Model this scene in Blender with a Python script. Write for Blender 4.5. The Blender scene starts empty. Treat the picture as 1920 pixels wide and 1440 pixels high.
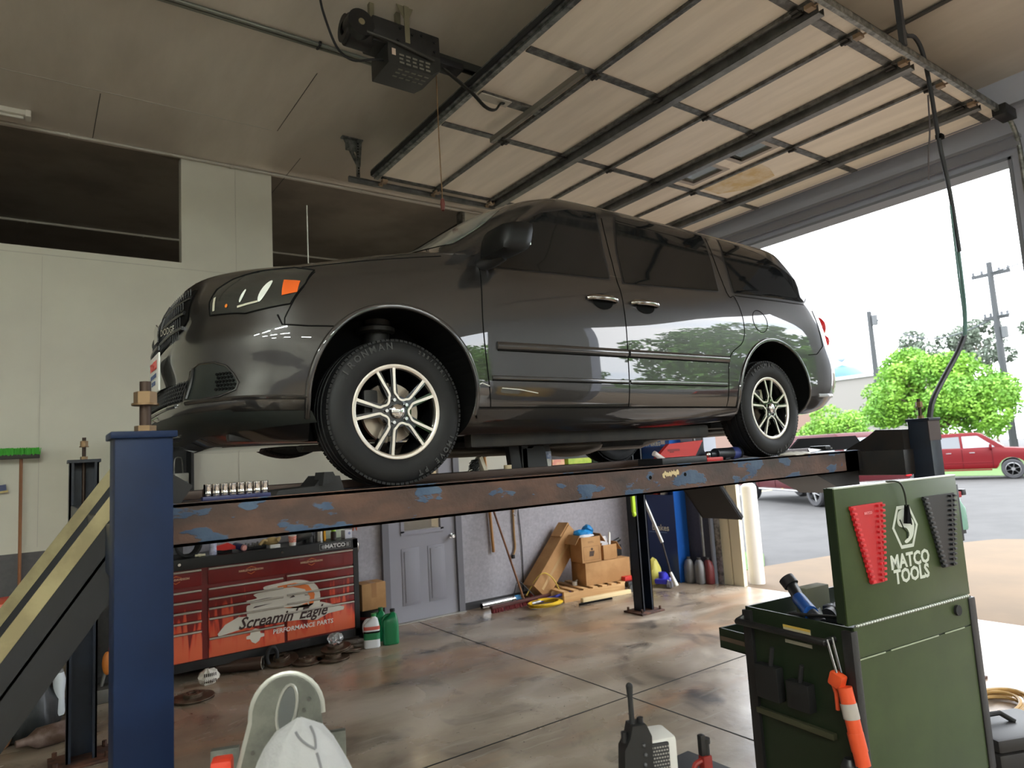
import bpy, bmesh, math, random
from mathutils import Vector, Matrix, geometry
from mathutils.interpolate import poly_3d_calc as interpolate
from mathutils.bvhtree import BVHTree
random.seed(7)
PI = math.pi
S = bpy.context.scene
C = S.collection
R = math.radians

# ---------------------------------------------------------------- camera
def cam_axes(yaw, pitch, roll):
    f = Vector((math.sin(yaw)*math.cos(pitch), math.cos(yaw)*math.cos(pitch), math.sin(pitch)))
    r = Vector((math.cos(yaw), -math.sin(yaw), 0)); u = r.cross(f)
    return r*math.cos(roll)+u*math.sin(roll), u*math.cos(roll)-r*math.sin(roll), f
cam = bpy.data.cameras.new('camera'); cam_o = bpy.data.objects.new('camera', cam); C.objects.link(cam_o)
_r, _u, _f = cam_axes(.6196, .10794, -.05796)
_m = Matrix((_r, _u, -_f)).transposed().to_4x4(); _m.translation = (-1.445, -2.982, 1.9175)
cam_o.matrix_world = _m
cam.sensor_fit = 'HORIZONTAL'; cam.sensor_width = 36; cam.lens = 1267.4*36/1920
cam.clip_start = .05; cam.clip_end = 500
cam.dof.use_dof = True; cam.dof.focus_distance = 3.6; cam.dof.aperture_fstop = 3.0
S.camera = cam_o
# ---------------------------------------------------------------- view, sky, lights
S.view_settings.view_transform = 'Standard'; S.view_settings.look = 'None'
S.view_settings.gamma = 1; S.view_settings.use_curve_mapping = False
S.view_settings.exposure = 0.52
W = bpy.data.worlds.new('overcast_sky'); S.world = W; W.use_nodes = True
def _sky():
    n = W.node_tree.nodes; l = W.node_tree.links; n.clear()
    tc = n.new('ShaderNodeTexCoord'); mp = n.new('ShaderNodeMapping'); mp.inputs['Scale'].default_value = (1.2, 1.2, 4)
    nz = n.new('ShaderNodeTexNoise'); nz.inputs['Scale'].default_value = 2.2; nz.inputs['Detail'].default_value = 6
    rp = n.new('ShaderNodeValToRGB')
    rp.color_ramp.elements[0].position = .38; rp.color_ramp.elements[0].color = (.74, .83, .95, 1)
    rp.color_ramp.elements[1].position = .56; rp.color_ramp.elements[1].color = (.97, .98, 1, 1)
    bg = n.new('ShaderNodeBackground'); bg.inputs['Strength'].default_value = 6.0
    o = n.new('ShaderNodeOutputWorld')
    l.new(tc.outputs['Generated'], mp.inputs['Vector']); l.new(mp.outputs[0], nz.inputs['Vector'])
    l.new(nz.outputs[0], rp.inputs[0]); l.new(rp.outputs[0], bg.inputs[0]); l.new(bg.outputs[0], o.inputs[0])
_sky()
sun = bpy.data.lights.new('sun', 'SUN'); sun.energy = 1.5; sun.angle = R(40); sun.color = (1, .95, .88)
sun_o = bpy.data.objects.new('sun', sun); C.objects.link(sun_o); sun_o.rotation_euler = (R(35), R(20), 0)

# ---------------------------------------------------------------- materials
_mats = {}
def mat(name, col=(.5, .5, .5), rough=.5, metal=0, coat=0, col2=None, scale=4, lo=.4, hi=.6, bump=0, bscale=40,
        trans=0, alpha=1, emit=0, spec=.5, stretch=None, ior=None, cior=1.5, croughn=.03, detail=6, sheen=0):
    if name in _mats: return _mats[name]
    m = bpy.data.materials.new(name); m.use_nodes = True
    n = m.node_tree.nodes; l = m.node_tree.links; b = n['Principled BSDF']
    b.inputs['Base Color'].default_value = (*col, 1); b.inputs['Roughness'].default_value = rough
    b.inputs['Metallic'].default_value = metal; b.inputs['Coat Weight'].default_value = coat
    b.inputs['Coat Roughness'].default_value = croughn; b.inputs['Coat IOR'].default_value = cior
    b.inputs['Specular IOR Level'].default_value = spec
    if ior: b.inputs['IOR'].default_value = ior
    if sheen: b.inputs['Sheen Weight'].default_value = sheen
    if trans: b.inputs['Transmission Weight'].default_value = trans
    if alpha < 1: b.inputs['Alpha'].default_value = alpha
    if emit:
        b.inputs['Emission Color'].default_value = (*col, 1); b.inputs['Emission Strength'].default_value = emit
    if col2 or bump:
        tc = n.new('ShaderNodeTexCoord'); mp = n.new('ShaderNodeMapping')
        if stretch: mp.inputs['Scale'].default_value = stretch
        l.new(tc.outputs['Object'], mp.inputs['Vector'])
    if col2:
        nz = n.new('ShaderNodeTexNoise'); nz.inputs['Scale'].default_value = scale; nz.inputs['Detail'].default_value = detail
        nz.inputs['Roughness'].default_value = .6
        rp = n.new('ShaderNodeValToRGB')
        rp.color_ramp.elements[0].position = lo; rp.color_ramp.elements[0].color = (*col, 1)
        rp.color_ramp.elements[1].position = hi; rp.color_ramp.elements[1].color = (*col2, 1)
        l.new(mp.outputs[0], nz.inputs['Vector']); l.new(nz.outputs[0], rp.inputs[0]); l.new(rp.outputs[0], b.inputs['Base Color'])
    if bump:
        n2 = n.new('ShaderNodeTexNoise'); n2.inputs['Scale'].default_value = bscale; n2.inputs['Detail'].default_value = 4
        bp = n.new('ShaderNodeBump'); bp.inputs['Strength'].default_value = bump; bp.inputs['Distance'].default_value = .01
        l.new(mp.outputs[0], n2.inputs['Vector']); l.new(n2.outputs[0], bp.inputs['Height']); l.new(bp.outputs[0], b.inputs['Normal'])
    _mats[name] = m
    return m
def P(name, rgb, rough=.5, **k):                 # sRGB 0-255 colour
    f = lambda c: ((c/255+.055)/1.055)**2.4 if c > 10 else c/255/12.92
    if 'col2' in k: k['col2'] = tuple(f(c) for c in k['col2'])
    return mat(name, tuple(f(c) for c in rgb), rough, **k)

# ---------------------------------------------------------------- mesh builder
class MB:
    def __init__(s): s.b = bmesh.new()
    def _tf(s, vs, c, rot=None):
        if rot is not None:
            rm = rot if isinstance(rot, Matrix) else Matrix.Rotation(rot, 3, 'Z')
            for v in vs: v.co = rm @ v.co
        c = Vector(c)
        for v in vs: v.co += c
    def box(s, c, d, rot=None, bev=0):
        b2 = bmesh.new(); bmesh.ops.create_cube(b2, size=1)
        for v in b2.verts: v.co = Vector((v.co.x*d[0], v.co.y*d[1], v.co.z*d[2]))
        if bev: bmesh.ops.bevel(b2, geom=b2.edges[:], offset=bev, segments=2, affect='EDGES', profile=.6)
        s._tf(b2.verts, c, rot); s._merge(b2); return s
    def bb(s, x0, x1, y0, y1, z0, z1, bev=0):
        return s.box(((x0+x1)/2, (y0+y1)/2, (z0+z1)/2), (abs(x1-x0), abs(y1-y0), abs(z1-z0)), None, bev)
    def _merge(s, b2):
        me = bpy.data.meshes.new('tmp'); b2.to_mesh(me); b2.free(); s.b.from_mesh(me); bpy.data.meshes.remove(me)
    def cyl(s, p0, p1, r0, r1=None, n=16, cap=True):
        p0 = Vector(p0); p1 = Vector(p1); r1 = r0 if r1 is None else r1
        d = (p1-p0).normalized(); a = d.orthogonal().normalized(); b = d.cross(a)
        A = []; B = []
        for i in range(n):
            t = 2*PI*i/n; o = a*math.cos(t)+b*math.sin(t)
            A.append(s.b.verts.new(p0+o*r0)); B.append(s.b.verts.new(p1+o*r1))
        for i in range(n): s.b.faces.new((A[i], A[(i+1) % n], B[(i+1) % n], B[i]))
        if cap: s.b.faces.new(A[::-1]); s.b.faces.new(B)
        return s
    def lathe(s, prof, o=(0, 0, 0), ax=(0, 0, 1), n=24, closed=False):
        o = Vector(o); d = Vector(ax).normalized(); a = d.orthogonal().normalized(); b = d.cross(a); rings = []
        for r, h in prof:
            if r < 1e-5: rings.append([s.b.verts.new(o+d*h)]); continue
            rings.append([s.b.verts.new(o+d*h+(a*math.cos(2*PI*i/n)+b*math.sin(2*PI*i/n))*r) for i in range(n)])
        prs = list(zip(rings, rings[1:]))
        if closed: prs.append((rings[-1], rings[0]))
        for A, B in prs:
            for i in range(n):
                j = (i+1) % n
                if len(A) == 1 and len(B) == 1: continue
                if len(A) == 1: s.b.faces.new((A[0], B[j], B[i]))
                elif len(B) == 1: s.b.faces.new((A[i], A[j], B[0]))
                else: s.b.faces.new((A[i], A[j], B[j], B[i]))
        return s
    def tube(s, path, r, n=8, closed=False, flat=None, up=None):
        P_ = [Vector(p) for p in path]; L = len(P_); rings = []
        prev = None
        for i, p in enumerate(P_):
            if closed: d = P_[(i+1) % L]-P_[i-1]
            else: d = P_[min(i+1, L-1)]-P_[max(i-1, 0)]
            d.normalize()
            if up is not None: a = Vector(up[i] if isinstance(up, list) else up); a = (a-d*a.dot(d)).normalized()
            elif prev is None: a = d.orthogonal().normalized()
            else: a = (prev-d*prev.dot(d)).normalized()
            prev = a; b = d.cross(a)
            rr = r[i] if isinstance(r, (list, tuple)) else r
            fa, fb = flat if flat else (1, 1)
            rings.append([s.b.verts.new(p+(a*math.cos(2*PI*k/n)*fa+b*math.sin(2*PI*k/n)*fb)*rr) for k in range(n)])
        prs = list(zip(rings, rings[1:]))
        if closed: prs.append((rings[-1], rings[0]))
        for A, B in prs:
            for k in range(n): s.b.faces.new((A[k], A[(k+1) % n], B[(k+1) % n], B[k]))
        if not closed: s.b.faces.new(rings[0][::-1]); s.b.faces.new(rings[-1])
        return s
    def prism(s, poly, o, u, v, depth):
        o = Vector(o); u = Vector(u); v = Vector(v); nn = u.cross(v).normalized()*depth
        A = [s.b.verts.new(o+u*a+v*b) for a, b in poly]; B = [s.b.verts.new(o+u*a+v*b+nn) for a, b in poly]
        k = len(poly)
        s.b.faces.new(A[::-1]); s.b.faces.new(B)
        for i in range(k): s.b.faces.new((A[i], A[(i+1) % k], B[(i+1) % k], B[i]))
        return s
    def sph(s, c, r, n=16, rot=None):
        b2 = bmesh.new(); bmesh.ops.create_uvsphere(b2, u_segments=n, v_segments=max(6, n//2+2), radius=1)
        rr = r if isinstance(r, (tuple, list)) else (r, r, r)
        for v in b2.verts: v.co = Vector((v.co.x*rr[0], v.co.y*rr[1], v.co.z*rr[2]))
        s._tf(b2.verts, c, rot); s._merge(b2); return s
    def grid(s, pts):                             # rows of points -> quads
        V = [[s.b.verts.new(p) for p in row] for row in pts]
        for a, b in zip(V, V[1:]):
            for i in range(len(a)-1): s.b.faces.new((a[i], a[i+1], b[i+1], b[i]))
        return s
    def text(s, body, o, u, v, size, depth=.001, align='CENTER', shear=0, bold=0, font=None, xs=1):
        cu = bpy.data.curves.new('t', 'FONT'); cu.body = body; cu.size = size; cu.align_x = align; cu.align_y = 'CENTER'
        cu.shear = shear; cu.offset = bold; cu.extrude = 0; cu.resolution_u = 2
        ob = bpy.data.objects.new('t', cu); me = bpy.data.meshes.new_from_object(ob)
        o = Vector(o); u = Vector(u).normalized(); v = Vector(v).normalized(); nn = u.cross(v)
        b2 = bmesh.new(); b2.from_mesh(me)
        ex = bmesh.ops.extrude_face_region(b2, geom=b2.faces[:])
        for e in ex['geom']:
            if isinstance(e, bmesh.types.BMVert): e.co.z += depth
        for w in b2.verts: w.co = o+u*w.co.x*xs+v*w.co.y+nn*w.co.z
        s._merge(b2); bpy.data.objects.remove(ob); bpy.data.curves.remove(cu); bpy.data.meshes.remove(me); return s
    def jit(s, a, sc=1.0):
        for v in s.b.verts: v.co += Vector((random.uniform(-a, a), random.uniform(-a, a), random.uniform(-a, a)))
        return s
    def xf(s, m):
        bmesh.ops.transform(s.b, matrix=m, verts=s.b.verts[:]); return s
    def build(s, name, m, parent=None, label=None, cat=None, loc=(0, 0, 0), rz=0, group=None, kind=None, ang=38, smooth=True, sub=0):
        bmesh.ops.recalc_face_normals(s.b, faces=s.b.faces[:])
        me = bpy.data.meshes.new(name); s.b.to_mesh(me); s.b.free()
        me.materials.append(m)
        if smooth:
            me.polygons.foreach_set('use_smooth', [True]*len(me.polygons)); me.set_sharp_from_angle(angle=R(ang))
        o = bpy.data.objects.new(name, me); C.objects.link(o)
        if parent: o.parent = parent
        o.location = loc; o.rotation_euler = (0, 0, rz)
        if sub:
            md = o.modifiers.new('sub', 'SUBSURF'); md.levels = sub; md.render_levels = sub
        tag(o, label, cat, group, kind)
        return o
def tag(o, label=None, cat=None, group=None, kind=None):
    if label: o['label'] = label
    if cat: o['category'] = cat
    if group: o['group'] = group
    if kind: o['kind'] = kind
    return o
def thing(name, label, cat, loc=(0, 0, 0), rz=0, group=None, rot=None):
    o = bpy.data.objects.new(name, None); C.objects.link(o); o.empty_display_size = .1
    o.location = loc; o.rotation_euler = rot if rot else (0, 0, rz)
    return tag(o, label, cat, group)
def struct(name, mb, m, **k): return mb.build(name, m, kind='structure', **k)
def dup(o, loc=None, rz=None, label=None, parent=None, rot=None):       # a thing, its parts and their sub-parts
    c = o.copy(); C.objects.link(c)
    if parent: c.parent = parent
    if loc is not None: c.location = loc
    if rz is not None: c.rotation_euler = (0, 0, rz)
    if rot is not None: c.rotation_euler = rot
    if label: c['label'] = label
    for ch in list(o.children): dup(ch, parent=c)
    return c
def cat_rom(pts, k=6, closed=False):
    n = len(pts); out = []
    pts = [Vector(p) for p in pts]
    rng = range(n) if closed else range(n-1)
    for i in rng:
        if closed: a, b, c, d = pts[i-1], pts[i], pts[(i+1) % n], pts[(i+2) % n]
        else: a, b, c, d = pts[max(i-1, 0)], pts[i], pts[i+1], pts[min(i+2, n-1)]
        for j in range(k):
            t = j/k
            out.append(.5*((2*b)+(c-a)*t+(2*a-5*b+4*c-d)*t*t+(3*b-a-3*c+d)*t**3))
    if not closed: out.append(pts[-1])
    return out
def arc(c, r, a0, a1, n=12): return [(c[0]+r*math.cos(R(a0+(a1-a0)*i/n)), c[1]+r*math.sin(R(a0+(a1-a0)*i/n))) for i in range(n+1)]
X, Y, Z = Vector((1, 0, 0)), Vector((0, 1, 0)), Vector((0, 0, 1))
# shared materials
black_plastic = P('black_plastic', (22, 22, 24), .45)
black_rubber = P('black_rubber', (26, 26, 27), .75, bump=.15, bscale=60)
chrome = P('chrome', (215, 215, 215), .12, metal=1)
steel = P('steel', (150, 150, 148), .35, metal=1, col2=(110, 108, 104), scale=9)
galv = P('galvanised_steel', (150, 152, 148), .42, metal=.85, col2=(96, 98, 96), scale=14)
dark_steel = P('dark_steel', (52, 52, 54), .45, metal=.7)
cardboard = P('cardboard', (190, 146, 98), .85, col2=(172, 128, 82), scale=3)
white_plastic = P('white_plastic', (226, 226, 220), .4)
# ================================================================ the building
YW, XE, ZC = 4.75, 6.4, 5.38
def wall_paint(name, hi, lo, zb, hi2=None):
    m = P(name, hi, .55); n = m.node_tree.nodes; l = m.node_tree.links; b = n['Principled BSDF']
    g = n.new('ShaderNodeNewGeometry'); sp = n.new('ShaderNodeSeparateXYZ'); mt = n.new('ShaderNodeMath'); mt.operation = 'GREATER_THAN'; mt.inputs[1].default_value = zb
    f = lambda c: tuple(((v/255+.055)/1.055)**2.4 for v in c)+(1,)
    nz = n.new('ShaderNodeTexNoise'); nz.inputs['Scale'].default_value = 1.4; nz.inputs['Detail'].default_value = 8
    r1 = n.new('ShaderNodeValToRGB'); r1.color_ramp.elements[0].position = .35; r1.color_ramp.elements[1].position = .65
    r1.color_ramp.elements[0].color = f(hi); r1.color_ramp.elements[1].color = f(hi2 or hi)
    n2 = n.new('ShaderNodeTexNoise'); n2.inputs['Scale'].default_value = 30; n2.inputs['Detail'].default_value = 5
    r2 = n.new('ShaderNodeValToRGB'); r2.color_ramp.elements[0].position = .32; r2.color_ramp.elements[1].position = .74
    r2.color_ramp.elements[0].color = f(lo); r2.color_ramp.elements[1].color = f(tuple(v*1.12 for v in lo))
    mx = n.new('ShaderNodeMix'); mx.data_type = 'RGBA'
    l.new(g.outputs['Position'], sp.inputs[0]); l.new(sp.outputs['Z'], mt.inputs[0]); l.new(g.outputs['Position'], nz.inputs['Vector']); l.new(g.outputs['Position'], n2.inputs['Vector'])
    l.new(nz.outputs[0], r1.inputs[0]); l.new(n2.outputs[0], r2.inputs[0])
    l.new(mt.outputs[0], mx.inputs[0]); l.new(r2.outputs[0], mx.inputs[6]); l.new(r1.outputs[0], mx.inputs[7]); l.new(mx.outputs[2], b.inputs['Base Color'])
    return m
wall_m = wall_paint('white_wall_grey_dado', (204, 202, 186), (160, 157, 163), 1.31, (195, 192, 178))
wall_l = wall_paint('white_wall_shaded_dado', (204, 202, 186), (74, 73, 74), 1.31, (195, 192, 178))  # same grey dado, coloured darker for the light falling off to the left
endwall_m = wall_paint('end_wall_paint', (184, 188, 202), (70, 70, 78), 1.5)
def floor_mat():
    m = bpy.data.materials.new('stained_concrete'); m.use_nodes = True; n = m.node_tree.nodes; l = m.node_tree.links; b = n['Principled BSDF']
    tc = n.new('ShaderNodeNewGeometry')
    def noise(sc, det, stretch=None, dist=0):
        z = n.new('ShaderNodeTexNoise'); z.inputs['Scale'].default_value = sc; z.inputs['Detail'].default_value = det; z.inputs['Distortion'].default_value = dist
        mp = n.new('ShaderNodeMapping'); mp.inputs['Scale'].default_value = stretch or (1, 1, 1); mp.inputs['Rotation'].default_value = (0, 0, R(-12))
        l.new(tc.outputs['Position'], mp.inputs['Vector']); l.new(mp.outputs[0], z.inputs['Vector']); return z
    def ramp(src, stops):
        r = n.new('ShaderNodeValToRGB')
        while len(r.color_ramp.elements) < len(stops): r.color_ramp.elements.new(.5)
        for e, (p, c) in zip(r.color_ramp.elements, stops): e.position = p; e.color = (*c, 1)
        l.new(src, r.inputs[0]); return r
    def mix(fac, a, bb, mode='MIX'):
        x = n.new('ShaderNodeMix'); x.data_type = 'RGBA'; x.blend_type = mode
        (l.new(fac, x.inputs[0]) if not isinstance(fac, float) else setattr(x.inputs[0], 'default_value', fac))
        l.new(a, x.inputs[6]); l.new(bb, x.inputs[7]); return x.outputs[2]
    base = ramp(noise(.9, 8, (1, 1.6, 1), .6).outputs[0], [(.30, (.17, .128, .09)), (.5, (.285, .228, .17)), (.68, (.43, .37, .30))])
    rust = ramp(noise(.75, 7, (.5, 1.5, 1), .5).outputs[0], [(.50, (0, 0, 0)), (.72, (1, 1, 1))])
    rustc = ramp(noise(3, 4).outputs[0], [(.3, (.28, .14, .08)), (.7, (.42, .26, .15))])
    oil = ramp(noise(1.9, 9, None, .8).outputs[0], [(.56, (0, 0, 0)), (.72, (1, 1, 1))])
    oilc = ramp(noise(5, 2).outputs[0], [(.3, (.05, .04, .033)), (.7, (.11, .088, .07))])
    spk = ramp(noise(26, 3).outputs[0], [(.69, (0, 0, 0)), (.73, (1, 1, 1))])
    scr = ramp(noise(7, 6, (.25, 2.2, 1)).outputs[0], [(.60, (0, 0, 0)), (.72, (.5, .5, .5))])
    pale = ramp(noise(4, 2).outputs[0], [(.3, (.42, .38, .31)), (.7, (.36, .33, .27))])
    c1 = mix(rust.outputs[0], base.outputs[0], rustc.outputs[0]); c2 = mix(oil.outputs[0], c1, oilc.outputs[0]); c3 = mix(scr.outputs[0], c2, pale.outputs[0]); c4 = mix(spk.outputs[0], c3, oilc.outputs[0])
    l.new(c4, b.inputs['Base Color'])
    rg = ramp(noise(1.3, 6, None, .5).outputs[0], [(.3, (.16, .16, .16)), (.7, (.42, .42, .42))]); l.new(rg.outputs[0], b.inputs['Roughness'])
    bp = n.new('ShaderNodeBump'); bp.inputs['Strength'].default_value = .12; bp.inputs['Distance'].default_value = .02
    l.new(noise(9, 5).outputs[0], bp.inputs['Height']); l.new(bp.outputs[0], b.inputs['Normal'])
    b.inputs['Specular IOR Level'].default_value = .5
    return m
struct('floor', MB().bb(-7, XE+.06, -13, 12, -.15, 0), floor_mat())
jm = P('joint_black', (24, 22, 20), .9)
tag(MB().bb(2.404, 2.416, -8.9, YW, .0005, .002).bb(-6.9, XE, 1.084, 1.096, .0005, .002).bb(-1.9, -1.888, -8.9, YW, .0005, .002).bb(-6.9, XE, -2.6, -2.588, .0005, .002).build('floor_joint', jm), kind='structure')
ceil_m = P('ceiling_panels', (204, 196, 184), .32, col2=(188, 180, 168), scale=1.3, stretch=(1, .25, 1), spec=.45, bump=.05, bscale=3)
struct('ceiling', MB().bb(-7, XE+.3, -13, YW+.07, ZC, ZC+.2), ceil_m); struct('ceiling_store', MB().bb(-7, XE+.3, YW+.07, 12, ZC, ZC+.2), P('store_ceiling_dim', (128, 120, 108), .5, col2=(110, 102, 92), scale=1.2))  # store side of the ceiling given a darker colour to stand for its dimness
seamd = P('ceiling_seam', (60, 57, 53), .8); seaml = P('ceiling_seam_light', (178, 174, 165), .6)
cs = MB(); cs.bb(.55, .556, 2.5, 3.7, ZC-.002, ZC+.01).bb(3.0, 3.006, -3, 2.0, ZC-.002, ZC+.01).bb(-1.0, -.994, 3.75, YW, ZC-.002, ZC+.01).bb(.95, .956, 4.2, 5.4, ZC-.002, ZC+.01)
struct('trim_1', cs, seamd)
struct('trim_2', MB().bb(-6, .5, 3.70, 3.712, ZC-.002, ZC+.01), seaml)
# far wall with two high openings and the doorway
fw = MB(); T = .14
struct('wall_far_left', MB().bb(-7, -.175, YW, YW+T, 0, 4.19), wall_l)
fw.bb(-.175, .785, YW, YW+T, 0, ZC).bb(.785, 2.02, YW, YW+T, 0, 4.26).bb(2.02, 3.08, YW, YW+T, 2.12, 4.26).bb(3.08, 3.42, YW, YW+T, 0, 4.26).bb(3.42, XE, YW, YW+T, 0, ZC)
struct('wall_far', fw, wall_m)
struct('trim_3', MB().bb(3.385, 3.42, YW-.012, YW+T+.01, 4.26, ZC-.02), galv)
struct('trim_4', MB().bb(-7, 2.0, YW-.004, YW, 4.12, 4.125).bb(.38, .384, YW-.003, YW, 1.4, ZC).bb(-1.40, -1.396, YW-.003, YW, 1.35, 4.1), P('wall_seam', (178, 174, 163), .6))
# the dark bay beyond
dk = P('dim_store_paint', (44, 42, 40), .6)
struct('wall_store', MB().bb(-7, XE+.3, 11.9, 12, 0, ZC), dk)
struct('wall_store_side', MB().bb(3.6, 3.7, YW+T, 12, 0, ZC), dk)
struct('baseboard_far', MB().bb(-7, 1.98, YW-.012, YW, 0, .09).bb(3.12, XE, YW-.012, YW, 0, .09), P('dark_base', (58, 57, 60), .6))
# end wall with bay openings, left wall, near wall
O1, O2, O3, ZO = (-.69, 3.39), (-5.8, -1.7), (-12.7, -9.0), 4.58  # third opening is unseen, added to let in more daylight
ew = MB(); ew.bb(XE, XE+.22, O1[1], 12, 0, ZC).bb(XE, XE+.22, O2[1], O1[0], 0, ZC).bb(XE, XE+.22, O3[1], O2[0], 0, ZC).bb(XE, XE+.22, -13, O3[0], 0, ZC).bb(XE, XE+.22, O3[0], O3[1], ZO, ZC).bb(XE, XE+.22, O1[0], O1[1], ZO, ZC).bb(XE, XE+.22, O2[0], O2[1], ZO, ZC)
struct('wall_end', ew, endwall_m)
jb = MB(); jb.bb(XE-.03, XE+.24, O1[1]-.03, O1[1], 0, ZO).bb(XE-.03, XE+.24, O1[0], O1[0]+.03, 0, ZO).bb(XE-.03, XE+.24, O1[0], O1[1], ZO-.03, ZO)
struct('trim_5', jb, P('jamb_grey', (128, 132, 142), .4))
struct('trim_6', MB().bb(XE-.10, XE-.06, O1[0]-.1, O1[1]+.1, ZO+.06, ZO+.16).bb(XE-.13, XE-.0, O1[0]-.1, O1[1]+.1, ZO+.16, ZO+.19).cyl((XE-.16, O1[0]-.3, ZO+.42), (XE-.16, O1[1]+.3, ZO+.42), .035), P('header_steel', (136, 138, 148), .45, metal=.3))
near_m = wall_paint('near_wall_paint', (216, 214, 206), (120, 118, 124), 1.31)
struct('wall_near', MB().bb(-7, XE+.3, -13.1, -13, 0, ZC), near_m); struct('wall_left', MB().bb(-7.1, -7, -13, 12, 0, ZC), near_m)
# grey door in the far wall
door_m = P('grey_door_paint', (152, 151, 160), .38, bump=.02, bscale=8)
d = thing('door_1', None, None, (2.05, YW, 0)); d['kind'] = 'structure'
dl = MB(); dl.bb(.035, .965, -.02, .02, .012, 1.0).bb(.035, .22, -.02, .02, 1.0, 2.06).bb(.775, .965, -.02, .02, 1.0, 2.06).bb(.22, .775, -.02, .02, 1.0, 1.07).bb(.22, .775, -.02, .02, 1.9, 2.06)
dl.build('door_leaf', door_m, d)
for x0, x1 in ((.20, .44), (.56, .80)):
    p = MB(); p.bb(x0, x1, -.026, -.019, .20, .88, .004).bb(x0+.035, x1-.035, -.034, -.024, .235, .845, .006); p.build('door_panel', door_m, d)
fr = MB()
for x0, x1, z0, z1 in ((.2, .8, 1.04, 1.09), (.2, .8, 1.88, 1.93), (.2, .245, 1.07, 1.9), (.755, .8, 1.07, 1.9)): fr.bb(x0, x1, -.032, .03, z0, z1)
fr.build('window_frame', door_m, d)
MB().bb(.24, .76, -.006, .006, 1.08, 1.89).build('door_glass', mat('door_glass', (.9, .9, .88), .05, trans=.95), d)
k = MB(); k.lathe([(.032, 0), (.032, .008), (.012, .012), (.012, .035), (.026, .045), (.030, .06), (.022, .075), (0, .078)], (.905, -.02, .965), (0, -1, 0), 24); k.build('door_knob', chrome, d)
f2 = MB(); f2.bb(-.055, .03, -.05, .10, 0, 2.12).bb(.97, 1.055, -.05, .10, 0, 2.12).bb(-.055, 1.055, -.05, .10, 2.07, 2.14); f2.build('door_frame', P('grey_door_frame', (118, 117, 124), .4), d)
hg = MB()
for z in (.3, 1.1, 1.85): hg.cyl((.03, -.028, z-.05), (.03, -.028, z+.05), .009, n=8)
hg.build('hinge', steel, d)
MB().bb(-.05, 1.05, -.09, .06, 0, .012, .004).build('threshold', P('aluminium_sill', (168, 164, 156), .4, metal=.6), d)
# room behind the door glass
struct('wall_office', MB().bb(1.8, 3.5, YW+1.2, YW+1.25, 0, 2.6), P('office_cream', (226, 212, 182), .7))
ol = bpy.data.lights.new('office_lamp', 'POINT'); ol.energy = 28; ol.shadow_soft_size = .12; ol.color = (1, .93, .8); olo = bpy.data.objects.new('office_lamp', ol); C.objects.link(olo); olo.location = (2.7, YW+.65, 2.3)
tag(MB().bb(-.05, .05, -.1, .1, 0, .34, .005).build('folder', P('folder_orange', (206, 112, 50), .6), None, 'orange folder seen through the grey door window', 'folder', (2.28, YW+.32, 1.05)), None)
tag(MB().bb(-.26, .26, -.02, .02, 0, .4, .03).build('chair_back', P('chair_grey', (168, 166, 154), .7), None, 'grey padded chair back seen through the grey door window', 'chair', (2.64, YW+.40, 1.05)), None)
struct('counter_office', MB().bb(2.1, 3.0, YW+.2, YW+.6, 0, 1.05), P('counter_dark', (60, 54, 48), .6))
# conduits and fixtures on the ceiling
cz = P('painted_conduit', (176, 171, 160), .45)
def conduit(name, lab, y, x0, x1, z, clips, m=cz, dbl=False):
    t = thing(name, lab, 'pipe', ((x0+x1)/2, y, z)); L = (x1-x0)/2
    mb = MB().cyl((-L, 0, -.017), (L, 0, -.017), .016, n=12); mb.build('tube', m, t)
    if dbl: MB().cyl((-L, .045, -.018), (L, .045, -.018), .013, n=12).build('tube', m, t)
    for x in clips: MB().box((x-(x0+x1)/2, .01, -.0185), (.022, .09 if dbl else .06, .032), None, .006).build('clip', dark_steel if dbl else m, t)
    return t
conduit('conduit', 'pale conduit run along the top of the white far wall', YW-.03, -6.5, 6.2, ZC, (-1.2, .33, 1.9, 3.2))
conduit('conduit', 'double steel conduit crossing the ceiling beside the door opener', 2.07, -4, 1.15, ZC, (.42, -1.6), P('grey_conduit', (120, 122, 114), .4, metal=.5), True)
conduit('conduit', 'pale conduit in the dark storage bay seen through the wall openings', 7.6, -6.5, 3.5, ZC, (-1.55, -.2, 2.6))
t = thing('ceiling_light', 'slim white ceiling light fixture at the left picture edge', 'light fixture', (-2.05, 4.43, ZC))
MB().bb(-.6, .52, -.045, .045, -.05, 0, .008).build('housing', P('fixture_white', (206, 202, 190), .4), t); MB().bb(.50, .545, -.06, .06, -.065, 0, .01).build('end_cap', P('fixture_end', (220, 216, 204), .4), t)
MB().cyl((-.58, 0, -.062), (.49, 0, -.062), .014, n=12).build('tube', P('unlit_tube', (200, 196, 184), .3), t)
# lit fluorescent fixtures of the neighbouring bay
tube_e = mat('lit_fluorescent_tube', (.92, 1, .95), emit=92)
def lit_fixture(x, y, lab):
    t = thing('ceiling_light', lab, 'light fixture', (x, y, ZC-.55), 0, 'lit fluorescent fixtures of the near bay')
    for xx in (-.5, .5): MB().cyl((xx, 0, 0), (xx, 0, .55), .006, n=6).build('hanging_rod', steel, t)
    MB().bb(-.62, .62, -.08, .08, -.05, 0, .01).build('housing', white_plastic, t)
    for yy in (-.045, .045): MB().cyl((-.6, yy, -.065), (.6, yy, -.065), .016, n=10).build('tube', tube_e, t)
    a = bpy.data.lights.new('tube_light', 'AREA'); a.shape = 'RECTANGLE'; a.size = 1.2; a.size_y = .16; a.energy = 28; a.color = (.95, 1, .93)
    ao = bpy.data.objects.new('tube_light', a); C.objects.link(ao); ao.parent = t; ao.location = (0, 0, -.10)
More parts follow.
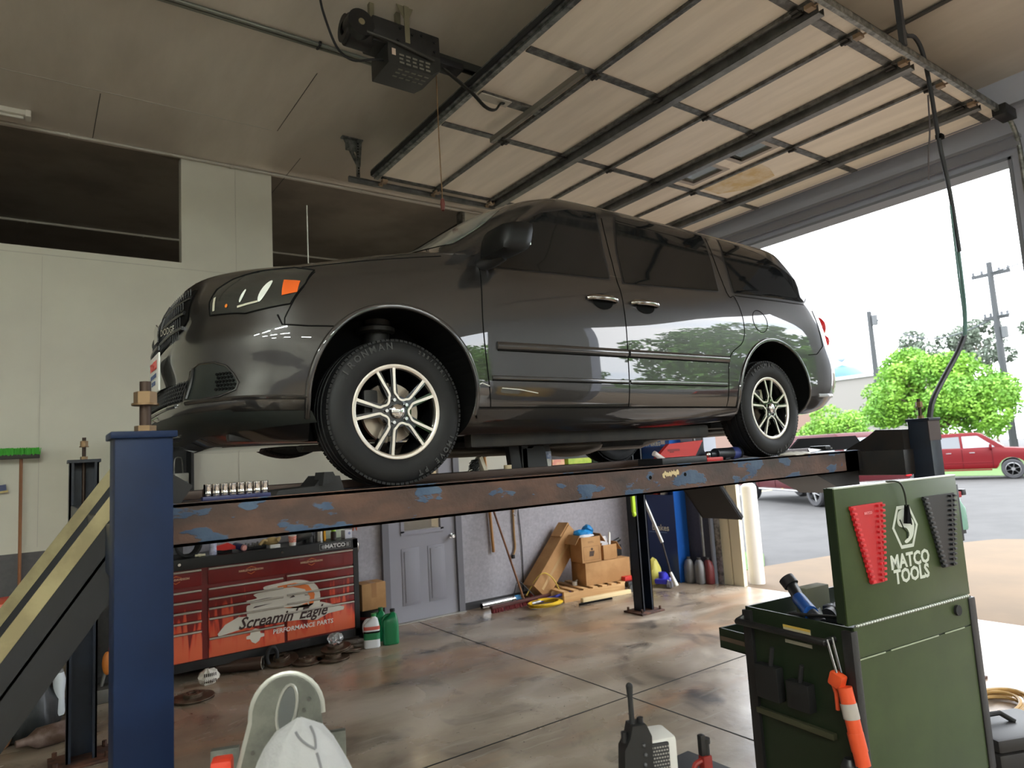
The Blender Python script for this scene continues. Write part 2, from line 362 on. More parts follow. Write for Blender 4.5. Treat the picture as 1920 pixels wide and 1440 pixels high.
for y, xx_ in ((-4.2, (-5.4, -3.6, -1.8)), (-6.6, (-5.4, -3.6, -1.8)), (-10, (-5, -2, 1, 4))):  # farthest row is unseen, added for more light on upper wall and ceiling
    for x in xx_: lit_fixture(x, y, 'lit twin tube ceiling fixture over the neighbouring bay')
# ================================================================ the minivan
paint = mat('granite_metallic_paint', (.019, .0175, .017), .36, metal=.4, coat=1, croughn=.012, cior=1.72)
glass_tint = mat('tinted_glass', (.006, .007, .008), .04, coat=0, spec=.42)
gap = mat('panel_gap_black', (.005, .005, .005), .75, spec=.06)
YC = .94
van = thing('minivan', 'dark grey minivan raised on the four post car lift', 'car', (0, YC, 1.81))
# level: zf xf | zF zM zR | wF wM wR | zr xr | df dr n
LV = [(0.24, -0.7, 0.24, 0.24, 0.32, 0.8, 0.87, 0.86, 0.33, 3.9, 0.5, 0.4, 2.8),
      (0.31, -0.86, 0.31, 0.28, 0.36, 0.89, 0.925, 0.92, 0.37, 4.02, 0.55, 0.4, 2.9),
      (0.4, -0.945, 0.39, 0.36, 0.42, 0.95, 0.965, 0.965, 0.42, 4.11, 0.58, 0.5, 3.0),
      (0.47, -0.925, 0.47, 0.44, 0.48, 0.975, 0.985, 0.985, 0.48, 4.16, 0.58, 0.5, 3.0),
      (0.56, -0.905, 0.56, 0.54, 0.56, 0.99, 0.995, 0.995, 0.56, 4.185, 0.58, 0.5, 3.0),
      (0.68, -0.92, 0.68, 0.7, 0.7, 1.0, 1.0, 1.0, 0.7, 4.19, 0.58, 0.5, 3.0),
      (0.78, -0.9, 0.79, 0.85, 0.84, 0.99, 1.0, 1.0, 0.8, 4.13, 0.58, 0.5, 3.0),
      (0.9, -0.885, 0.89, 1.0, 1.0, 0.965, 0.985, 0.99, 0.95, 4.1, 0.58, 0.5, 3.0),
      (1.015, -0.835, 0.985, 1.1, 1.12, 0.915, 0.962, 0.965, 1.1, 4.08, 0.6, 0.5, 2.8),
      (1.095, -0.755, 1.06, 1.16, 1.2, 0.84, 0.937, 0.945, 1.18, 4.05, 0.62, 0.5, 2.6),
      (1.2, -0.28, 1.18, 1.2, 1.22, 0.75, 0.925, 0.935, 1.22, 4.04, 0.6, 0.48, 2.5),
      (1.27, 0.15, 1.235, 1.225, 1.24, 0.86, 0.915, 0.93, 1.25, 4.02, 0.38, 0.46, 2.8),
      (1.45, 0.52, 1.4, 1.4, 1.42, 0.85, 0.853, 0.87, 1.42, 3.95, 0.27, 0.42, 2.8),
      (1.63, 0.79, 1.585, 1.58, 1.58, 0.79, 0.795, 0.81, 1.58, 3.84, 0.27, 0.4, 2.8),
      (1.735, 0.97, 1.7, 1.7, 1.675, 0.755, 0.755, 0.745, 1.67, 3.73, 0.28, 0.3, 2.6),
      (1.77, 1.15, 1.752, 1.757, 1.725, 0.68, 0.675, 0.655, 1.715, 3.55, 0.28, 0.3, 2.4),
      (1.785, 1.6, 1.78, 1.782, 1.752, 0.45, 0.45, 0.45, 1.74, 3.3, 0.3, 0.3, 2.2),
      (1.795, 2.1, 1.795, 1.795, 1.765, 0.16, 0.16, 0.16, 1.755, 2.9, 0.2, 0.2, 2.0)]
def sm(t): t = max(0, min(1, t)); return t*t*(3-2*t)
def body_ring(p):
    zf, xf, zF, zM, zR, wF, wM, wR, zr, xr, df, dr, nn = p
    def mid(a, b, c, x): return a+(b-a)*sm((x+.5)/1.1) if x < 1.5 else b+(c-b)*sm((x-1.5)/2.2)
    def sgn(v, e): return abs(v)**e
    pts = []; NF, NS, NR = 18, 46, 12
    for i in range(NF):
        a = (PI/2)*i/NF; x = xf+df*(1-sgn(math.cos(a), 2/nn)); f = sgn(math.sin(a), 2/nn)
        w = mid(wF, wM, wR, x); zs = mid(zF, zM, zR, x)
        pts.append(Vector((x, -w*f, zf+(zs-zf)*f**2)))
    for i in range(NS+1):
        x = xf+df+(xr-dr-xf-df)*i/NS
        pts.append(Vector((x, -mid(wF, wM, wR, x), mid(zF, zM, zR, x))))
    for i in range(NR-1, -1, -1):
        a = (PI/2)*i/NR; x = xr-dr*(1-sgn(math.cos(a), 2/3)); f = sgn(math.sin(a), 2/3)
        w = mid(wF, wM, wR, x); zs = mid(zF, zM, zR, x)
        pts.append(Vector((x, -w*f, zr+(zs-zr)*f**2)))
    return pts
def make_body():
    keys = []
    for i in range(len(LV)-1):
        k = 4
        a, b, c, d = LV[max(i-1, 0)], LV[i], LV[i+1], LV[min(i+2, len(LV)-1)]
        for j in range(k):
            t = j/k
            keys.append(tuple(.5*((2*q)+(r-p)*t+(2*p-5*q+4*r-s)*t*t+(3*q-p-3*r+s)*t**3) for p, q, r, s in zip(a, b, c, d)))
    keys.append(LV[-1])
    b = bmesh.new(); rows = []
    for kk in keys:
        h = body_ring(kk); n = len(h)
        full = h+[Vector((p.x, -p.y, p.z)) for p in h[n-2:0:-1]]
        rows.append([b.verts.new(p) for p in full])
    for A, B in zip(rows, rows[1:]):
        n = len(A)
        for i in range(n): b.faces.new((A[i], A[(i+1) % n], B[(i+1) % n], B[i]))
    b.faces.new(rows[0][::-1]); b.faces.new(rows[-1])
    bmesh.ops.recalc_face_normals(b, faces=b.faces[:])
    return b
bb_ = make_body(); body_bvh = BVHTree.FromBMesh(bb_); bb_.normal_update()
bb_.verts.ensure_lookup_table(); bb_.faces.ensure_lookup_table()
B_CO = [v.co.copy() for v in bb_.verts]; B_NO = [v.normal.copy() for v in bb_.verts]; B_FA = [[v.index for v in f.verts] for f in bb_.faces]
def body_normal(p, fi):
    f = B_FA[fi]; w = interpolate([B_CO[i] for i in f], p); n = Vector()
    for a, i in zip(w, f): n += B_NO[i]*a
    return n.normalized()
me = bpy.data.meshes.new('body'); bb_.to_mesh(me); bb_.free()
body = bpy.data.objects.new('body', me); C.objects.link(body)
# wheel wells cut out of the body
cut = MB()
for cx, cz, rr in ((-.01, .43, .428), (3.05, .42, .432)):
    for s in (-1, 1): cut.cyl((cx, s*1.2, cz), (cx, s*.66, cz), rr, n=64)
bmesh.ops.recalc_face_normals(cut.b, faces=cut.b.faces[:])
cme = bpy.data.meshes.new('cut'); cut.b.to_mesh(cme); cut.b.free(); cme.materials.append(gap)
cuto = bpy.data.objects.new('cut', cme); C.objects.link(cuto)
me.materials.append(paint); me.materials.append(gap)
md = body.modifiers.new('b', 'BOOLEAN'); md.operation = 'DIFFERENCE'; md.object = cuto; md.solver = 'EXACT'; md.material_mode = 'TRANSFER'
bpy.context.view_layer.update()
me2 = bpy.data.meshes.new_from_object(body.evaluated_get(bpy.context.evaluated_depsgraph_get()))
body.modifiers.clear(); body.data = me2; bpy.data.objects.remove(cuto)
me2.polygons.foreach_set('use_smooth', [True]*len(me2.polygons))
ln = [None]*len(me2.loops)
for pl in me2.polygons:
    for li in pl.loop_indices:
        co = me2.vertices[me2.loops[li].vertex_index].co
        if pl.material_index == 1: ln[li] = pl.normal.copy(); continue
        hit = body_bvh.find_nearest(co); nn_ = body_normal(hit[0], hit[2])
        ln[li] = nn_ if nn_.dot(pl.normal) > .3 else pl.normal.copy()
me2.normals_split_custom_set(ln)
body.parent = van
DIRS = {'side': (Vector((1, 0, 0)), Vector((0, 1, 0))), 'diag': (Vector((1, -1, 0)).normalized(), Vector((1, 1, 0)).normalized()),
        'front': (Vector((0, -1, 0)), Vector((1, 0, 0)))}
def shoot(u, z, view, off, want_n=False):
    ux, d = DIRS[view]
    h = body_bvh.ray_cast(ux*u+Z*z-d*4, d)
    if h[0] is None: return (None, None) if want_n else None
    nrm = body_normal(h[0], h[2])
    if nrm.dot(d) > 0: nrm = -nrm
    return (h[0]+nrm*off, nrm) if want_n else h[0]+nrm*off
def patch(name, poly, m, view='side', off=.003, step=.035, sides=(1, -1), parent=None, rnd=0, label=None):
    if rnd: poly = [tuple(p) for p in cat_rom([(a, b, 0) for a, b in poly], rnd, True)]
    poly = [Vector((p[0], p[1])) for p in poly]
    dense = []
    for i, p in enumerate(poly):
        q = poly[(i+1) % len(poly)]; k = max(1, int((q-p).length/step))
        dense += [p+(q-p)*j/k for j in range(k)]
    x0 = min(p.x for p in dense); x1 = max(p.x for p in dense); y0 = min(p.y for p in dense); y1 = max(p.y for p in dense)
    inner = []
    for i in range(1, int((x1-x0)/step)+1):
        for j in range(1, int((y1-y0)/step)+1):
            q = Vector((x0+i*step, y0+j*step))
            if min((q-e).length for e in dense) > step*.45 and geometry_in(q, poly): inner.append(q)
    n = len(dense)
    vs, es, fs, _, _, _ = geometry.delaunay_2d_cdt(dense+inner, [(i, (i+1) % n) for i in range(n)], [], 1, 1e-6)
    hits = [shoot(v.x, v.y, view, off, True) for v in vs]; out = []
    for sg in sides:
        ok = [f for f in fs if all(hits[i][0] is not None for i in f)]
        me = bpy.data.meshes.new(name)
        me.from_pydata([((h[0].x, h[0].y*sg, h[0].z) if h[0] else (0, 0, 0)) for h in hits], [], [tuple(f) for f in ok])
        nv = [Vector((h[1].x, h[1].y*sg, h[1].z)) if h[0] else Vector((0, 0, 1)) for h in hits]
        for pl in me.polygons:
            if pl.normal.dot(nv[pl.vertices[0]]) < 0: pl.flip()
        me.polygons.foreach_set('use_smooth', [True]*len(me.polygons)); me.normals_split_custom_set_from_vertices(nv)
        me.materials.append(m); o = bpy.data.objects.new(name, me); C.objects.link(o); o.parent = parent or van
        if label: o['label'] = label
        out.append(o)
    return out[0]
def geometry_in(q, poly):
    poly = [Vector((p[0], p[1])) for p in poly]
    c = False; n = len(poly)
    for i in range(n):
        a, b = poly[i], poly[i-1]
        if (a.y > q.y) != (b.y > q.y) and q.x < (b.x-a.x)*(q.y-a.y)/(b.y-a.y)+a.x: c = not c
    return c
def along(pts, view='side', off=0, k=6, step=.03):
    out = []
    for i in range(len(pts)-1):
        p, q = Vector(pts[i]), Vector(pts[i+1]); m_ = max(1, int((q-p).length/step))
        for j in range(m_): out.append(p+(q-p)*j/m_)
    out.append(Vector(pts[-1]))
    r = [shoot(p.x, p.y, view, off) for p in out]
    return [p for p in r if p]
def seam(pts, r=.0035, view='side', sm_=0, off=0):
    if sm_: pts = [(p.x, p.y) for p in cat_rom([(a, b, 0) for a, b in pts], sm_)]
    L = along(pts, view, off)
    for s in (1, -1):
        if len(L) > 1: MB().tube([(p.x, p.y*s, p.z) for p in L], r, 6).build('panel_gap', gap, van)
def ribbon(mb, path, w, o, u, v, depth):
    o = Vector(o); u = Vector(u); v = Vector(v); n = u.cross(v).normalized()*depth
    L = []; Rr = []
    for i, p in enumerate(path):
        a = Vector(path[max(i-1, 0)]); b = Vector(path[min(i+1, len(path)-1)]); d = (b-a).normalized(); q = Vector((-d.y, d.x))
        ww = w[i] if isinstance(w, list) else w
        L.append(Vector(p)+q*ww/2); Rr.append(Vector(p)-q*ww/2)
    f = lambda p, k: mb.b.verts.new(o+u*p.x+v*p.y+n*k)
    A = [[f(p, k) for p in Q] for Q, k in ((L, 0), (Rr, 0), (Rr, 1), (L, 1))]
    for i in range(len(path)-1):
        for k in range(4): mb.b.faces.new((A[k][i], A[k][i+1], A[(k+1) % 4][i+1], A[(k+1) % 4][i]))
    for i in (0, -1): mb.b.faces.new([A[k][i] for k in range(4)])
machined = P('machined_aluminium', (214, 206, 196), .3, metal=.9)
wheel_black = P('gloss_black_wheel', (12, 12, 13), .12, coat=.6)
tyre_m = P('tyre_rubber', (17, 17, 18), .6, bump=.06, bscale=30, spec=.35)
tyre_txt = P('tyre_lettering', (50, 50, 50), .6)
rotor_m = P('brake_rotor_steel', (158, 146, 132), .35, metal=.7)
# ---- glass, seams, trim
glassA = [(.60, 1.15), (1.475, 1.18), (1.52, 1.45), (1.555, 1.675), (1.30, 1.648), (1.08, 1.585), (.80, 1.435), (.64, 1.29), (.585, 1.21)]
glassB = [(1.60, 1.165), (2.545, 1.205), (2.60, 1.44), (2.63, 1.675), (2.2, 1.685), (1.735, 1.675), (1.65, 1.42)]
glassC = [(2.725, 1.205), (3.2, 1.212), (3.60, 1.21), (3.72, 1.28), (3.67, 1.40), (3.52, 1.50), (3.32, 1.60), (3.08, 1.65), (2.83, 1.672), (2.77, 1.45)]
def grow(poly, d):
    c = Vector((sum(p[0] for p in poly)/len(poly), sum(p[1] for p in poly)/len(poly)))
    return [tuple(Vector(p)+(Vector(p)-c).normalized()*d) for p in poly]
for nm, g in (('front_door_window', glassA), ('sliding_door_window', glassB), ('rear_quarter_window', glassC)):
    patch('window_seal', grow(g, .016), black_plastic, off=.0015, step=.05)
    patch(nm, g, glass_tint, off=.004, step=.05)
patch('mirror_sail', [(.42, 1.135), (.585, 1.145), (.57, 1.24), (.53, 1.235)], black_plastic, off=.002, step=.03)
patch('cowl_corner', [(.30, 1.13), (.40, 1.145), (.52, 1.24), (.50, 1.26), (.38, 1.21)], black_plastic, off=.002, step=.03)
wind = patch('windshield', [(-.80, 1.30), (-.70, 1.50), (-.60, 1.64), (-.3, 1.69), (0, 1.70), (.3, 1.69), (.60, 1.64), (.70, 1.50), (.80, 1.30), (.4, 1.275), (0, 1.27), (-.4, 1.275)],
      mat('windshield_glass', (.17, .19, .172), .12, spec=.8), 'front', .003, .06, (1,))
seam([(.505, 1.13), (.475, .85), (.488, .6), (.515, .375)], sm_=4)
seam([(1.60, 1.64), (1.56, 1.3), (1.545, 1.19), (1.525, .8), (1.525, .375)], sm_=4)
seam([(2.665, 1.66), (2.64, 1.2), (2.71, 1.17), (2.725, .97), (2.68, .83), (2.51, .70), (2.485, .37)], sm_=5)
seam([(.40, .375), (2.62, .37)])
seam([(2.72, 1.185), (3.6, 1.19)], .003)
seam([(2.93+.085*math.cos(2*PI*i/24), 1.0+.085*math.sin(2*PI*i/24)) for i in range(25)], .003)
seam([(-.575, .79), (-.56, .745), (-.45, .742), (-.335, .748)], .004)
seam([(.352, 1.03), (.345, .93), (.300, .775), (.302, .745)], .003, 'diag')
seam([(-.41, 1.065), (-.2, 1.11), (.05, 1.15), (.3, 1.185)], .003)
seam([(3.70, 1.15), (3.73, .85), (3.62, .78), (3.50, .77)], .0035)
def strip(name, pts, m, r, flat, off, view='side', lab=None):
    for s in (1, -1):
        mb = MB(); L = along(pts, view, off); mb.tube([(p.x, p.y*s, p.z) for p in L], r, 8, flat=flat, up=(0, 0, 1)); mb.build(name, m, van)
strip('side_moulding', [(.555, .70), (1.515, .702)], paint, .022, (1, .45), .006)
strip('side_moulding', [(1.535, .702), (2.50, .698)], paint, .022, (1, .45), .006)
strip('moulding_groove', [(.56, .676), (2.49, .674)], gap, .004, (1, 1), .002)
strip('door_crease', [(.52, .53), (1.515, .525)], paint, .012, (1, .5), .0)
strip('door_crease', [(1.535, .525), (2.47, .522)], paint, .012, (1, .5), .0)
strip('crease_shadow_line', [(.52, .515), (2.47, .508)], gap, .0025, (1, 1), .002)
patch('sill_panel', [(.42, .368), (1.5, .366), (2.62, .366), (2.60, .315), (1.5, .31), (.44, .315)], mat('sill_paint', (.022, .020, .020), .35, metal=.4, coat=1), off=.012, step=.05)
# wheel-arch lips
for cx, cz, rr in ((-.01, .43, .428), (3.05, .42, .432)):
    for s in (1, -1):
        L = [];
        for i in range(41):
            a = R(-12+204*i/40); q = shoot(cx+(rr+.012)*math.cos(a), cz+(rr+.012)*math.sin(a), 'side', .004)
            if q: L.append((q.x, q.y*s, q.z))
        mb = MB(); mb.tube(L, .014, 8, flat=(1, .6), up=[Vector((p[0]-cx, 0, p[2]-cz)) for p in L]); mb.build('wheel_arch_lip', paint, van)
# handles
dk_chrome = P('smoked_chrome', (150, 146, 140), .15, metal=1)
for x0, x1 in ((1.235, 1.485), (1.60, 1.85)):
    for s in (1, -1):
        xm = (x0+x1)/2
        h = MB(); pts = [shoot(x0+(x1-x0)*t, 1.025, 'side', .006+.028*math.sin(PI*t)**.5) for t in [i/10 for i in range(11)]]
        h.tube([(p.x, p.y*s, p.z) for p in pts], [.012]+[.017]*9+[.012], 10, flat=(1, .6), up=(0, 0, 1))
        ho = h.build('door_handle', dk_chrome, van)
        patch('handle_recess', [(xm+.082*math.cos(2*PI*i/20), 1.012+.050*math.sin(2*PI*i/20)) for i in range(20)], gap, off=.004, step=.02, sides=(s,), parent=ho)
# mirrors
for s in (1, -1):
    m_ = MB(); m_.box((.585, -1.10*s, 1.245), (.20, .25, .165), None, .055); m_.xf(Matrix.Shear('XZ', 4, (0, 0)) if False else Matrix.Identity(4))
    for v in m_.b.verts: v.co.x += (v.co.z-1.245)*.25; v.co.z += (v.co.x-.585)*.12
    mo = m_.build('door_mirror', P('mirror_black', (13, 14, 14), .5, spec=.3), van, ang=60)
    MB().tube([(.52, -.93*s, 1.15), (.55, -1.0*s, 1.16), (.58, -1.06*s, 1.19)], [.035, .04, .045], 10).build('mirror_arm', black_plastic, mo)
    MB().box((.678, -1.10*s, 1.262), (.012, .17, .10), None, .004).build('mirror_glass', chrome, mo)
# headlights
head_poly = [(-.052, .815), (-.066, .88), (-.048, .945), (.015, .995), (.12, 1.03), (.25, 1.058), (.345, 1.04), (.348, .95), (.315, .842), (.235, .822), (.14, .80), (.09, .806)]
hl_black = P('headlight_bowl_dark', (30, 31, 30), .25, metal=.4)
lens_clear = mat('clear_headlight_lens', (.026, .029, .027), .1, metal=.2, spec=.6, coat=1, cior=1.6)
for s in (1, -1):
    h = patch('headlight', head_poly, lens_clear, 'diag', .003, .025, (s,))
    patch('turn_signal', [(.262, .965), (.325, .962), (.33, .90), (.278, .88)], P('amber_lens', (226, 98, 34), .25, coat=1), 'diag', .006, .02, (s,), parent=h, label='orange turn signal lens')
    for nm, c, a, b in (('projector_reflector', (.205, .905), .014, .056), ('projector_reflector', (.115, .885), .007, .032)):
        patch(nm, [(c[0]+a*math.cos(2*PI*i/18)+.2*b*math.sin(2*PI*i/18), c[1]+b*math.sin(2*PI*i/18)) for i in range(18)], P('silver_reflector', (226, 230, 222), .3), 'diag', .006, .012, (s,), parent=h)
    patch('marker_bulb', [(.043+.007*math.cos(2*PI*i/10), .845+.009*math.sin(2*PI*i/10)) for i in range(10)], P('amber_bulb', (214, 120, 40), .3), 'diag', .006, .008, (s,), parent=h)
    patch('reflector_bar', [(-.035, .83), (-.022, .832), (-.028, .90), (-.040, .895)], P('reflector_cream', (190, 186, 168), .35), 'diag', .006, .012, (s,), parent=h)
    patch('reflector_bar', [(.10, .828), (.19, .848), (.19, .857), (.10, .838)], P('reflector_cream', (190, 186, 168), .35), 'diag', .006, .012, (s,), parent=h)
    e = MB(); L = along(head_poly+[head_poly[0]], 'diag', .003, step=.02); e.tube([(p.x, p.y*s, p.z) for p in L], .0035, 6); e.build('headlight_trim', gap, h)
# grille and lower intake
grille_poly = [(-.50, .985), (-.44, 1.0), (0, 1.02), (.44, 1.0), (.50, .985), (.545, .83), (.44, .785), (.28, .755), (0, .74), (-.28, .755), (-.44, .785), (-.545, .83)]
gr = patch('grille', grille_poly, gap, 'front', .004, .04, (1,))
for z in (.80, .87, .945):
    L = along([(-.50+abs(z-.9)*.1, z), (.50-abs(z-.9)*.1, z)], 'front', .006); MB().tube(L, .010, 8).build('grille_bar', P('gloss_black_trim', (12, 12, 13), .3), gr)
for u in (-.2, .2):
    pass
L = along([(0, .77), (0, 1.0)], 'front', .008); MB().tube(L, .012, 8).build('grille_bar', black_plastic, gr)
mg = MB()
for i in range(-14, 15):
    for zz in (.775, .835, .905, .975):
        q = shoot(i*.034, zz, 'front', .006)
        if q and abs(i*.034) < .47: mg.box(q, (.004, .004, .05), R(0))
mg.build('grille_mesh', black_plastic, gr)
mb = MB(); q = shoot(.30, .815, 'front', .022); mb.text('DODGE', q, (.25, -1, 0), (0, 0, 1), .045, .004, bold=.001); mb.build('grille_lettering', chrome, gr)
mb = MB(); q = shoot(.02, .845, 'front', .03); mb.prism([(-.05, -.045), (.05, -.045), (.06, .03), (0, .055), (-.06, .03)], q, (0, -1, 0), (0, 0, 1), .006); mb.build('grille_emblem', chrome, gr)
low = patch('lower_grille', [(-.57, .535), (0, .56), (.57, .535), (.58, .445), (0, .44), (-.58, .445)], gap, 'front', .003, .05, (1,))
lm = MB()
for zz in (.455, .475, .495, .515, .535):
    L = along([(-.56, zz), (.56, zz)], 'front', .006); lm.tube(L, .0035, 5)
for i in range(-18, 19):
    q0 = shoot(i*.031-.01, .446, 'front', .006); q1 = shoot(i*.031+.012, .54, 'front', .006)
    if q0 and q1: lm.tube([q0, q1], .003, 5)
lm.build('grille_mesh', P('mesh_plastic', (30, 31, 32), .45), low)
fog_poly = [(-.215, .445), (-.225, .512), (-.192, .582), (-.12, .603), (-.02, .598), (.046, .576), (.085, .535), (.108, .498), (.096, .468), (.02, .445), (-.1, .436)]
for s in (1, -1):
    f_ = patch('fog_lamp_pocket', fog_poly, P('satin_black_pocket', (33, 38, 36), .3), 'diag', .003, .03, (s,))
    fm = MB()
    for i in range(7):
        for j in range(5):
            u, z = .0+i*.017+(.008 if j % 2 else 0), .474+j*.017
            if geometry_in(Vector((u, z)), fog_poly) and u < .1:
                q = shoot(u, z, 'diag', .005)
                fm.cyl((q.x, q.y*s, q.z), Vector((q.x, q.y*s, q.z))+Vector((-.004, -.004*s, 0)), .0068, n=6)
    fm.build('fog_pocket_mesh', gap, f_)
    e = MB(); L = along(fog_poly+[fog_poly[0]], 'diag', .002, step=.02); e.tube([(p.x, p.y*s, p.z) for p in L], .005, 6); e.build('pocket_rim', paint, f_)
    MB().tube([(p.x, p.y*s, p.z) for p in along([(-.19, .45), (-.16, .59)], 'diag', .006, step=.02)], .008, 6).build('pocket_divider', black_plastic, f_)
# bumper lip crease and lower valance
L = along([(-.52, .43), (-.3, .425), (0, .42), (.3, .425), (.52, .43)], 'front', -.004)
L2 = along([(-.19, .432), (0, .43), (.16, .43), (.36, .425)], 'diag', -.004)
for s in (1, -1): MB().tube([(p.x, p.y*s, p.z) for p in L2], .016, 8, flat=(.7, 1), up=(0, 0, 1)).build('bumper_lip', paint, van)
MB().tube(L, .016, 8, flat=(.7, 1), up=(0, 0, 1)).build('bumper_lip', paint, van)
val_m = P('valance_plastic', (38, 42, 40), .4)
patch('lower_valance', [(-.84, .385), (0, .385), (.84, .385), (.80, .30), (0, .27), (-.80, .30)], val_m, 'front', .004, .06, (1,))
patch('lower_valance', [(-.24, .38), (.36, .37), (.36, .32), (.1, .30), (-.20, .29)], val_m, 'diag', .005, .05)
# front plate
q = Vector((-.945, -.11, .625))
pl = MB().box(q, (.008, .305, .19), None, .003).build('number_plate', white_plastic, van)
t = MB(); t.text('TOSELLI', q+Vector((-.006, 0, .04)), (0, -1, 0), (0, 0, 1), .06, .002, bold=.001); t.build('plate_heading', P('plate_red', (190, 60, 50), .5), pl)
t = MB(); t.text('AUTOMOTIVE', q+Vector((-.006, 0, -.012)), (0, -1, 0), (0, 0, 1), .03, .002); t.text('217-7860', q+Vector((-.006, 0, -.047)), (0, -1, 0), (0, 0, 1), .03, .002); t.build('plate_small_print', P('plate_blue', (70, 84, 120), .5), pl)
# tail lights, rear bumper, antenna
tl = P('red_tail_lens', (214, 28, 40), .15, coat=1)
for s in (1, -1):
    mb = MB(); mb.sph((3.98, -.74*s, 1.05), (.075, .16, .12), 16); mb.sph((4.01, -.74*s, .93), (.07, .16, .09), 16); mb.build('tail_light', tl, van)
MB().box((4.15, 0, .47), (.10, 1.3, .035), None, .015).build('rear_bumper_trim', chrome, van)
MB().tube([(.17, .80, 1.12), (.17, .80, 2.03)], .0045, 6).build('antenna', P('antenna_grey', (190, 190, 180), .5), van)
strip('rear_bumper_strip', [(3.62, .455), (3.98, .46)], P('bumper_strip_silver', (190, 192, 194), .25, metal=.6), .016, (1, .5), .0)
# underbody
ub = P('underbody_black', (18, 18, 19), .6, col2=(40, 36, 32), scale=6)
MB().bb(-.50, .30, -.45, .45, .265, .34, .02).cyl((-.15, .1, .30), (.2, .1, .30), .09).build('engine_subframe', ub, van)
MB().bb(-.72, -.36, -.66, -.60, .25, .31, .02).build('splash_shield', black_plastic, van)
MB().bb(.5, 2.5, -.78, -.70, .17, .26, .02).bb(.5, 2.5, .70, .78, .17, .26, .02).bb(1.1, 2.2, -.45, .55, .13, .25, .05).build('floor_rails', ub, van)
MB().tube([(.2, -.35, .16), (1.2, -.40, .15), (2.2, -.38, .15), (2.6, -.2, .2), (3.6, -.3, .22)], .032, 10).sph((1.5, -.42, .16), (.28, .11, .07)).build('exhaust_pipe', P('exhaust_steel', (92, 84, 76), .5, metal=.7), van)
MB().cyl((3.05, -.8, .34), (3.05, .8, .34), .05).bb(2.75, 3.2, -.6, .6, .24, .32).build('rear_axle', ub, van)
# door scratch, seen low on the front door and fender
MB().tube(along([(.42, .485), (.455, .50), (.50, .485)], 'side', .002), .0035, 5).tube(along([(.58, .475), (.70, .468), (.82, .45)], 'side', .002), .003, 5).build('paint_scratch', P('scratch_white', (200, 200, 195), .7), van)
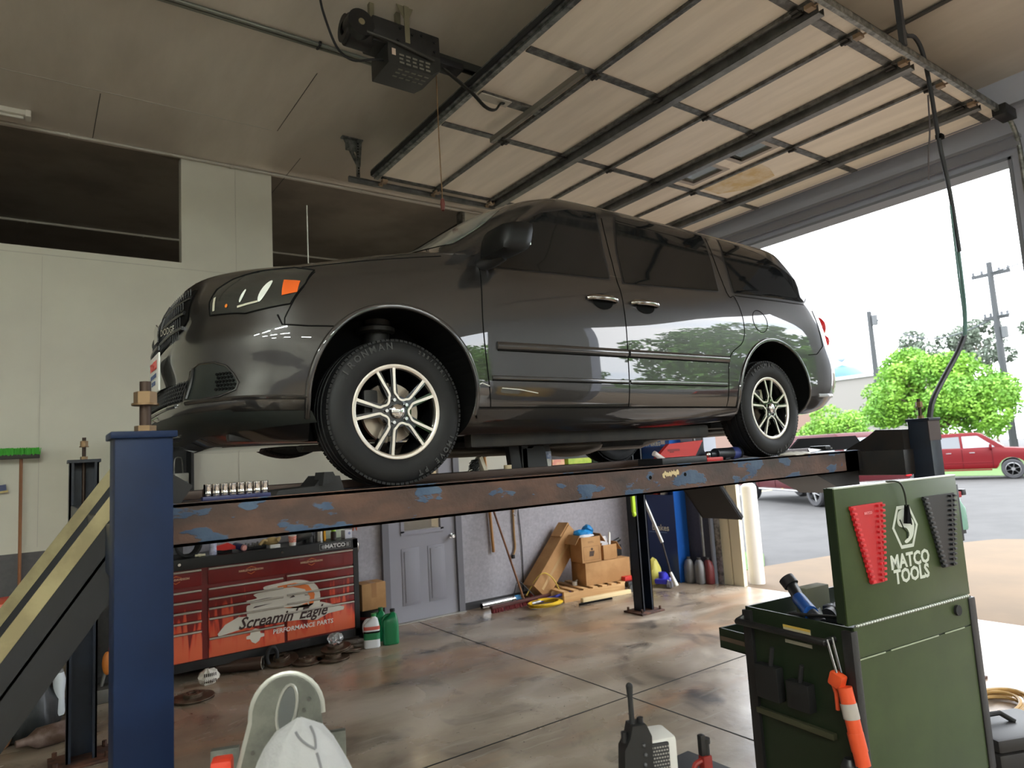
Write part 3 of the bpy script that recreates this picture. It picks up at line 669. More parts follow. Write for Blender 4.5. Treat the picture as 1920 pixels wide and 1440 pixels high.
# ---- wheels
def make_wheel():
    w = thing('wheel', None, None)
    t = MB(); prof = [(.228, -.092), (.245, -.106), (.275, -.1125), (.305, -.1115), (.335, -.104), (.352, -.088), (.358, -.07), (.360, -.05), (.352, -.047), (.352, -.04), (.361, -.037), (.362, -.006), (.354, -.004), (.354, .004), (.362, .006), (.361, .037), (.352, .04), (.352, .047), (.36, .05), (.358, .07), (.352, .088), (.335, .104), (.30, .112), (.26, .108), (.228, .09)]
    t.lathe(prof, (0, 0, 0), (0, 1, 0), 96)
    for i in range(90):
        a = 2*PI*i/90
        for sy in (-1, 1):
            t.box((.3505*math.cos(a), sy*.082, .3505*math.sin(a)), (.011, .03, .019), Matrix.Rotation(-a, 3, 'Y'))
    tyre = t.build('tyre', tyre_m, w, ang=30)
    for word, c0, st, rad, sz, flip in (('IRONMAN', 121, -8.2, .318, .046, False), ('iMOVE PT', -48, -6.6, .318, .036, False), ('235/60R17', 48, -4.6, .318, .022, False)):
        n = len(word); l = MB()
        for i, ch in enumerate(word):
            a = R(c0+st*(i-(n-1)/2)); rad_v = Vector((math.cos(a), 0, math.sin(a))); tan = Vector((math.sin(a), 0, -math.cos(a)))
            if ch != ' ': l.text(ch, rad_v*rad+Vector((0, -.1105, 0)), tan, rad_v, sz, .0025, bold=.0012)
        l.build('tyre_lettering', tyre_txt, w)
    rl = MB(); rl.lathe([(.232, -.093), (.232, -.099), (.224, -.1005), (.213, -.096), (.210, -.088)], (0, 0, 0), (0, 1, 0), 72)
    ux, vz = (1, 0, 0), (0, 0, 1)
    for k in range(5):
        c = R(-3+72*k); pl = []
        def pol(r, a): return (r*math.cos(a), r*math.sin(a))
        A, B = c+R(23.7), c-R(23.7)
        pl.append(pol(.214, A)); pl.append(pol(.15, A+R(1.2))); pl.append(pol(.095, A+R(3)))
        h = pol(.068, c)
        pl += [pol(.078, c+R(20)), pol(.062, c+R(8)), pol(.062, c-R(8)), pol(.078, c-R(20))]
        pl += [pol(.095, B-R(3)), pol(.15, B-R(1.2)), pol(.214, B)]
        sp = [tuple(p)[:2] for p in cat_rom([(a, b, 0) for a, b in pl], 4)]
        n = len(sp); ww = [.0155-.0055*math.sin(PI*i/(n-1))**.7 for i in range(n)]
        ribbon(rl, sp, ww, (0, -.0985, 0), ux, vz, -.006)
    rl.build('machined_rim_face', machined, w)
    bk = MB(); bk.lathe([(.226, -.094), (.208, -.085), (.200, -.04), (.196, .09), (.226, .092)], (0, 0, 0), (0, 1, 0), 64)
    bk.lathe([(.0, -.07), (.068, -.078), (.078, -.092), (.05, -.094), (.0, -.09)], (0, 0, 0), (0, 1, 0), 32)
    for k in range(5):
        c = R(33+72*k)
        for sg in (1, -1):
            p0 = (.06*math.cos(c+sg*R(12)), .06*math.sin(c+sg*R(12))); p1 = (.212*math.cos(c+sg*R(10.5)), .212*math.sin(c+sg*R(10.5)))
            ribbon(bk, [p0, p1], [.03, .026], (0, -.093, 0), ux, vz, -.035)
        ribbon(bk, [(.045*math.cos(c), .045*math.sin(c)), (.125*math.cos(c), .125*math.sin(c))], [.05, .05], (0, -.088, 0), ux, vz, -.03)
    bk.build('wheel_disc', wheel_black, w)
    cp = MB(); cp.lathe([(.035, -.088), (.035, -.108), (.027, -.115), (0, -.117)], (0, 0, 0), (0, 1, 0), 28); cp.build('centre_cap', chrome, w)
    for k in range(5):
        c = R(33+72*k); x, z = .0575*math.cos(c), .0575*math.sin(c)
        MB().cyl((x, -.085, z), (x, -.104, z), .0095, .0085, 8).build('lug_nut', chrome, w)
    ro = MB(); ro.lathe([(.04, -.02), (.07, -.035), (.075, -.02), (.148, -.02), (.148, .006), (.07, .006)], (0, 0, 0), (0, 1, 0), 40); ro.build('brake_disc', rotor_m, w)
    MB().box((-.115, -.02, .045), (.075, .07, .13), None, .015).build('brake_caliper', ub, w)
    return w
w0 = make_wheel(); w0.parent = van; w0.location = (0, -.8275, .362)
w1 = dup(w0, (3.05, -.8275, .362), parent=van); w1.rotation_euler = (0, R(16), 0)
w2 = dup(w0, (0, .8275, .55), parent=van, rz=PI); w3 = dup(w0, (3.05, .8275, .362), parent=van, rz=PI)
MB().cyl((-.02, -.70, .55), (.03, -.68, .95), .06, .075).lathe([(.08, 0), (.10, .01), (.10, .03), (.08, .04)], (0, -.70, .78), (0, 0, 1)).build('suspension_strut', ub, van)
# ================================================================ four-post lift
lift_blue = P('lift_blue_paint', (12, 30, 60), .5, spec=.2, col2=(9, 24, 50), scale=2.5, bump=.03, bscale=6)
lift_navy = P('lift_dark_blue', (22, 32, 48), .42, col2=(16, 22, 34), scale=4)
lift_black = P('lift_black_steel', (22, 22, 24), .5, col2=(36, 30, 27), scale=5)  # black of the rear crossbeam and runway end
rust = P('rusty_steel', (96, 60, 42), .75, col2=(54, 34, 26), scale=9, bump=.2, bscale=30)
def runway_mat():
    m = bpy.data.materials.new('rust_with_flaking_blue_paint'); m.use_nodes = True; n = m.node_tree.nodes; l = m.node_tree.links; b = n['Principled BSDF']
    g = n.new('ShaderNodeNewGeometry')
    def nz(sc, st, det=8, off=(0, 0, 0)):
        mp = n.new('ShaderNodeMapping'); mp.inputs['Scale'].default_value = st; mp.inputs['Location'].default_value = off
        z = n.new('ShaderNodeTexNoise'); z.inputs['Scale'].default_value = sc; z.inputs['Detail'].default_value = det; l.new(g.outputs['Position'], mp.inputs[0]); l.new(mp.outputs[0], z.inputs['Vector']); return z.outputs[0]
    def rp(s, st):
        r = n.new('ShaderNodeValToRGB')
        while len(r.color_ramp.elements) < len(st): r.color_ramp.elements.new(.5)
        for e, (p, c) in zip(r.color_ramp.elements, st): e.position = p; e.color = (*c, 1)
        l.new(s, r.inputs[0]); return r.outputs[0]
    rustc = rp(nz(3.2, (1, 1, 2)), [(.3, (.03, .019, .014)), (.5, (.07, .036, .025)), (.66, (.12, .058, .036))])
    bl = rp(nz(6.5, (.6, 1, 1.5), 12, (3.1, 0, .42)), [(.56, (0, 0, 0)), (.575, (1, 1, 1))])
    blc = rp(nz(7, (1, 1, 1), 4), [(.3, (.018, .045, .10)), (.7, (.06, .10, .16))])
    mx = n.new('ShaderNodeMix'); mx.data_type = 'RGBA'; l.new(bl, mx.inputs[0]); l.new(rustc, mx.inputs[6]); l.new(blc, mx.inputs[7]); l.new(mx.outputs[2], b.inputs['Base Color'])
    b.inputs['Roughness'].default_value = .55
    bp = n.new('ShaderNodeBump'); bp.inputs['Strength'].default_value = .25; bp.inputs['Distance'].default_value = .006
    ad = n.new('ShaderNodeMath'); ad.operation = 'MULTIPLY_ADD'; ad.inputs[1].default_value = 2
    l.new(bl, ad.inputs[0]); l.new(nz(40, (1, 1, 1), 3), ad.inputs[2]); l.new(ad.outputs[0], bp.inputs['Height']); l.new(bp.outputs[0], b.inputs['Normal'])
    return m
run_m = runway_mat()
ZR = 1.81
lift = thing('car_lift', 'blue and rusty four post car lift carrying the dark grey minivan', 'car lift', (1.6, 1.2, 0))
LO = Vector((1.6, 1.2, 0))
def lb(mb, name, m, parent=None, **k):
    for v in mb.b.verts: v.co -= LO
    return mb.build(name, m, parent or lift, **k)
def post(x0, x1, y0, y1, zt, style, m=lift_blue):
    mb = MB(); t = .012
    if style == 'solid':
        mb.bb(x0, x1, y0, y1, .02, zt-.001, .006)
        mb.bb(x0-.012, x1+.012, y0-.012, y1+.01, zt-.022, zt, .004)
    else:            # open channel, flanges towards the camera
        mb.bb(x0, x1, y1-t, y1, .02, zt).bb(x0, x0+t, y0, y1, .02, zt).bb(x1-t, x1, y0, y1, .02, zt).bb(x0, x0+.028, y0, y0+t, .02, zt).bb(x1-.028, x1, y0, y0+t, .02, zt)
        mb.bb(x0-.012, x1+.012, y0-.01, y1+.012, zt-.022, zt)
    p = lb(mb, 'post', m)
    cx, cy = (x0+x1)/2, (y0+y1)/2
    lb(MB().bb(x0-.10, x1+.10, y0-.08, y1+.08, 0, .02, .004), 'base_plate', rust, p)
    for dx in (-1, 1):
        for dy in (-1, 1): lb(MB().cyl((cx+dx*((x1-x0)/2+.06), cy+dy*((y1-y0)/2+.04), .018), (cx+dx*((x1-x0)/2+.06), cy+dy*((y1-y0)/2+.04), .06), .016, n=6), 'anchor_bolt', rust, p)
    return p
def rod(p, x, y, z, big):
    r = .022 if big else .016
    o = lb(MB().cyl((x, y, z-.4), (x, y, z+(.17 if big else .16)), r*.8, n=12), 'lock_rod', P('old_rod_steel', (62, 48, 40), .5, metal=.6), p)
    brass = P('old_nut_brass', (112, 90, 64), .4, metal=.7)
    lb(MB().cyl((x, y, z), (x, y, z+.022), r*1.5, n=6), 'lock_nut', brass, p)
    lb(MB().cyl((x, y, z+.095), (x, y, z+.135), r*1.6, n=6).cyl((x, y, z+.09), (x, y, z+.097), r*1.9, n=16), 'lock_nut', brass, p)
p1 = post(-1.235, -1.068, -.52, -.36, 2.07, 'solid'); rod(p1, -1.14, -.44, 2.07, True)
p2 = post(-1.23, -1.05, 2.78, 2.93, 2.08, 'channel', lift_navy); rod(p2, -1.14, 2.85, 2.08, False)
p3 = post(4.46, 4.64, 2.90, 3.05, 2.06, 'channel', lift_navy)
p4 = post(4.36, 4.54, -.50, -.34, 2.04, 'solid', lift_navy); rod(p4, 4.42, -.42, 2.04, False)
for y0, y1, tall in ((-.035, .46, True), (1.46, 1.95, False)):
    r = MB(); r.bb(-1.13, 4.12, y0, y0+.03, 1.645, ZR+.004).bb(-1.13, 4.12, y0, y1, ZR-.012, ZR).bb(-1.13, 4.12, y1-.012, y1, 1.645, ZR+.012).bb(-1.13, 4.12, y0, y0+.05, 1.645, 1.657).bb(-1.13, 4.12, y1-.05, y1, 1.645, 1.657)
    ru = lb(r, 'runway', run_m)
    lb(MB().bb(-1.10, 4.1, y1-.10, y1-.06, ZR, ZR+.04, .006) if tall else MB().bb(-1.10, 4.1, y0+.06, y0+.10, ZR, ZR+.02), 'jack_rail', P('worn_rail', (62, 46, 38), .5, metal=.3), ru)
    if tall:
        for x in (1.66, 1.98): lb(MB().cyl((x, y0-.0015, 1.745), (x, y0+.004, 1.745), .012, n=14), 'bolt_hole', gap, ru)
        pm = MB(); random.seed(4)
        for i in range(9):
            cx, cz2 = 1.78+.016*i, 1.752+random.uniform(-.012, .012)
            pm.prism([(cx+random.uniform(.008, .018)*math.cos(a), cz2+random.uniform(.008, .022)*math.sin(a)) for a in [j*PI/4 for j in range(8)]], (0, y0, 0), X, Z, .0012+.0002*i)
        lb(pm, 'paint_flake', P('cream_paint_flake', (206, 186, 142), .7), ru)
ribm = lift_black
# crossbeams
lb(MB().bb(-1.22, -1.08, -.36, 2.8, 1.58, 1.76, .01), 'crossbeam', lift_navy)
cb = MB(); cb.bb(4.20, 4.50, -.36, 2.92, 1.60, 1.80, .008); cb.prism([(-.34, 1.6), (-.34, 1.96), (-.13, 1.97), (-.06, 1.92), (.14, 1.815), (.14, 1.6)], (4.26, 0, 0), (0, 1, 0), (0, 0, 1), .2)
lb(cb, 'crossbeam', lift_black)
lb(MB().bb(3.92, 4.16, -.035, .46, 1.645, 1.81), 'runway_end', lift_black)
es = MB(); es.prism([(3.88, ZR), (4.10, ZR+.125), (5.05, ZR+.125), (5.20, ZR)], (0, .46, 0), X, Z, -.02)
lb(es, 'end_stop', gap)
lb(MB().bb(4.35, 4.55, -.502, -.496, 1.86, 2.02), 'post_cover', P('cover_brown', (64, 52, 50), .6))
# ramps: hanging flanged plates
ramp_top = P('ramp_edge_cream', (150, 138, 100), .55, col2=(128, 116, 82), scale=5); ramp_side = P('ramp_dark_side', (20, 20, 24), .6, col2=(18, 16, 16), scale=3)
def ramp(x, y0, y1, dx, z0, L, ang, mtop, light, fl=.22, dk=-.12):
    c, s = math.cos(R(ang))*dx, -math.sin(R(ang)); u = Vector((c, 0, s)); nrm = Vector((-s*dx, 0, abs(c))) if dx > 0 else Vector((s, 0, -c))
    nrm = Vector((-u.z, 0, u.x)) if u.x > 0 else Vector((u.z, 0, -u.x))
    b = MB(); o = Vector((x, 0, z0))
    def slab(a0, a1, h0, h1, ya, yb):
        q = [o+u*a+nrm*h for a, h in ((a0, h0), (a1, h0), (a1, h1), (a0, h1))]
        A = [b.b.verts.new((p.x, ya, p.z)) for p in q]; B = [b.b.verts.new((p.x, yb, p.z)) for p in q]
        b.b.faces.new(A); b.b.faces.new(B[::-1])
        for i in range(4): b.b.faces.new((A[i], A[(i+1) % 4], B[(i+1) % 4], B[i]))
    slab(0, L, dk, dk+.01, y0, y1)
    for ya, yb in ((y0, y0+.008), (y1-.008, y1)): slab(0, L, -fl, .0, ya, yb)
    rp = lb(b, 'ramp', ramp_side)
    if light:
        for ya, yb in ((y0-.004, y0), (y1-.014, y1-.009)):
            b = MB(); slab(-.02, L, -.046, .004, ya, yb); lb(b, 'ramp_flange', mtop, rp)
    return rp
ramp(-1.10, -.02, 1.02, -1, 2.005, 1.6, 54.8, ramp_top, True)
ramp(4.12, 1.45, 1.95, 1, 1.68, .66, 50, ramp_top, False, .05, -.045)
lb(MB().prism([(3.55, 1.65), (4.20, 1.65), (4.20, 1.50), (4.0, 1.47)], (0, .44, 0), X, Z, .42), 'ramp_bracket', ramp_side)
# turn plate and chock by the front wheel
ch = thing('wheel_chock', 'black wedge chock against the front of the near front tyre', 'wheel chock', (-.44, .14, ZR+.0))
MB().prism([(-.14, 0), (.17, 0), (.15, .07), (.07, .075), (.03, .03), (-.13, .022)], (0, .1, 0), X, Z, .2).build('wedge', black_plastic, ch)
MB().prism([(.05, .03), (.12, .05), (.10, .09), (.06, .09)], (0, -.03, 0), X, Z, .12).build('grip', black_rubber, ch)
# ================================================================ overhead door, tracks, opener
panel_m = P('door_panel_cream', (249, 238, 222), .5, col2=(238, 227, 211), scale=2.2, stretch=(3, .35, 1))
strut_m = P('strut_steel', (132, 132, 130), .42, metal=.7, col2=(112, 112, 110), scale=8)
stile_m = P('stile_steel', (120, 120, 118), .45, metal=.6, col2=(84, 84, 82), scale=16)
ZD = 4.97
gd = thing('overhead_garage_door', 'open cream sectional garage door hanging flat under the ceiling above the minivan', 'garage door', (3.9, 1.35, ZD))
GO = Vector((3.9, 1.35, ZD))
def gb(mb, name, m, parent=None, **k):
    for v in mb.b.verts: v.co -= GO
    return mb.build(name, m, parent or gd, **k)
xs = [1.52, 2.22, 2.95, 3.60, 4.30, 4.98, 5.62, 6.28]; Y0, Y1 = -.70, 3.42
for i in range(7):
    a, b_ = xs[i]+.004, xs[i+1]-.004
    pn = MB()
    if i == 4:
        wy = [(.86, 1.24), (1.48, 1.90)]; wx0, wx1 = 4.56, 4.80
        for y0, y1 in ((Y0, .86), (1.24, 1.48), (1.90, Y1)): pn.bb(a, b_, y0, y1, ZD, ZD+.045)
        for y0, y1 in wy: pn.bb(a, wx0, y0, y1, ZD, ZD+.045).bb(wx1, b_, y0, y1, ZD, ZD+.045)
    else: pn.bb(a, b_, Y0, Y1, ZD, ZD+.045)
    p = gb(pn, 'door_section', panel_m)
    if i == 4:
        for y0, y1 in wy:
            wf = gb(MB().bb(wx0-.05, wx0, y0-.05, y1+.05, ZD-.006, ZD+.05).bb(wx1, wx1+.05, y0-.05, y1+.05, ZD-.006, ZD+.05).bb(wx0, wx1, y0-.05, y0, ZD-.006, ZD+.05).bb(wx0, wx1, y1, y1+.05, ZD-.006, ZD+.05), 'window_frame', P('window_frame_taupe', (176, 166, 156), .5), p)
            gb(MB().bb(wx0, wx1, y0, y1, ZD+.02, ZD+.026), 'window_pane', mat('window_pane', (.75, .85, .82), .05, trans=.9), p)
    sp = MB()
    for y, w in ((Y1-.03, .03), (2.06, .035), (.76, .035), (-.57, .035)): sp.bb(a+.03, b_-.03, y-w, y+w, ZD-.012, ZD)
    if i == 0: sp.bb(a+.05, b_-.03, 1.42, 1.50, ZD-.03, ZD)
    gb(sp, 'stile', stile_m, p)
    if i in (4,):
        gb(MB().prism([(5.0+.01, 1.42), (5.12, 1.45), (5.36, 1.5), (5.52, 1.72), (5.4, 1.98), (5.1, 1.95)], (0, 0, ZD-.002), X, Y, .001), 'repair_patch', P('foam_stain', (206, 178, 118), .8), p) if False else None
gb(MB().prism([(5.02, 1.18), (5.25, 1.2), (5.50, 1.30), (5.56, 1.70), (5.35, 1.98), (5.02, 1.96)], (0, 0, ZD-.0025), X, Y, .002), 'stained_patch', P('foam_stain', (218, 192, 140), .8, col2=(232, 218, 194), scale=5))
gb(MB().bb(5.68, 5.95, .0, .9, ZD-.0025, ZD), 'stained_patch', P('pale_foam_stain', (205, 190, 160), .8, col2=(196, 190, 180), scale=5))
for i, x in enumerate(xs[1:-1], 1):                                # joints: thin rails and bigger hat struts
    gb(MB().bb(x-.028, x-.006, Y0+.02, Y1-.02, ZD-.03, ZD).bb(x+.006, x+.026, Y0+.02, Y1-.02, ZD-.022, ZD), 'joint_rail', stile_m)
    if i in (2, 4, 6):
        s = MB(); x1 = x+.05; s.bb(x1, x1+.006, Y0, Y1, ZD-.085, ZD).bb(x1, x1+.075, Y0, Y1, ZD-.085, ZD-.079).bb(x1+.069, x1+.075, Y0, Y1, ZD-.085, ZD-.03); gb(s, 'strut', strut_m)
    for y in (Y1-.03, 2.06, .76, -.57):
        gb(MB().bb(x-.05, x+.05, y-.03, y+.03, ZD-.038, ZD-.028, .004).cyl((x, y-.035, ZD-.04), (x, y+.035, ZD-.04), .014, n=10), 'hinge', P('hinge_dark', (60, 58, 56), .5, metal=.6))
gb(MB().bb(1.475, 1.52, Y0, Y1, ZD-.03, ZD+.06).bb(1.45, 1.478, Y0, Y1, ZD-.01, ZD+.05).bb(1.44, 1.52, Y0, Y1, ZD+.05, ZD+.062), 'bottom_rail', galv)
gb(MB().bb(1.435, 1.455, Y0, Y1, ZD+.0, ZD+.045, .005), 'weather_seal', black_rubber)
ra = MB(); ra.bb(2.05, 2.075, .72, 2.05, ZD-.075, ZD-.03).bb(2.05, 2.09, .72, 2.05, ZD-.078, ZD-.072); gb(ra, 'perforated_angle', P('grey_angle', (128, 124, 116), .5, metal=.5))
gb(MB().prism([(0, 0), (.02, .0), (.36, .0), (.36, .12), (0, .18)], (1.53, 1.37, ZD-.014), X, Y, .01), 'arm_plate', P('arm_plate', (186, 180, 168), .5)) if False else gb(MB().bb(1.55, 1.86, 1.41, 1.51, ZD-.036, ZD-.03), 'arm_plate', P('arm_plate', (190, 184, 172), .5))
for x in (1.58, 2.22, 2.95, 3.6, 4.3, 4.98, 5.62):
    for y, s in ((Y1-.03, 1), (Y0+.03, -1)):
        gb(MB().cyl((x, y, ZD-.05), (x, y+.115*s, ZD-.05), .008, n=8).cyl((x, y+.085*s, ZD-.05), (x, y+.11*s, ZD-.05), .025, n=16).bb(x-.03, x+.03, y-.03, y+.03, ZD-.065, ZD-.03, .004), 'roller', P('roller_tan', (150, 128, 104), .5))
def track(name, lab, y, s, x0):
    t = thing(name, lab, 'door track', (x0, y, ZD)); 
    m = MB(); z0 = -.075; L = XE-.42-x0
    m.bb(0, L, -.004, .004, z0, z0+.055).bb(0, L, -.03*s, .004*s, z0+.05, z0+.055).bb(0, L, -.03*s, .004*s, z0-.003, z0)
    pr = []
    for k in range(10):
        a = R(90-90*k/9); pr.append((L+.36*math.cos(a), 0, z0-.33+.36*math.sin(a)))
    pr.append((L+.36, 0, -4.6)); m.tube(pr, .022, 8, up=(0, 1, 0)); m.build('rail', strut_m if s > 0 else galv, t)
    return t
tr = track('door_track', 'left horizontal door track with slotted hanger near the far wall', 3.50, 1, 1.22)
h = MB(); h.bb(.10, .125, -.02, .02, -.03, .41).bb(-.02, .12, .0, .004, .27, .41)
h.prism([(.11, .10), (.14, .10), (.02, .41), (-.05, .41)], (0, .01, 0), X, Z, .006); h.prism([(.10, .10), (.13, .10), (.16, .41), (.13, .41)], (0, -.02, 0), X, Z, .006)
h.bb(-.06, .17, -.03, .03, .395, .41); h.build('hanger', galv, tr)
hl = MB()
for z in [.02+.03*i for i in range(12)]: hl.bb(.105, .12, -.0225, -.019, z, z+.014)
hl.build('hanger_slots', gap, tr)
tr2 = track('door_track', 'right horizontal door track under the hanging black hose', -.78, -1, 1.2)
MB().bb(2.85, 2.9, -.02, .02, -.03, .41).build('hanger', P('hanger_grey', (74, 76, 80), .5, metal=.5), tr2)
MB().bb(4.72, 4.98, -.06, .06, -.12, -.02, .01).build('bracket', dark_steel, tr2)
# opener
op = thing('door_opener', 'black trolley door opener motor hanging from the ceiling', 'garage door opener', (.75, 1.42, ZC))
cabm = P('opener_black', (32, 31, 30), .5, col2=(24, 23, 22), scale=9)
ob = MB(); ob.bb(-.20, .36, -.11, .10, -.36, -.16, .012); ob.build('housing', cabm, op)
ob = MB(); ob.prism([(-.10, -.52), (.26, -.52), (.34, -.46), (.34, -.36), (-.10, -.36)], (0, -.14, 0), X, Z, -.30); ob.build('control_box', P('opener_box', (40, 40, 38), .45), op)
cl = MB()
for i in range(5):
    for j in range(3):
        x = -.01+i*.055; cl.bb(x, x+.038-.008*(j % 2), -.1425, -.1395, -.50+j*.03, -.486+j*.03); cl.bb(x+.01, x+.045, -.10+j*.05, -.085+j*.05, -.5225, -.519)
cl.build('warning_label', P('label_grey', (112, 110, 100), .6), op)
MB().bb(-.07, -.04, -.143, -.14, -.45, -.40).build('serial_sticker', P('sticker_pink', (196, 176, 160), .6), op)
mo = MB(); mo.cyl((-.36, 0, -.27), (-.18, 0, -.27), .115, n=28).lathe([(.05, 0), (.10, .0), (.10, .03), (.05, .03)], (-.36, 0, -.27), (-1, 0, 0), 24); mo.build('motor', cabm, op)
MB().cyl((-.30, -.02, -.27), (-.30, -.135, -.27), .10, n=26).build('pulley', P('pulley_black', (20, 20, 20), .4), op)
MB().cyl((-.30, -.13, -.27), (-.30, -.142, -.27), .024, n=20).build('pulley_hub', P('hub_tan', (140, 130, 104), .4, metal=.5), op)
for sx in (.04, -.18): MB().bb(sx, sx+.035, -.02, .02, -.18, 0).build('hanging_strap', P('strap_tan', (128, 122, 100), .5, metal=.6), op)
MB().bb(.06, .10, -.115, -.10, -.30, 0).prism([(.0, 0), (.14, 0), (.10, -.10), (.06, -.10)], (0, -.10, 0), X, Z, .004).build('hanging_strap', P('strap_tan', (128, 122, 100), .5, metal=.6), op)
MB().tube(cat_rom([(-.26, -.13, -.33), (-.05, -.16, -.36), (.16, -.16, -.39), (.28, -.15, -.40)], 6), .012, 8).build('flexible_cable', P('cable_dark', (50, 48, 44), .6), op)
MB().tube(cat_rom([(-.10, -.05, -.46), (-.20, -.08, -.50), (-.32, .0, -.50), (-.42, .05, -.40), (-.50, .08, -.15), (-.52, .10, 0)], 6), .009, 8).build('power_cord', black_rubber, op)
bo = MB()
for x, z in ((.02, -.2), (.2, -.2), (.31, -.22), (.31, -.30), (.12, -.22), (.0, -.3)): bo.cyl((x, -.11, z), (x, -.122, z), .012, n=6)
bo.build('bolt', dark_steel, op)
MB().bb(.34, 5.55, .0, .012, -.27, -.21).bb(.34, 5.55, .05, .062, -.27, -.21).bb(.34, 5.55, 0, .062, -.212, -.206).build('trolley_rail', P('trolley_rail', (62, 62, 58), .5, metal=.6), op)
MB().bb(.38, .62, -.04, .09, -.32, -.26, .01).build('trolley', dark_steel, op)
MB().tube(cat_rom([(.40, .02, -.29), (.72, .03, -.44), (.86, .035, -.53), (.96, .04, -.53), (1.02, .04, -.46), (1.06, .04, -.445)], 6), .02, 8, flat=(1, .5), up=(0, 1, 0)).build('curved_arm', P('arm_black', (40, 40, 38), .45, metal=.5), op)
MB().tube(cat_rom([(.40, .03, -.31), (.395, .03, -.9), (.40, .03, -1.42)], 5), .0045, 6).build('release_cord', P('cord_tan', (120, 92, 60), .8), op)
MB().lathe([(0, -.06), (.014, -.05), (.02, 0), (.014, .04), (0, .05)], (.40, .03, -1.46), n=12).build('release_handle', P('handle_rust_red', (106, 50, 40), .6), op)
# hanging hose, right
hs = thing('air_hose', 'dark hose drooping from the ceiling to the rear lift post', 'hose', (4.5, -.7, ZC))
def rel(pts, o): return [Vector(p)-Vector(o) for p in pts]
HO = (4.5, -.7, ZC)
MB().tube(rel(cat_rom([(4.25, -.72, 5.37), (4.30, -.71, 5.16), (4.50, -.70, 5.20), (4.62, -.70, 5.10), (4.68, -.70, 4.8), (4.72, -.70, 4.31), (4.80, -.70, 3.9), (4.86, -.69, 3.41)], 6), HO), .017, 8).build('upper_line', P('hose_black', (44, 46, 50), .55), hs)
MB().tube(rel(cat_rom([(4.82, -.70, 3.8), (4.92, -.66, 3.2), (5.06, -.60, 2.92), (5.12, -.55, 2.72)], 6), HO), .014, 8).tube(rel(cat_rom([(4.80, -.69, 3.8), (4.86, -.66, 3.2), (5.02, -.60, 2.92), (5.10, -.55, 2.72)], 6), HO), .008, 8).build('pale_line', P('hose_teal', (92, 128, 124), .5), hs)
MB().tube(rel(cat_rom([(5.12, -.55, 2.74), (5.0, -.52, 2.58), (4.80, -.48, 2.38), (4.60, -.45, 2.18), (4.53, -.44, 2.03)], 6), HO), .022, 8).build('lower_line', P('hose_black', (44, 46, 50), .55), hs)
MB().bb(.20, .26, -.03, .02, -1.02, -.98, .005).build('cable_tie', gap, hs)
c2 = thing('conduit', 'dark conduit crossing the ceiling beyond the right door track', 'pipe', (4.5, -3, ZC))
MB().cyl((0, 2.9, -.02), (0, -5, -.02), .018, n=10).build('tube', P('conduit_dark', (70, 68, 66), .5), c2)
hc = thing('lift_cable', 'thin loose cord dangling under the garage door by the right track', 'cord', (5.2, -.4, ZD-.05))
MB().tube(cat_rom([(-.05, -.1, .05), (.02, -.05, -.25), (.06, 0, -.45), (.25, .1, -.62)], 6), .007, 6).build('cord', P('cord_grey', (96, 92, 96), .6), hc)
# ================================================================ tool chest
red_d = P('chest_red', (150, 26, 24), .28, coat=.4)
def mural():
    m = bpy.data.materials.new('flame_mural'); m.use_nodes = True; n = m.node_tree.nodes; l = m.node_tree.links; b = n['Principled BSDF']
    g = n.new('ShaderNodeNewGeometry'); sp = n.new('ShaderNodeSeparateXYZ'); l.new(g.outputs['Position'], sp.inputs[0])
    mp = n.new('ShaderNodeMapping'); mp.inputs['Scale'].default_value = (12, 1, 1.6); l.new(g.outputs['Position'], mp.inputs[0])
    z = n.new('ShaderNodeTexNoise'); z.inputs['Scale'].default_value = 1; z.inputs['Detail'].default_value = 1.5; z.inputs['Distortion'].default_value = 1.1; l.new(mp.outputs[0], z.inputs['Vector'])
    a = n.new('ShaderNodeMath'); a.operation = 'MULTIPLY_ADD'; a.inputs[1].default_value = 1.15; a.inputs[2].default_value = -.30; l.new(z.outputs[0], a.inputs[0])   # tongue height
    s = n.new('ShaderNodeMath'); s.operation = 'SUBTRACT'
    zz = n.new('ShaderNodeMath'); zz.operation = 'MULTIPLY_ADD'; zz.inputs[1].default_value = 1.0; zz.inputs[2].default_value = -.20; l.new(sp.outputs['Z'], zz.inputs[0])
    l.new(a.outputs[0], s.inputs[0]); l.new(zz.outputs[0], s.inputs[1])
    r = n.new('ShaderNodeValToRGB'); st = [(.0, (.16, .010, .010)), (.44, (.19, .013, .011)), (.47, (.33, .03, .02)), (.49, (.42, .055, .03)), (.52, (.62, .07, .035)), (.66, (.66, .13, .06))]
    ad = n.new('ShaderNodeMath'); ad.operation = 'ADD'; ad.inputs[1].default_value = .5; l.new(s.outputs[0], ad.inputs[0])
    while len(r.color_ramp.elements) < len(st): r.color_ramp.elements.new(.5)
    for e, (p, c) in zip(r.color_ramp.elements, st): e.position = p; e.color = (*c, 1)
    l.new(ad.outputs[0], r.inputs[0]); l.new(r.outputs[0], b.inputs['Base Color']); b.inputs['Roughness'].default_value = .3; b.inputs['Coat Weight'].default_value = .1; b.inputs['Specular IOR Level'].default_value = .3
    return m
mural_m = mural()
chest_black = P('chest_black', (20, 20, 21), .38)
silver = P('drawer_silver', (205, 200, 190), .3, metal=.7)
ct = thing('tool_chest', 'long black tool chest with red flame painted drawers under the lift', 'tool chest', (.42, 4.2, 0))
CO = Vector((.42, 4.2, 0))
def cb_(mb, name, m, parent=None, **k):
    for v in mb.b.verts: v.co -= CO
    return mb.build(name, m, parent or ct, **k)
XL, XR, ZT = -.72, 1.475, 1.135
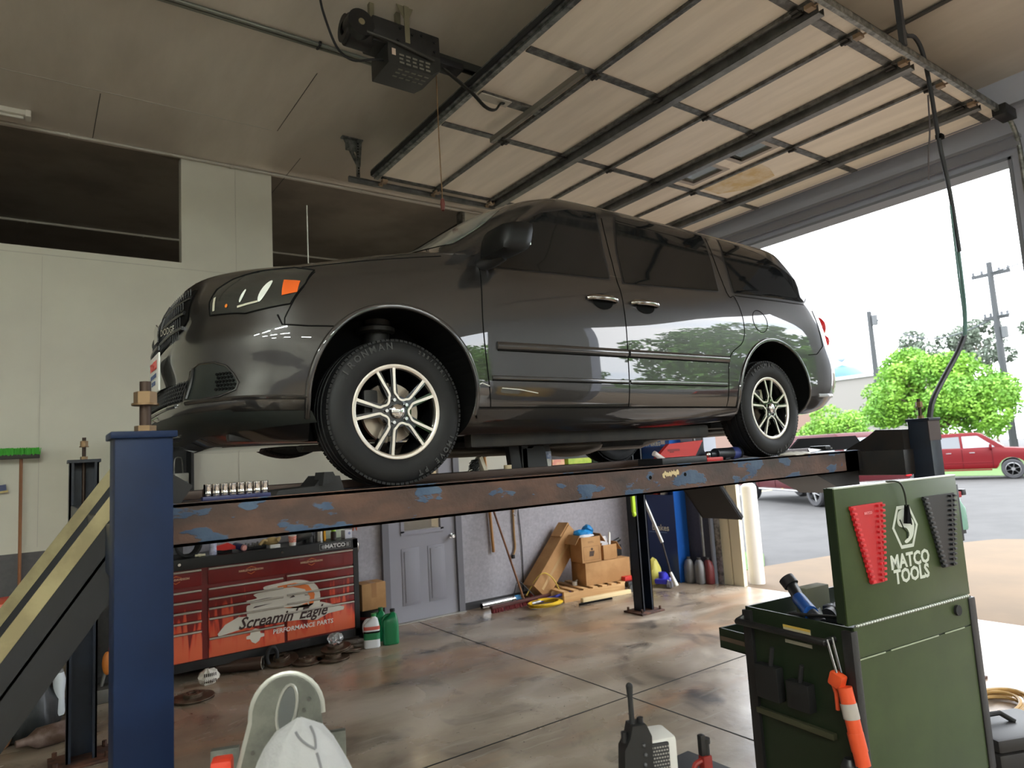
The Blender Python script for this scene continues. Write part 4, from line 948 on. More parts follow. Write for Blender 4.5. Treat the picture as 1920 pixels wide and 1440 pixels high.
cb_(MB().bb(XL, XR, 4.215, 4.70, .11, ZT-.0).bb(XL, XR, 4.19, 4.22, 1.035, ZT, .004).bb(XL, XL+.05, 4.19, 4.22, .11, ZT).bb(XR-.055, XR, 4.19, 4.22, .11, ZT).bb(XL, XR, 4.19, 4.22, .105, .185), 'cabinet', chest_black)
cb_(MB().bb(XL, XR-.06, 4.205, 4.22, .185, 1.035), 'drawer_frame', P('frame_red', (110, 20, 18), .35))
for x in (XL+.15, XR-.2, .35):
    for y in (4.30, 4.62): cb_(MB().cyl((x, y-.02, .045), (x, y+.02, .045), .045, n=18).bb(x-.03, x+.03, y-.03, y+.03, .07, .11), 'caster', black_rubber)
def drawer(x0, x1, z0, z1):
    d_ = cb_(MB().bb(x0, x1, 4.188, 4.206, z0+.003, z1-.003, .003), 'drawer', mural_m)
    cb_(MB().cyl((x0+.005, 4.183, z1-.012), (x1-.005, 4.183, z1-.012), .0105, n=10), 'handle', silver, d_)
colA, colB, colC = (XL+.055, -.105), (-.048, .665), (.695, 1.415)
drawer(-.048, 1.415, .868, 1.03); drawer(*colA, .868, 1.03)
for c, zs in ((colA, (.84, .745, .65, .555, .46, .19)), (colB, (.84, .745, .655, .56, .375, .19)), (colC, (.855, .755, .665, .575, .485, .20))):
    for z1, z0 in zip(zs, zs[1:]): drawer(*c, z0, z1)
cream = P('decal_cream', (206, 200, 186), .5); orange = P('decal_orange', (222, 120, 54), .5); decal_dk = P('decal_dark', (52, 26, 22), .5)
yd = 4.1865
def decal(poly, m, name, dy=0, th=.0012): return cb_(MB().prism(poly, (0, yd-dy, 0), X, Z, th), name, m)
head = cat_rom([(.33, .46, 0), (.30, .60, 0), (.34, .62, 0), (.30, .66, 0), (.40, .67, 0), (.37, .71, 0), (.47, .73, 0), (.47, .77, 0), (.62, .785, 0), (.82, .79, 0), (.98, .73, 0), (1.04, .62, 0), (1.02, .50, 0), (.92, .475, 0), (.7, .46, 0), (.5, .43, 0)], 5, True)
decal([(p.x, p.y) for p in head], cream, 'bird_decal')
decal([(.60, .755), (.78, .765), (.92, .72), (.985, .62), (.965, .52), (.915, .50), (.935, .60), (.88, .685), (.76, .725), (.62, .73)], orange, 'bird_decal', .0013)
decal([(.66, .535), (.80, .525), (.90, .545), (.93, .50), (.84, .505), (.74, .515)], orange, 'bird_decal', .0013)
for pts in ([(.72, .62), (.76, .645), (.78, .625)], [(.40, .64), (.55, .66), (.42, .655)], [(.36, .58), (.55, .60), (.38, .595)], [(.88, .63), (.93, .62), (.88, .622)]): decal(pts, decal_dk, 'bird_decal', .0026)
decal([(.03, .395), (.10, .47), (.22, .52), (.40, .50), (.62, .50), (.80, .535), (1.05, .53), (1.30, .44), (1.29, .41), (1.12, .40), (1.0, .355), (.85, .385), (.62, .40), (.32, .41), (.14, .385), (.04, .37)], cream, 'script_ground', .0013)
cb_(MB().text("Screamin' Eagle", (.66, yd-.0026, .445), (1, 0, -.006), (0, 0, 1), .155, .0015, shear=.45, bold=.003, xs=.92), 'script_lettering', decal_dk)
cb_(MB().text('PERFORMANCE PARTS', (.86, yd-.0026, .315), (1, 0, 0), (0, 0, 1), .062, .0012, bold=.0008, shear=.1), 'small_lettering', P('decal_white', (226, 222, 212), .5))
for x, z, s in ((.38, .31, 1.0),): decal([(x+a*s, z+b*s) for a, b in ((-.085, .012), (-.05, .02), (-.04, .06), (0, .075), (.04, .06), (.05, .02), (.085, .012), (.085, -.015), (.05, -.02), (.035, -.05), (0, -.07), (-.035, -.05), (-.05, -.02), (-.085, -.015))], cream, 'shield_decal', .0013)
for x in (.35, .96, -.33):
    cb_(MB().text('HARLEY-DAVIDSON', (x, yd, .955), (1, 0, 0), (0, 0, 1), .026, .0012, bold=.001), 'small_lettering', P('decal_tan', (206, 170, 140), .5))
    cb_(MB().prism([(x-.05, .972), (x, .99), (x+.05, .972), (x+.04, .972), (x, .984), (x-.04, .972)], (0, yd, 0), X, Z, .001).prism([(x-.04, .935), (x, .915), (x+.04, .935), (x+.03, .935), (x, .92), (x-.03, .935)], (0, yd, 0), X, Z, .001), 'shield_decal', orange)
cb_(MB().text('MATCO', (1.22, 4.1885, 1.087), (1, 0, 0), (0, 0, 1), .055, .0015, bold=.0025, xs=1.15), 'maker_lettering', P('badge_white', (222, 222, 220), .4))
bd = MB()
for x0, x1, z0, z1 in ((1.05, 1.39, 1.055, 1.058), (1.05, 1.39, 1.117, 1.12), (1.05, 1.053, 1.055, 1.12), (1.387, 1.39, 1.055, 1.12), (1.345, 1.375, 1.068, 1.108)): bd.bb(x0, x1, 4.1875, 4.19, z0, z1)
bd.cyl((1.09, 4.19, 1.087), (1.09, 4.1875, 1.087), .02, n=16); cb_(bd, 'maker_badge', P('badge_grey', (150, 150, 150), .4))
for x in (.66, -.30): cb_(MB().cyl((x, 4.19, 1.09), (x, 4.182, 1.09), .014, n=14), 'lock', chrome)
# ---------------------------------------------------------------- small builders
def lathe_thing(name, lab, cat, loc, parts, rot=None, group=None, n=24):
    t = thing(name, lab, cat, loc, group=group, rot=rot)
    for nm, prof, m in parts: MB().lathe(prof, n=n).build(nm, m, t)
    return t
def solid(name, lab, cat, loc, mb, m, rz=0, group=None, rot=None, **k):
    o = mb.build(name, m, None, lab, cat, loc, rz, group, **k)
    if rot: o.rotation_euler = rot
    return o
def carton(name, lab, loc, sx, sy, sz, rz=0, open_=False, m=cardboard, tape=True, rot=None, group=None):
    t = thing(name, lab, 'box', loc, rz, group, rot)
    b = MB()
    if open_:
        k = .006
        b.bb(-sx/2, sx/2, -sy/2, sy/2, 0, k).bb(-sx/2, sx/2, -sy/2, -sy/2+k, 0, sz).bb(-sx/2, sx/2, sy/2-k, sy/2, 0, sz).bb(-sx/2, -sx/2+k, -sy/2, sy/2, 0, sz).bb(sx/2-k, sx/2, -sy/2, sy/2, 0, sz)
        b.build('carton_body', m, t)
        MB().box((-sx/2-.05, 0, sz-.03), (.006, sy*.95, .14), Matrix.Rotation(R(35), 3, 'Y')).build('flap', m, t)
        MB().box((sx/2+.05, 0, sz-.03), (.006, sy*.95, .14), Matrix.Rotation(R(-35), 3, 'Y')).build('flap', m, t)
    else: b.bb(-sx/2, sx/2, -sy/2, sy/2, 0, sz, .004).build('carton_body', m, t)
    if tape: MB().bb(-.03, .03, -sy/2-.001, -sy/2+.002, sz*.45, sz+.001).bb(-.03, .03, -sy/2, sy/2, sz-.001, sz+.0015).build('tape', P('tape_brown', (166, 118, 70), .35), t)
    return t
zc = ZT+.001
lathe_thing('printed_can', 'white printed can on the tool chest beside the red handle', 'can', (.02, 4.30, zc), [('body', [(0, 0), (.034, 0), (.035, .005), (.033, .06), (.035, .118), (.032, .122), (0, .118)], P('can_lavender', (198, 200, 222), .5, col2=(150, 152, 176), scale=26))])
t = thing('hose_coil', 'dark coiled rubber hose at the left end of the tool chest top', 'hose', (-.20, 4.36, zc))
hm = MB()
for i in range(5): hm.tube([(.11*math.cos(a)*(1-.04*i), .03*i-.06, .12+.11*math.sin(a)) for a in [2*PI*j/24 for j in range(24)]], .014, 8, True)
hm.build('coil', black_rubber, t)
solid('metal_plug', 'small cream plug on the tool chest top left of the printed can', 'plug', (-.10, 4.255, zc+.014), MB().cyl((-.05, 0, 0), (.04, 0, 0), .012).cyl((-.02, 0, 0), (.0, 0, 0), .016), P('cream_part', (214, 208, 180), .4))
t = thing('pry_tool', 'red wedge shaped handle lying on the tool chest beside the printed can', 'hand tool', (.13, 4.38, zc+.05))
MB().prism([(-.13, .015), (.03, .05), (.10, .01), (.10, -.02), (-.02, -.02), (-.13, .0)], (0, -.03, 0), X, Z, .06).build('handle', P('tool_red', (196, 36, 30), .35), t)
MB().bb(-.12, .08, -.025, .03, -.05, -.02).build('base', black_plastic, t)
lathe_thing('spray_can', 'blue spray can lying on its side with its pinkish base to the front', 'spray can', (.305, 4.25, zc+.034), [('body', [(0, 0), (.030, 0), (.033, .004), (.033, .15), (.026, .165), (.012, .17), (0, .17)], P('can_blue', (38, 44, 92), .35)), ('base', [(0, -.002), (.026, -.002), (.031, .002), (.0335, .014), (.0335, .0)], P('can_pink', (206, 142, 130), .4))], rot=(R(-82), 0, R(22)))
t = thing('work_glove', 'crumpled tan leather work glove on the tool chest top', 'glove', (.60, 4.34, zc+.03))
gm = MB(); gm.sph((0, 0, .03), (.07, .06, .045), 20); 
for i in range(4): gm.tube(cat_rom([(-.04+.012*i, -.02+.015*i, .03), (-.09-.01*i, -.03+.02*i, .05-.015*i), (-.13+.01*i, -.035+.022*i, .01)], 4), .015, 8)
gm.tube(cat_rom([(.03, -.03, .04), (.06, -.06, .06), (.03, -.09, .03)], 4), .016, 8)
gm.build('glove_body', P('leather_tan', (190, 164, 112), .8, bump=.3, bscale=12), t)
solid('small_box', 'small white box on the front edge of the chest below the glove', 'box', (.60, 4.235, zc), MB().bb(-.05, .05, -.02, .02, 0, .035, .003), white_plastic)
t = thing('socket_tray', 'black tray of small tools in the middle of the tool chest top', 'tool tray', (.40, 4.40, zc))
MB().bb(-.10, .14, -.08, .08, 0, .03, .005).build('tray', black_plastic, t)
for i in range(7): MB().cyl((-.08+.03*i, -.05+.02*(i % 3), .03), (-.08+.03*i, -.05+.02*(i % 3), .06+.01*(i % 2)), .011, n=10).build('socket', steel, t)
lathe_thing('paper_cup', 'orange and white paper cup on the tool chest in front of the grey tube', 'cup', (.785, 4.25, zc), [('cup', [(0, 0), (.032, 0), (.041, .105), (.039, .107), (.031, .01), (0, .01)], P('cup_white', (226, 220, 214), .5)), ('orange_print', [(.0345, .03), (.0415, .098), (.0405, .099), (.0335, .031)], P('cup_orange', (222, 92, 62), .5, col2=(236, 190, 176), scale=34, stretch=(1, 1, 3)))])
lathe_thing('grey_tube', 'grey ribbed tube lying behind the orange paper cup', 'tube', (.855, 4.36, zc+.055), [('body', [(0, 0), (.045, 0), (.048, .01), (.048, .17), (.042, .18), (0, .18)], P('tube_grey', (92, 94, 96), .4, metal=.4))], rot=(R(70), 0, R(58)))
t = thing('metal_canister', 'black canister with a silver side on the tool chest', 'canister', (1.055, 4.38, zc))
MB().cyl((-.06, 0, 0), (-.06, 0, .15), .062, n=28).build('canister', P('canister_black', (30, 30, 31), .35), t)
MB().cyl((.045, -.04, 0), (.045, -.04, .16), .04, n=24).build('cylinder', P('canister_silver', (176, 174, 168), .3, metal=.8), t)
t = thing('clamp', 'yellow plastic spring clamp standing on the tool chest', 'clamp', (1.155, 4.33, zc))
MB().bb(-.012, .012, -.015, .015, 0, .15, .004).bb(-.02, .035, -.015, .015, .13, .165, .006).build('jaw', P('clamp_yellow', (236, 170, 34), .4), t)
lathe_thing('capped_bottle', 'small dark bottle with a lime green cap on the tool chest', 'bottle', (1.26, 4.34, zc), [('body', [(0, 0), (.03, 0), (.03, .08), (.022, .09), (0, .09)], P('dark_bottle', (50, 34, 34), .4)), ('cap', [(0, .09), (.025, .09), (.025, .125), (0, .127)], P('cap_lime', (150, 200, 66), .4))])
solid('parts_box', 'white and green carton at the back right of the tool chest top', 'box', (1.33, 4.56, zc), MB().bb(-.14, .12, -.06, .06, 0, .22, .003), P('box_white_green', (206, 214, 190), .6))
t = thing('parts_box', 'small white square box at the right end of the tool chest top', 'box', (1.405, 4.33, zc), .2)
MB().bb(-.045, .045, -.04, .04, 0, .09, .003).build('carton_body', P('box_white', (212, 212, 220), .5), t); MB().cyl((.01, -.0405, .055), (.01, -.0415, .055), .016, n=18).build('printed_ring', P('ring_blue', (140, 146, 180), .5), t)
t = thing('jumper_clamp', 'orange handled clamp hanging on the wall above the chest end', 'clamp', (1.66, YW-.02, 1.17))
for s in (-1, 1): MB().tube([(.0, 0, .16), (.012*s, -.01, .08), (.022*s, -.01, 0)], [.012, .014, .006], 8).build('handle', P('clamp_orange', (206, 104, 66), .45), t)
MB().sph((0, -.01, .19), (.03, .015, .06)).build('jaws', P('clamp_copper', (120, 74, 58), .5), t)
MB().tube([(0, .0, .24), (0, .015, .4)], .006).build('wire', black_rubber, t)
lathe_thing('hub_cap', 'round chrome cap stuck to the right side of the tool chest', 'hub cap', (1.478, 4.30, 1.04), [('dish', [(0, .045), (.03, .043), (.06, .035), (.085, .02), (.09, .008), (.088, 0), (0, 0)], P('aged_chrome', (160, 154, 146), .22, metal=.9))], rot=(0, R(90), 0))
# ---------------------------------------------------------------- between chest and door
t = carton('cardboard_box', 'brown taped cardboard box propped between the tool chest and the grey door', (1.74, 4.53, .30), .29, .24, .29)
t = thing('black_bin', 'dark bin under the cardboard box beside the tool chest', 'bin', (1.73, 4.53, 0))
MB().lathe([(0, 0), (.13, 0), (.15, .29), (.155, .295), (.145, .3), (.12, .02), (0, .02)], n=28).build('bin_body', P('bin_black', (30, 28, 28), .45), t)
MB().lathe([(.151, .20), (.1525, .23), (.149, .23), (.1475, .2)], n=28).build('red_band', P('band_red', (120, 32, 30), .5), t)
def jug(name, lab, loc, body, cap, rz, label=None, h=.34, group=None):
    t = thing(name, lab, 'jug', loc, rz, group)
    b = MB(); sec = [(.0, .075, .05), (.01, .085, .058), (.20*h/.34, .085, .058), (.25*h/.34, .078, .055), (.30*h/.34, .04, .035), (h-.025, .022, .022), (h-.01, .022, .022)]
    rows = []
    for z, a, c in sec:
        rows.append([(a*math.copysign(abs(math.cos(q))**.55, math.cos(q))+(.025 if z > .29*h/.34 else 0), c*math.copysign(abs(math.sin(q))**.55, math.sin(q)), z) for q in [2*PI*i/28 for i in range(29)]])
    b.grid(rows); b.bb(-.07, .07, -.045, .045, 0, .004); b.build('jug_body', body, t)
    MB().cyl((.025, 0, h-.014), (.025, 0, h+.012), .027, n=20).build('cap', cap, t)
    MB().tube(cat_rom([(-.0, 0, h-.045), (-.05, 0, h-.05), (-.082, 0, h-.10), (-.078, 0, h-.17)], 5), .014, 10).build('grip', body, t)
    for z0, z1, m in label or []: MB().grid([[(.0865*math.copysign(abs(math.cos(q))**.55, math.cos(q)), .0595*math.copysign(abs(math.sin(q))**.55, math.sin(q)), z) for q in [PI*1.08+PI*.84*i/14 for i in range(15)]] for z in (z0, z1)]).build('label', m, t)
    return t
gcap = P('cap_green', (52, 150, 84), .4); wj = P('jug_white', (222, 224, 226), .38); gj = P('jug_green', (14, 118, 70), .3)
jug('antifreeze_jug', 'white jug with green cap and label beside the tool chest', (1.53, 4.02, 0), wj, gcap, -.35, [(.19, .225, P('label_red_print', (206, 96, 82), .5)), (.09, .16, P('label_green_print', (34, 120, 74), .5)), (.155, .175, gap)], .335)
jug('antifreeze_jug', 'front green jug with black cap beside the white jug', (1.74, 4.00, 0), gj, black_plastic, -.3, None, .35)
jug('antifreeze_jug', 'rear green jug with green cap half hidden behind the white jug', (1.70, 4.22, 0), gj, P('cap_green_dark', (26, 110, 62), .4), -.2, None, .34)
# brake rotors and scrap in front of the chest
rot_m = P('old_rotor', (104, 92, 78), .5, metal=.6, col2=(78, 60, 46), scale=12)
def rotor(lab, loc, rx, ry, r=.15, hat=.075):
    t = thing('brake_rotor', lab, 'brake rotor', loc, rot=(rx, ry, 0), group='old brake rotors by the tool chest')
    MB().lathe([(.03, .055), (hat, .055), (hat+.004, .05), (hat+.004, .024), (r, .024), (r, .014), (r-.03, .012), (r-.03, .008), (r, .006), (r, 0), (hat-.01, 0), (hat-.012, .045), (.03, .045)], n=44, closed=True).build('disc', rot_m, t)
    st = MB()
    for k in range(5): st.cyl((.052*math.cos(1.257*k), .052*math.sin(1.257*k), .053), (.052*math.cos(1.257*k), .052*math.sin(1.257*k), .0565), .007, n=10)
    st.build('bolt_holes', gap, t)
rotor('rusty brake rotor lying alone between the exhaust pipe and the rotor pile', (.82, 3.98, .002), 0, 0, .145)
rotor('bottom left brake rotor of the pile by the jugs', (1.06, 3.90, .002), 0, 0, .16)
rotor('tilted brake rotor at the right of the rotor pile', (1.25, 4.05, .02), R(-6), R(7), .16)
rotor('top brake rotor of the pile, under the crumpled clear plastic', (1.13, 4.01, .068), R(3), R(-6), .15, .08)
rotor('brake rotor leaning flat under the chest behind the lone rotor', (.62, 4.15, .03), R(10), R(-5), .16)
t = solid('plastic_wrap', 'crumpled clear plastic wrap on top of the rotor pile', 'plastic wrap', (1.13, 4.02, .17), MB().sph((0, 0, 0), (.08, .06, .055), 18).jit(.012), mat('clear_film', (.8, .82, .82), .12, trans=.75, spec=.6), ang=10)
t = thing('exhaust_pipe', 'short exhaust pipe end lying on the floor by the chest', 'pipe', (.40, 4.10, .062))
MB().lathe([(.050, 0), (.058, 0), (.060, .03), (.060, .42), (.055, .42), (.050, .03)], ax=(1, -.55, .02), o=(-.35, .19, 0), n=28, closed=True).build('tube', P('exhaust_scrap', (74, 58, 50), .5, metal=.5), t)
e = Vector((1, -.55, .02)).normalized()*.42+Vector((-.35, .19, 0)); MB().lathe([(.05, -.006), (.0595, -.006), (.0605, .004), (.05, .004)], ax=(1, -.55, .02), o=e, n=28, closed=True).build('cut_end', P('bright_cut', (210, 206, 198), .25, metal=.8), t)
t = thing('rubber_hose', 'black ribbed hose loop beside the exhaust pipe end', 'hose', (.52, 4.12, .10))
MB().tube([(.05*math.cos(a), 0, .09*math.sin(a)) for a in [2*PI*j/20 for j in range(20)]], .018, 8, True).build('loop', black_rubber, t)
t = thing('crumpled_bag', 'crumpled white packaging with black bars on the floor under the chest', 'packaging', (-.08, 4.02, .065))
MB().sph((0, 0, 0), (.09, .06, .075), 14).jit(.014).build('wrapper', P('wrapper_white', (206, 200, 190), .5), t, ang=15)
bm_ = MB()
for i in range(7):
    for z in (-.025, .03): bm_.box((-.05+.016*i, -.066+abs(i-3)*.003, z), (.006, .006, .028))
bm_.build('printed_bars', gap, t)
rotor('rusty brake rotor lying near the front blue post', (-.28, 3.66, .002), 0, 0, .17)
# ---------------------------------------------------------------- left corner behind the ramp
t = thing('red_tank', 'red and black wheeled shop unit between ramp and rear post', 'shop equipment', (-1.40, 4.35, 0))
MB().bb(-.3, .32, -.22, .22, .58, .97, .05).build('red_cover', P('cover_red', (200, 44, 34), .4, col2=(212, 96, 60), scale=2), t)
MB().bb(-.32, .34, -.24, .24, .52, .59, .02).build('tray', P('tray_black', (34, 34, 34), .5), t)
MB().bb(-.3, .32, -.22, .22, .12, .52, .03).build('olive_base', P('base_olive', (74, 62, 44), .6), t)
MB().text('1-30', (.20, -.221, .91), (1, 0, 0), (0, 0, 1), .09, .001, bold=.002).build('printed_number', gap, t)
for x in (-.24, .26): MB().cyl((x, -.2, .06), (x, -.16, .06), .06).cyl((x, .16, .06), (x, .2, .06), .06).build('wheel', black_rubber, t)
t = thing('rubbish_bag', 'black rubbish bag on the floor in the left corner', 'rubbish bag', (-1.46, 3.72, 0))
MB().lathe([(0, .0), (.19, .01), (.23, .10), (.22, .24), (.17, .36), (.10, .44), (.05, .47), (0, .47)], n=30).jit(.018).build('bag', P('bag_black', (36, 39, 40), .42, bump=.5, bscale=9), t, ang=50)
lathe_thing('squeeze_bottle', 'pale squeeze bottle standing beside the black rubbish bag', 'bottle', (-1.245, 3.68, .115), [('body', [(0, 0), (.035, 0), (.04, .02), (.036, .16), (.044, .26), (.03, .32), (0, .33)], P('bottle_pale', (196, 202, 208), .4)), ('cap', [(0, .31), (.028, .315), (.026, .345), (0, .35)], P('bottle_cap_grey', (110, 112, 112), .5))])
lathe_thing('muffler', 'rusty oval muffler lying in front of the black rubbish bag', 'muffler', (-1.28, 3.36, .075), [('shell', [(0, -.24), (.025, -.24), (.03, -.17), (.072, -.11), (.075, .10), (.05, .14), (.03, .15), (.03, .19), (0, .19)], P('muffler_rust', (122, 104, 98), .6, metal=.3, col2=(84, 64, 52), scale=6))], rot=(0, R(90), R(12)))
t = thing('coil_spring', 'rusty coil spring on the floor at the left picture edge', 'coil spring', (-1.62, 3.55, .0))
MB().tube([(.07*math.cos(a), .012*a-.12, .08+.07*math.sin(a)) for a in [i*.35 for i in range(60)]], .013, 7).build('coil', P('coil_rust', (140, 96, 62), .5, metal=.5), t)
t = thing('floor_jack_handle', 'red jack handle leaning between the blue posts', 'jack handle', (-.86, 4.25, 0))
MB().tube([(.0, 0, .35), (.12, .12, 1.25)], .016, 10).build('shaft', P('handle_red', (176, 52, 44), .45), t)
MB().tube([(-.06, 0, .12), (.16, .14, .95)], .018, 10).bb(-.14, .02, -.12, .1, 0, .12, .02).build('grey_bar', P('bar_grey', (94, 92, 88), .5, metal=.5), t)
MB().sph((-.02, -.05, .32), (.04, .03, .10)).build('orange_grip', P('grip_orange', (196, 116, 44), .5), t)
# ---------------------------------------------------------------- brooms and wall tools, left
wood = P('broom_wood', (140, 92, 56), .6, col2=(112, 70, 42), scale=5, stretch=(1, 1, .2)); wood2 = P('pale_wood', (190, 140, 84), .55, col2=(166, 116, 66), scale=5, stretch=(1, 1, .2))
t = thing('push_broom', 'push broom with bright green bristles leaning upside down on the left wall', 'broom', (-1.52, 4.62, 0))
MB().tube([(0, -.0, .0), (-.01, .02, 2.17)], .0135, 10).build('handle', wood, t)
MB().bb(-.20, .13, -.035, .035, 2.16, 2.20, .008).build('block', P('broom_block', (40, 36, 30), .6), t)
br = MB(); random.seed(3)
for i in range(360):
    x, y = random.uniform(-.20, .13), random.uniform(-.035, .035); br.tube([(x, y, 2.19), (x+random.uniform(-.012, .012), y+random.uniform(-.018, .012), 2.25+random.uniform(-.006, .012))], .0045, 4)
br.build('bristles', P('bristle_green', (58, 168, 38), .6), t)
t = thing('window_scraper', 'dark scraper with a yellow and blue blade hanging at the left edge', 'scraper', (-1.72, YW-.03, 1.85))
MB().tube([(-.02, 0, .42), (.0, 0, .10)], .02, 10).build('grip', black_plastic, t); MB().box((.02, -.01, .05), (.13, .03, .06), Matrix.Rotation(R(-8), 3, 'Y')).build('blade', P('scraper_blue', (44, 56, 104), .4), t); MB().box((.03, -.012, .018), (.14, .032, .018), Matrix.Rotation(R(-8), 3, 'Y')).build('blade_edge', P('scraper_yellow', (206, 186, 120), .5), t)
# black open shelf on the far wall behind the front post
t = thing('wall_cabinet', 'tall black open cabinet on the far wall behind the front blue post', 'cabinet', (-.42, YW-.16, 1.36))
MB().bb(-.35, .30, -.14, .15, .36, .39).bb(-.35, .30, .13, .15, 0, .92).bb(.275, .30, -.14, .15, 0, .92).bb(-.35, -.32, -.14, .15, 0, .92).bb(-.35, .3, -.14, .15, .90, .93).bb(-.35, .3, -.14, .15, 0, .03).build('carcass', P('cabinet_black', (28, 28, 29), .55), t)
t = thing('clear_jug', 'clear square plastic jug on the black wall cabinet shelf', 'jug', (-.23, YW-.18, 1.751))
MB().bb(-.055, .075, -.06, .06, 0, .20, .012).build('jug_body', mat('milky_plastic', (.62, .62, .58), .3, trans=.35), t); MB().bb(-.03, .06, -.0615, -.055, .04, .12).build('label', P('jug_label', (150, 156, 160), .5), t)
MB().tube(cat_rom([(-.05, 0, .2), (-.045, 0, .34), (-.0, 0, .36), (.02, 0, .33), (.03, 0, .2)], 5), .006, 8).build('wire_handle', steel, t)
t = thing('plastic_bag', 'crinkled clear bag at the top of the black wall cabinet', 'bag', (-.22, YW-.2, 2.30)); MB().sph((0, 0, 0), (.09, .05, .05), 14).jit(.012).build('film', mat('clear_film', (.8, .82, .82), .12), t, ang=12)
# ---------------------------------------------------------------- tools hanging and leaning right of the door
def pole(name, lab, cat, p0, p1, r, m, extra=None):
    t = thing(name, lab, cat, p0); d = Vector(p1)-Vector(p0); MB().tube([(0, 0, 0), d], r, 10).build('shaft', m, t)
    if extra: extra(t, d)
    return t
def yellow_top(t, d):
    MB().tube([d*.78, d*1.0], .021, 10).build('yellow_sleeve', P('sleeve_yellow', (240, 196, 44), .4), t); MB().box(d*.73, (.06, .04, .06), None, .008).build('clip', P('clip_black', (40, 40, 44), .4), t)
pole('shovel_handle', 'pale wooden handle with yellow sleeve hanging right of the grey door', 'tool handle', (3.585, YW-.035, .68), (3.50, YW-.03, 2.45), .02, wood2, yellow_top)
def pb(t, d): pass
t = pole('push_broom', 'wide red bristle push broom standing on the floor right of the door', 'broom', (3.78, 4.36, .09), (3.50, 4.70, 1.55), .0135, wood)
MB().box((-.04, .0, -.02), (.98, .06, .035), R(3), .006).build('block', P('block_dark_red', (86, 44, 38), .6), t)
bh = MB(); random.seed(5)
for i in range(420): x, y = random.uniform(-.52, .44), random.uniform(-.03, .03); bh.tube([(x, y+.05*x, -.04), (x+random.uniform(-.01, .01), y+.05*x+random.uniform(-.02, .01), -.088)], .005, 4)
bh.build('bristles', P('bristle_red', (122, 34, 36), .7), t)
MB().tube([(-.18, -.0, .0), (-.08, .03, .20), (-.04, .05, .22)], .005).tube([(.18, 0, .0), (.0, .03, .20), (-.04, .05, .22)], .005).build('brace_wire', dark_steel, t)
t = thing('pry_bar', 'yellowish crowbar hanging on the grey wall right of the broom', 'crowbar', (3.93, YW-.02, .58))
MB().tube(cat_rom([(.02, 0, .75), (.015, 0, .3), (.02, 0, .12), (-.02, -.01, .02)], 5), .013, 8).build('bar', P('bar_tan', (176, 136, 84), .5), t); MB().box((-.024, -.01, .0), (.03, .03, .05)).build('tip', dark_steel, t)
t = thing('wall_cable', 'thin black cable hanging down the grey wall to the floor', 'cable', (4.05, YW-.012, 0))
MB().tube(cat_rom([(0, 0, 2.0), (-.02, 0, 1.4), (.01, 0, .9), (.02, 0, .5), (0, 0, .15), (-.03, -.02, .01)], 6), .006, 6).build('cable', black_rubber, t)
t = thing('cable_clip', 'white cable tie holder on the grey wall above the crowbar', 'holder', (4.02, YW-.02, 1.22)); MB().bb(-.05, .05, -.02, .02, 0, .08, .01).tube([(0, -.01, 0), (-.06, -.03, -.10), (-.08, -.02, -.06)], .008).build('body', P('clip_white', (206, 200, 204), .4), t)
t = thing('chrome_tube', 'shiny chrome tube lying on the floor behind the red broom', 'tube', (3.70, 4.62, .045)); MB().lathe([(.03, -.42), (.042, -.42), (.042, .42), (.03, .42)], ax=(1, .05, 0), n=24, closed=True).build('tube', chrome, t); MB().lathe([(.043, .12), (.0445, .12), (.0445, .2), (.043, .2)], ax=(1, .05, 0), n=24, closed=True).build('blue_band', P('band_blue', (70, 150, 210), .4), t)
t = thing('extension_cord', 'coiled yellow extension cord on the floor beside the red broom', 'cord', (3.96, 4.14, 0)); random.seed(9)
pp = []
for i in range(120):
    a = i*.33; q = 1+.12*math.sin(i*.37); pp.append((.23*math.cos(a)*q, .15*math.sin(a)*q, .012+.0004*i))
MB().tube(pp, .0085, 6).tube(cat_rom([(.18, .05, .02), (.25, .08, .02), (.27, -.02, .02), (.2, -.05, .02)], 6), .0085, 6).build('cable', P('cord_yellow', (226, 186, 40), .45), t)
t = thing('yellow_strap', 'loose yellow rope loop hanging over the long leaning carton', 'rope', (4.05, 4.36, .1)); MB().tube(cat_rom([(-.15, .1, 0), (-.02, .06, .18), (.10, .02, .26), (.22, -.02, .17), (.28, -.08, .0)], 6), .008, 6).build('rope', P('rope_yellow', (216, 186, 84), .6), t)
t = thing('jack_bar', 'blue bar with grey hook end lying on the floor by the pallet', 'bar', (4.16, 4.30, .035)); MB().tube([(-.18, -.02, 0), (.42, .05, .02)], .02, 10).build('bar', P('bar_blue', (56, 62, 176), .4), t); MB().tube([(-.34, -.05, 0), (-.18, -.02, 0)], .022).lathe([(.012, -.01), (.035, -.01), (.035, .01), (.012, .01)], o=(-.37, -.055, .0), ax=(0, 0, 1), n=16, closed=True).build('hook', steel, t)
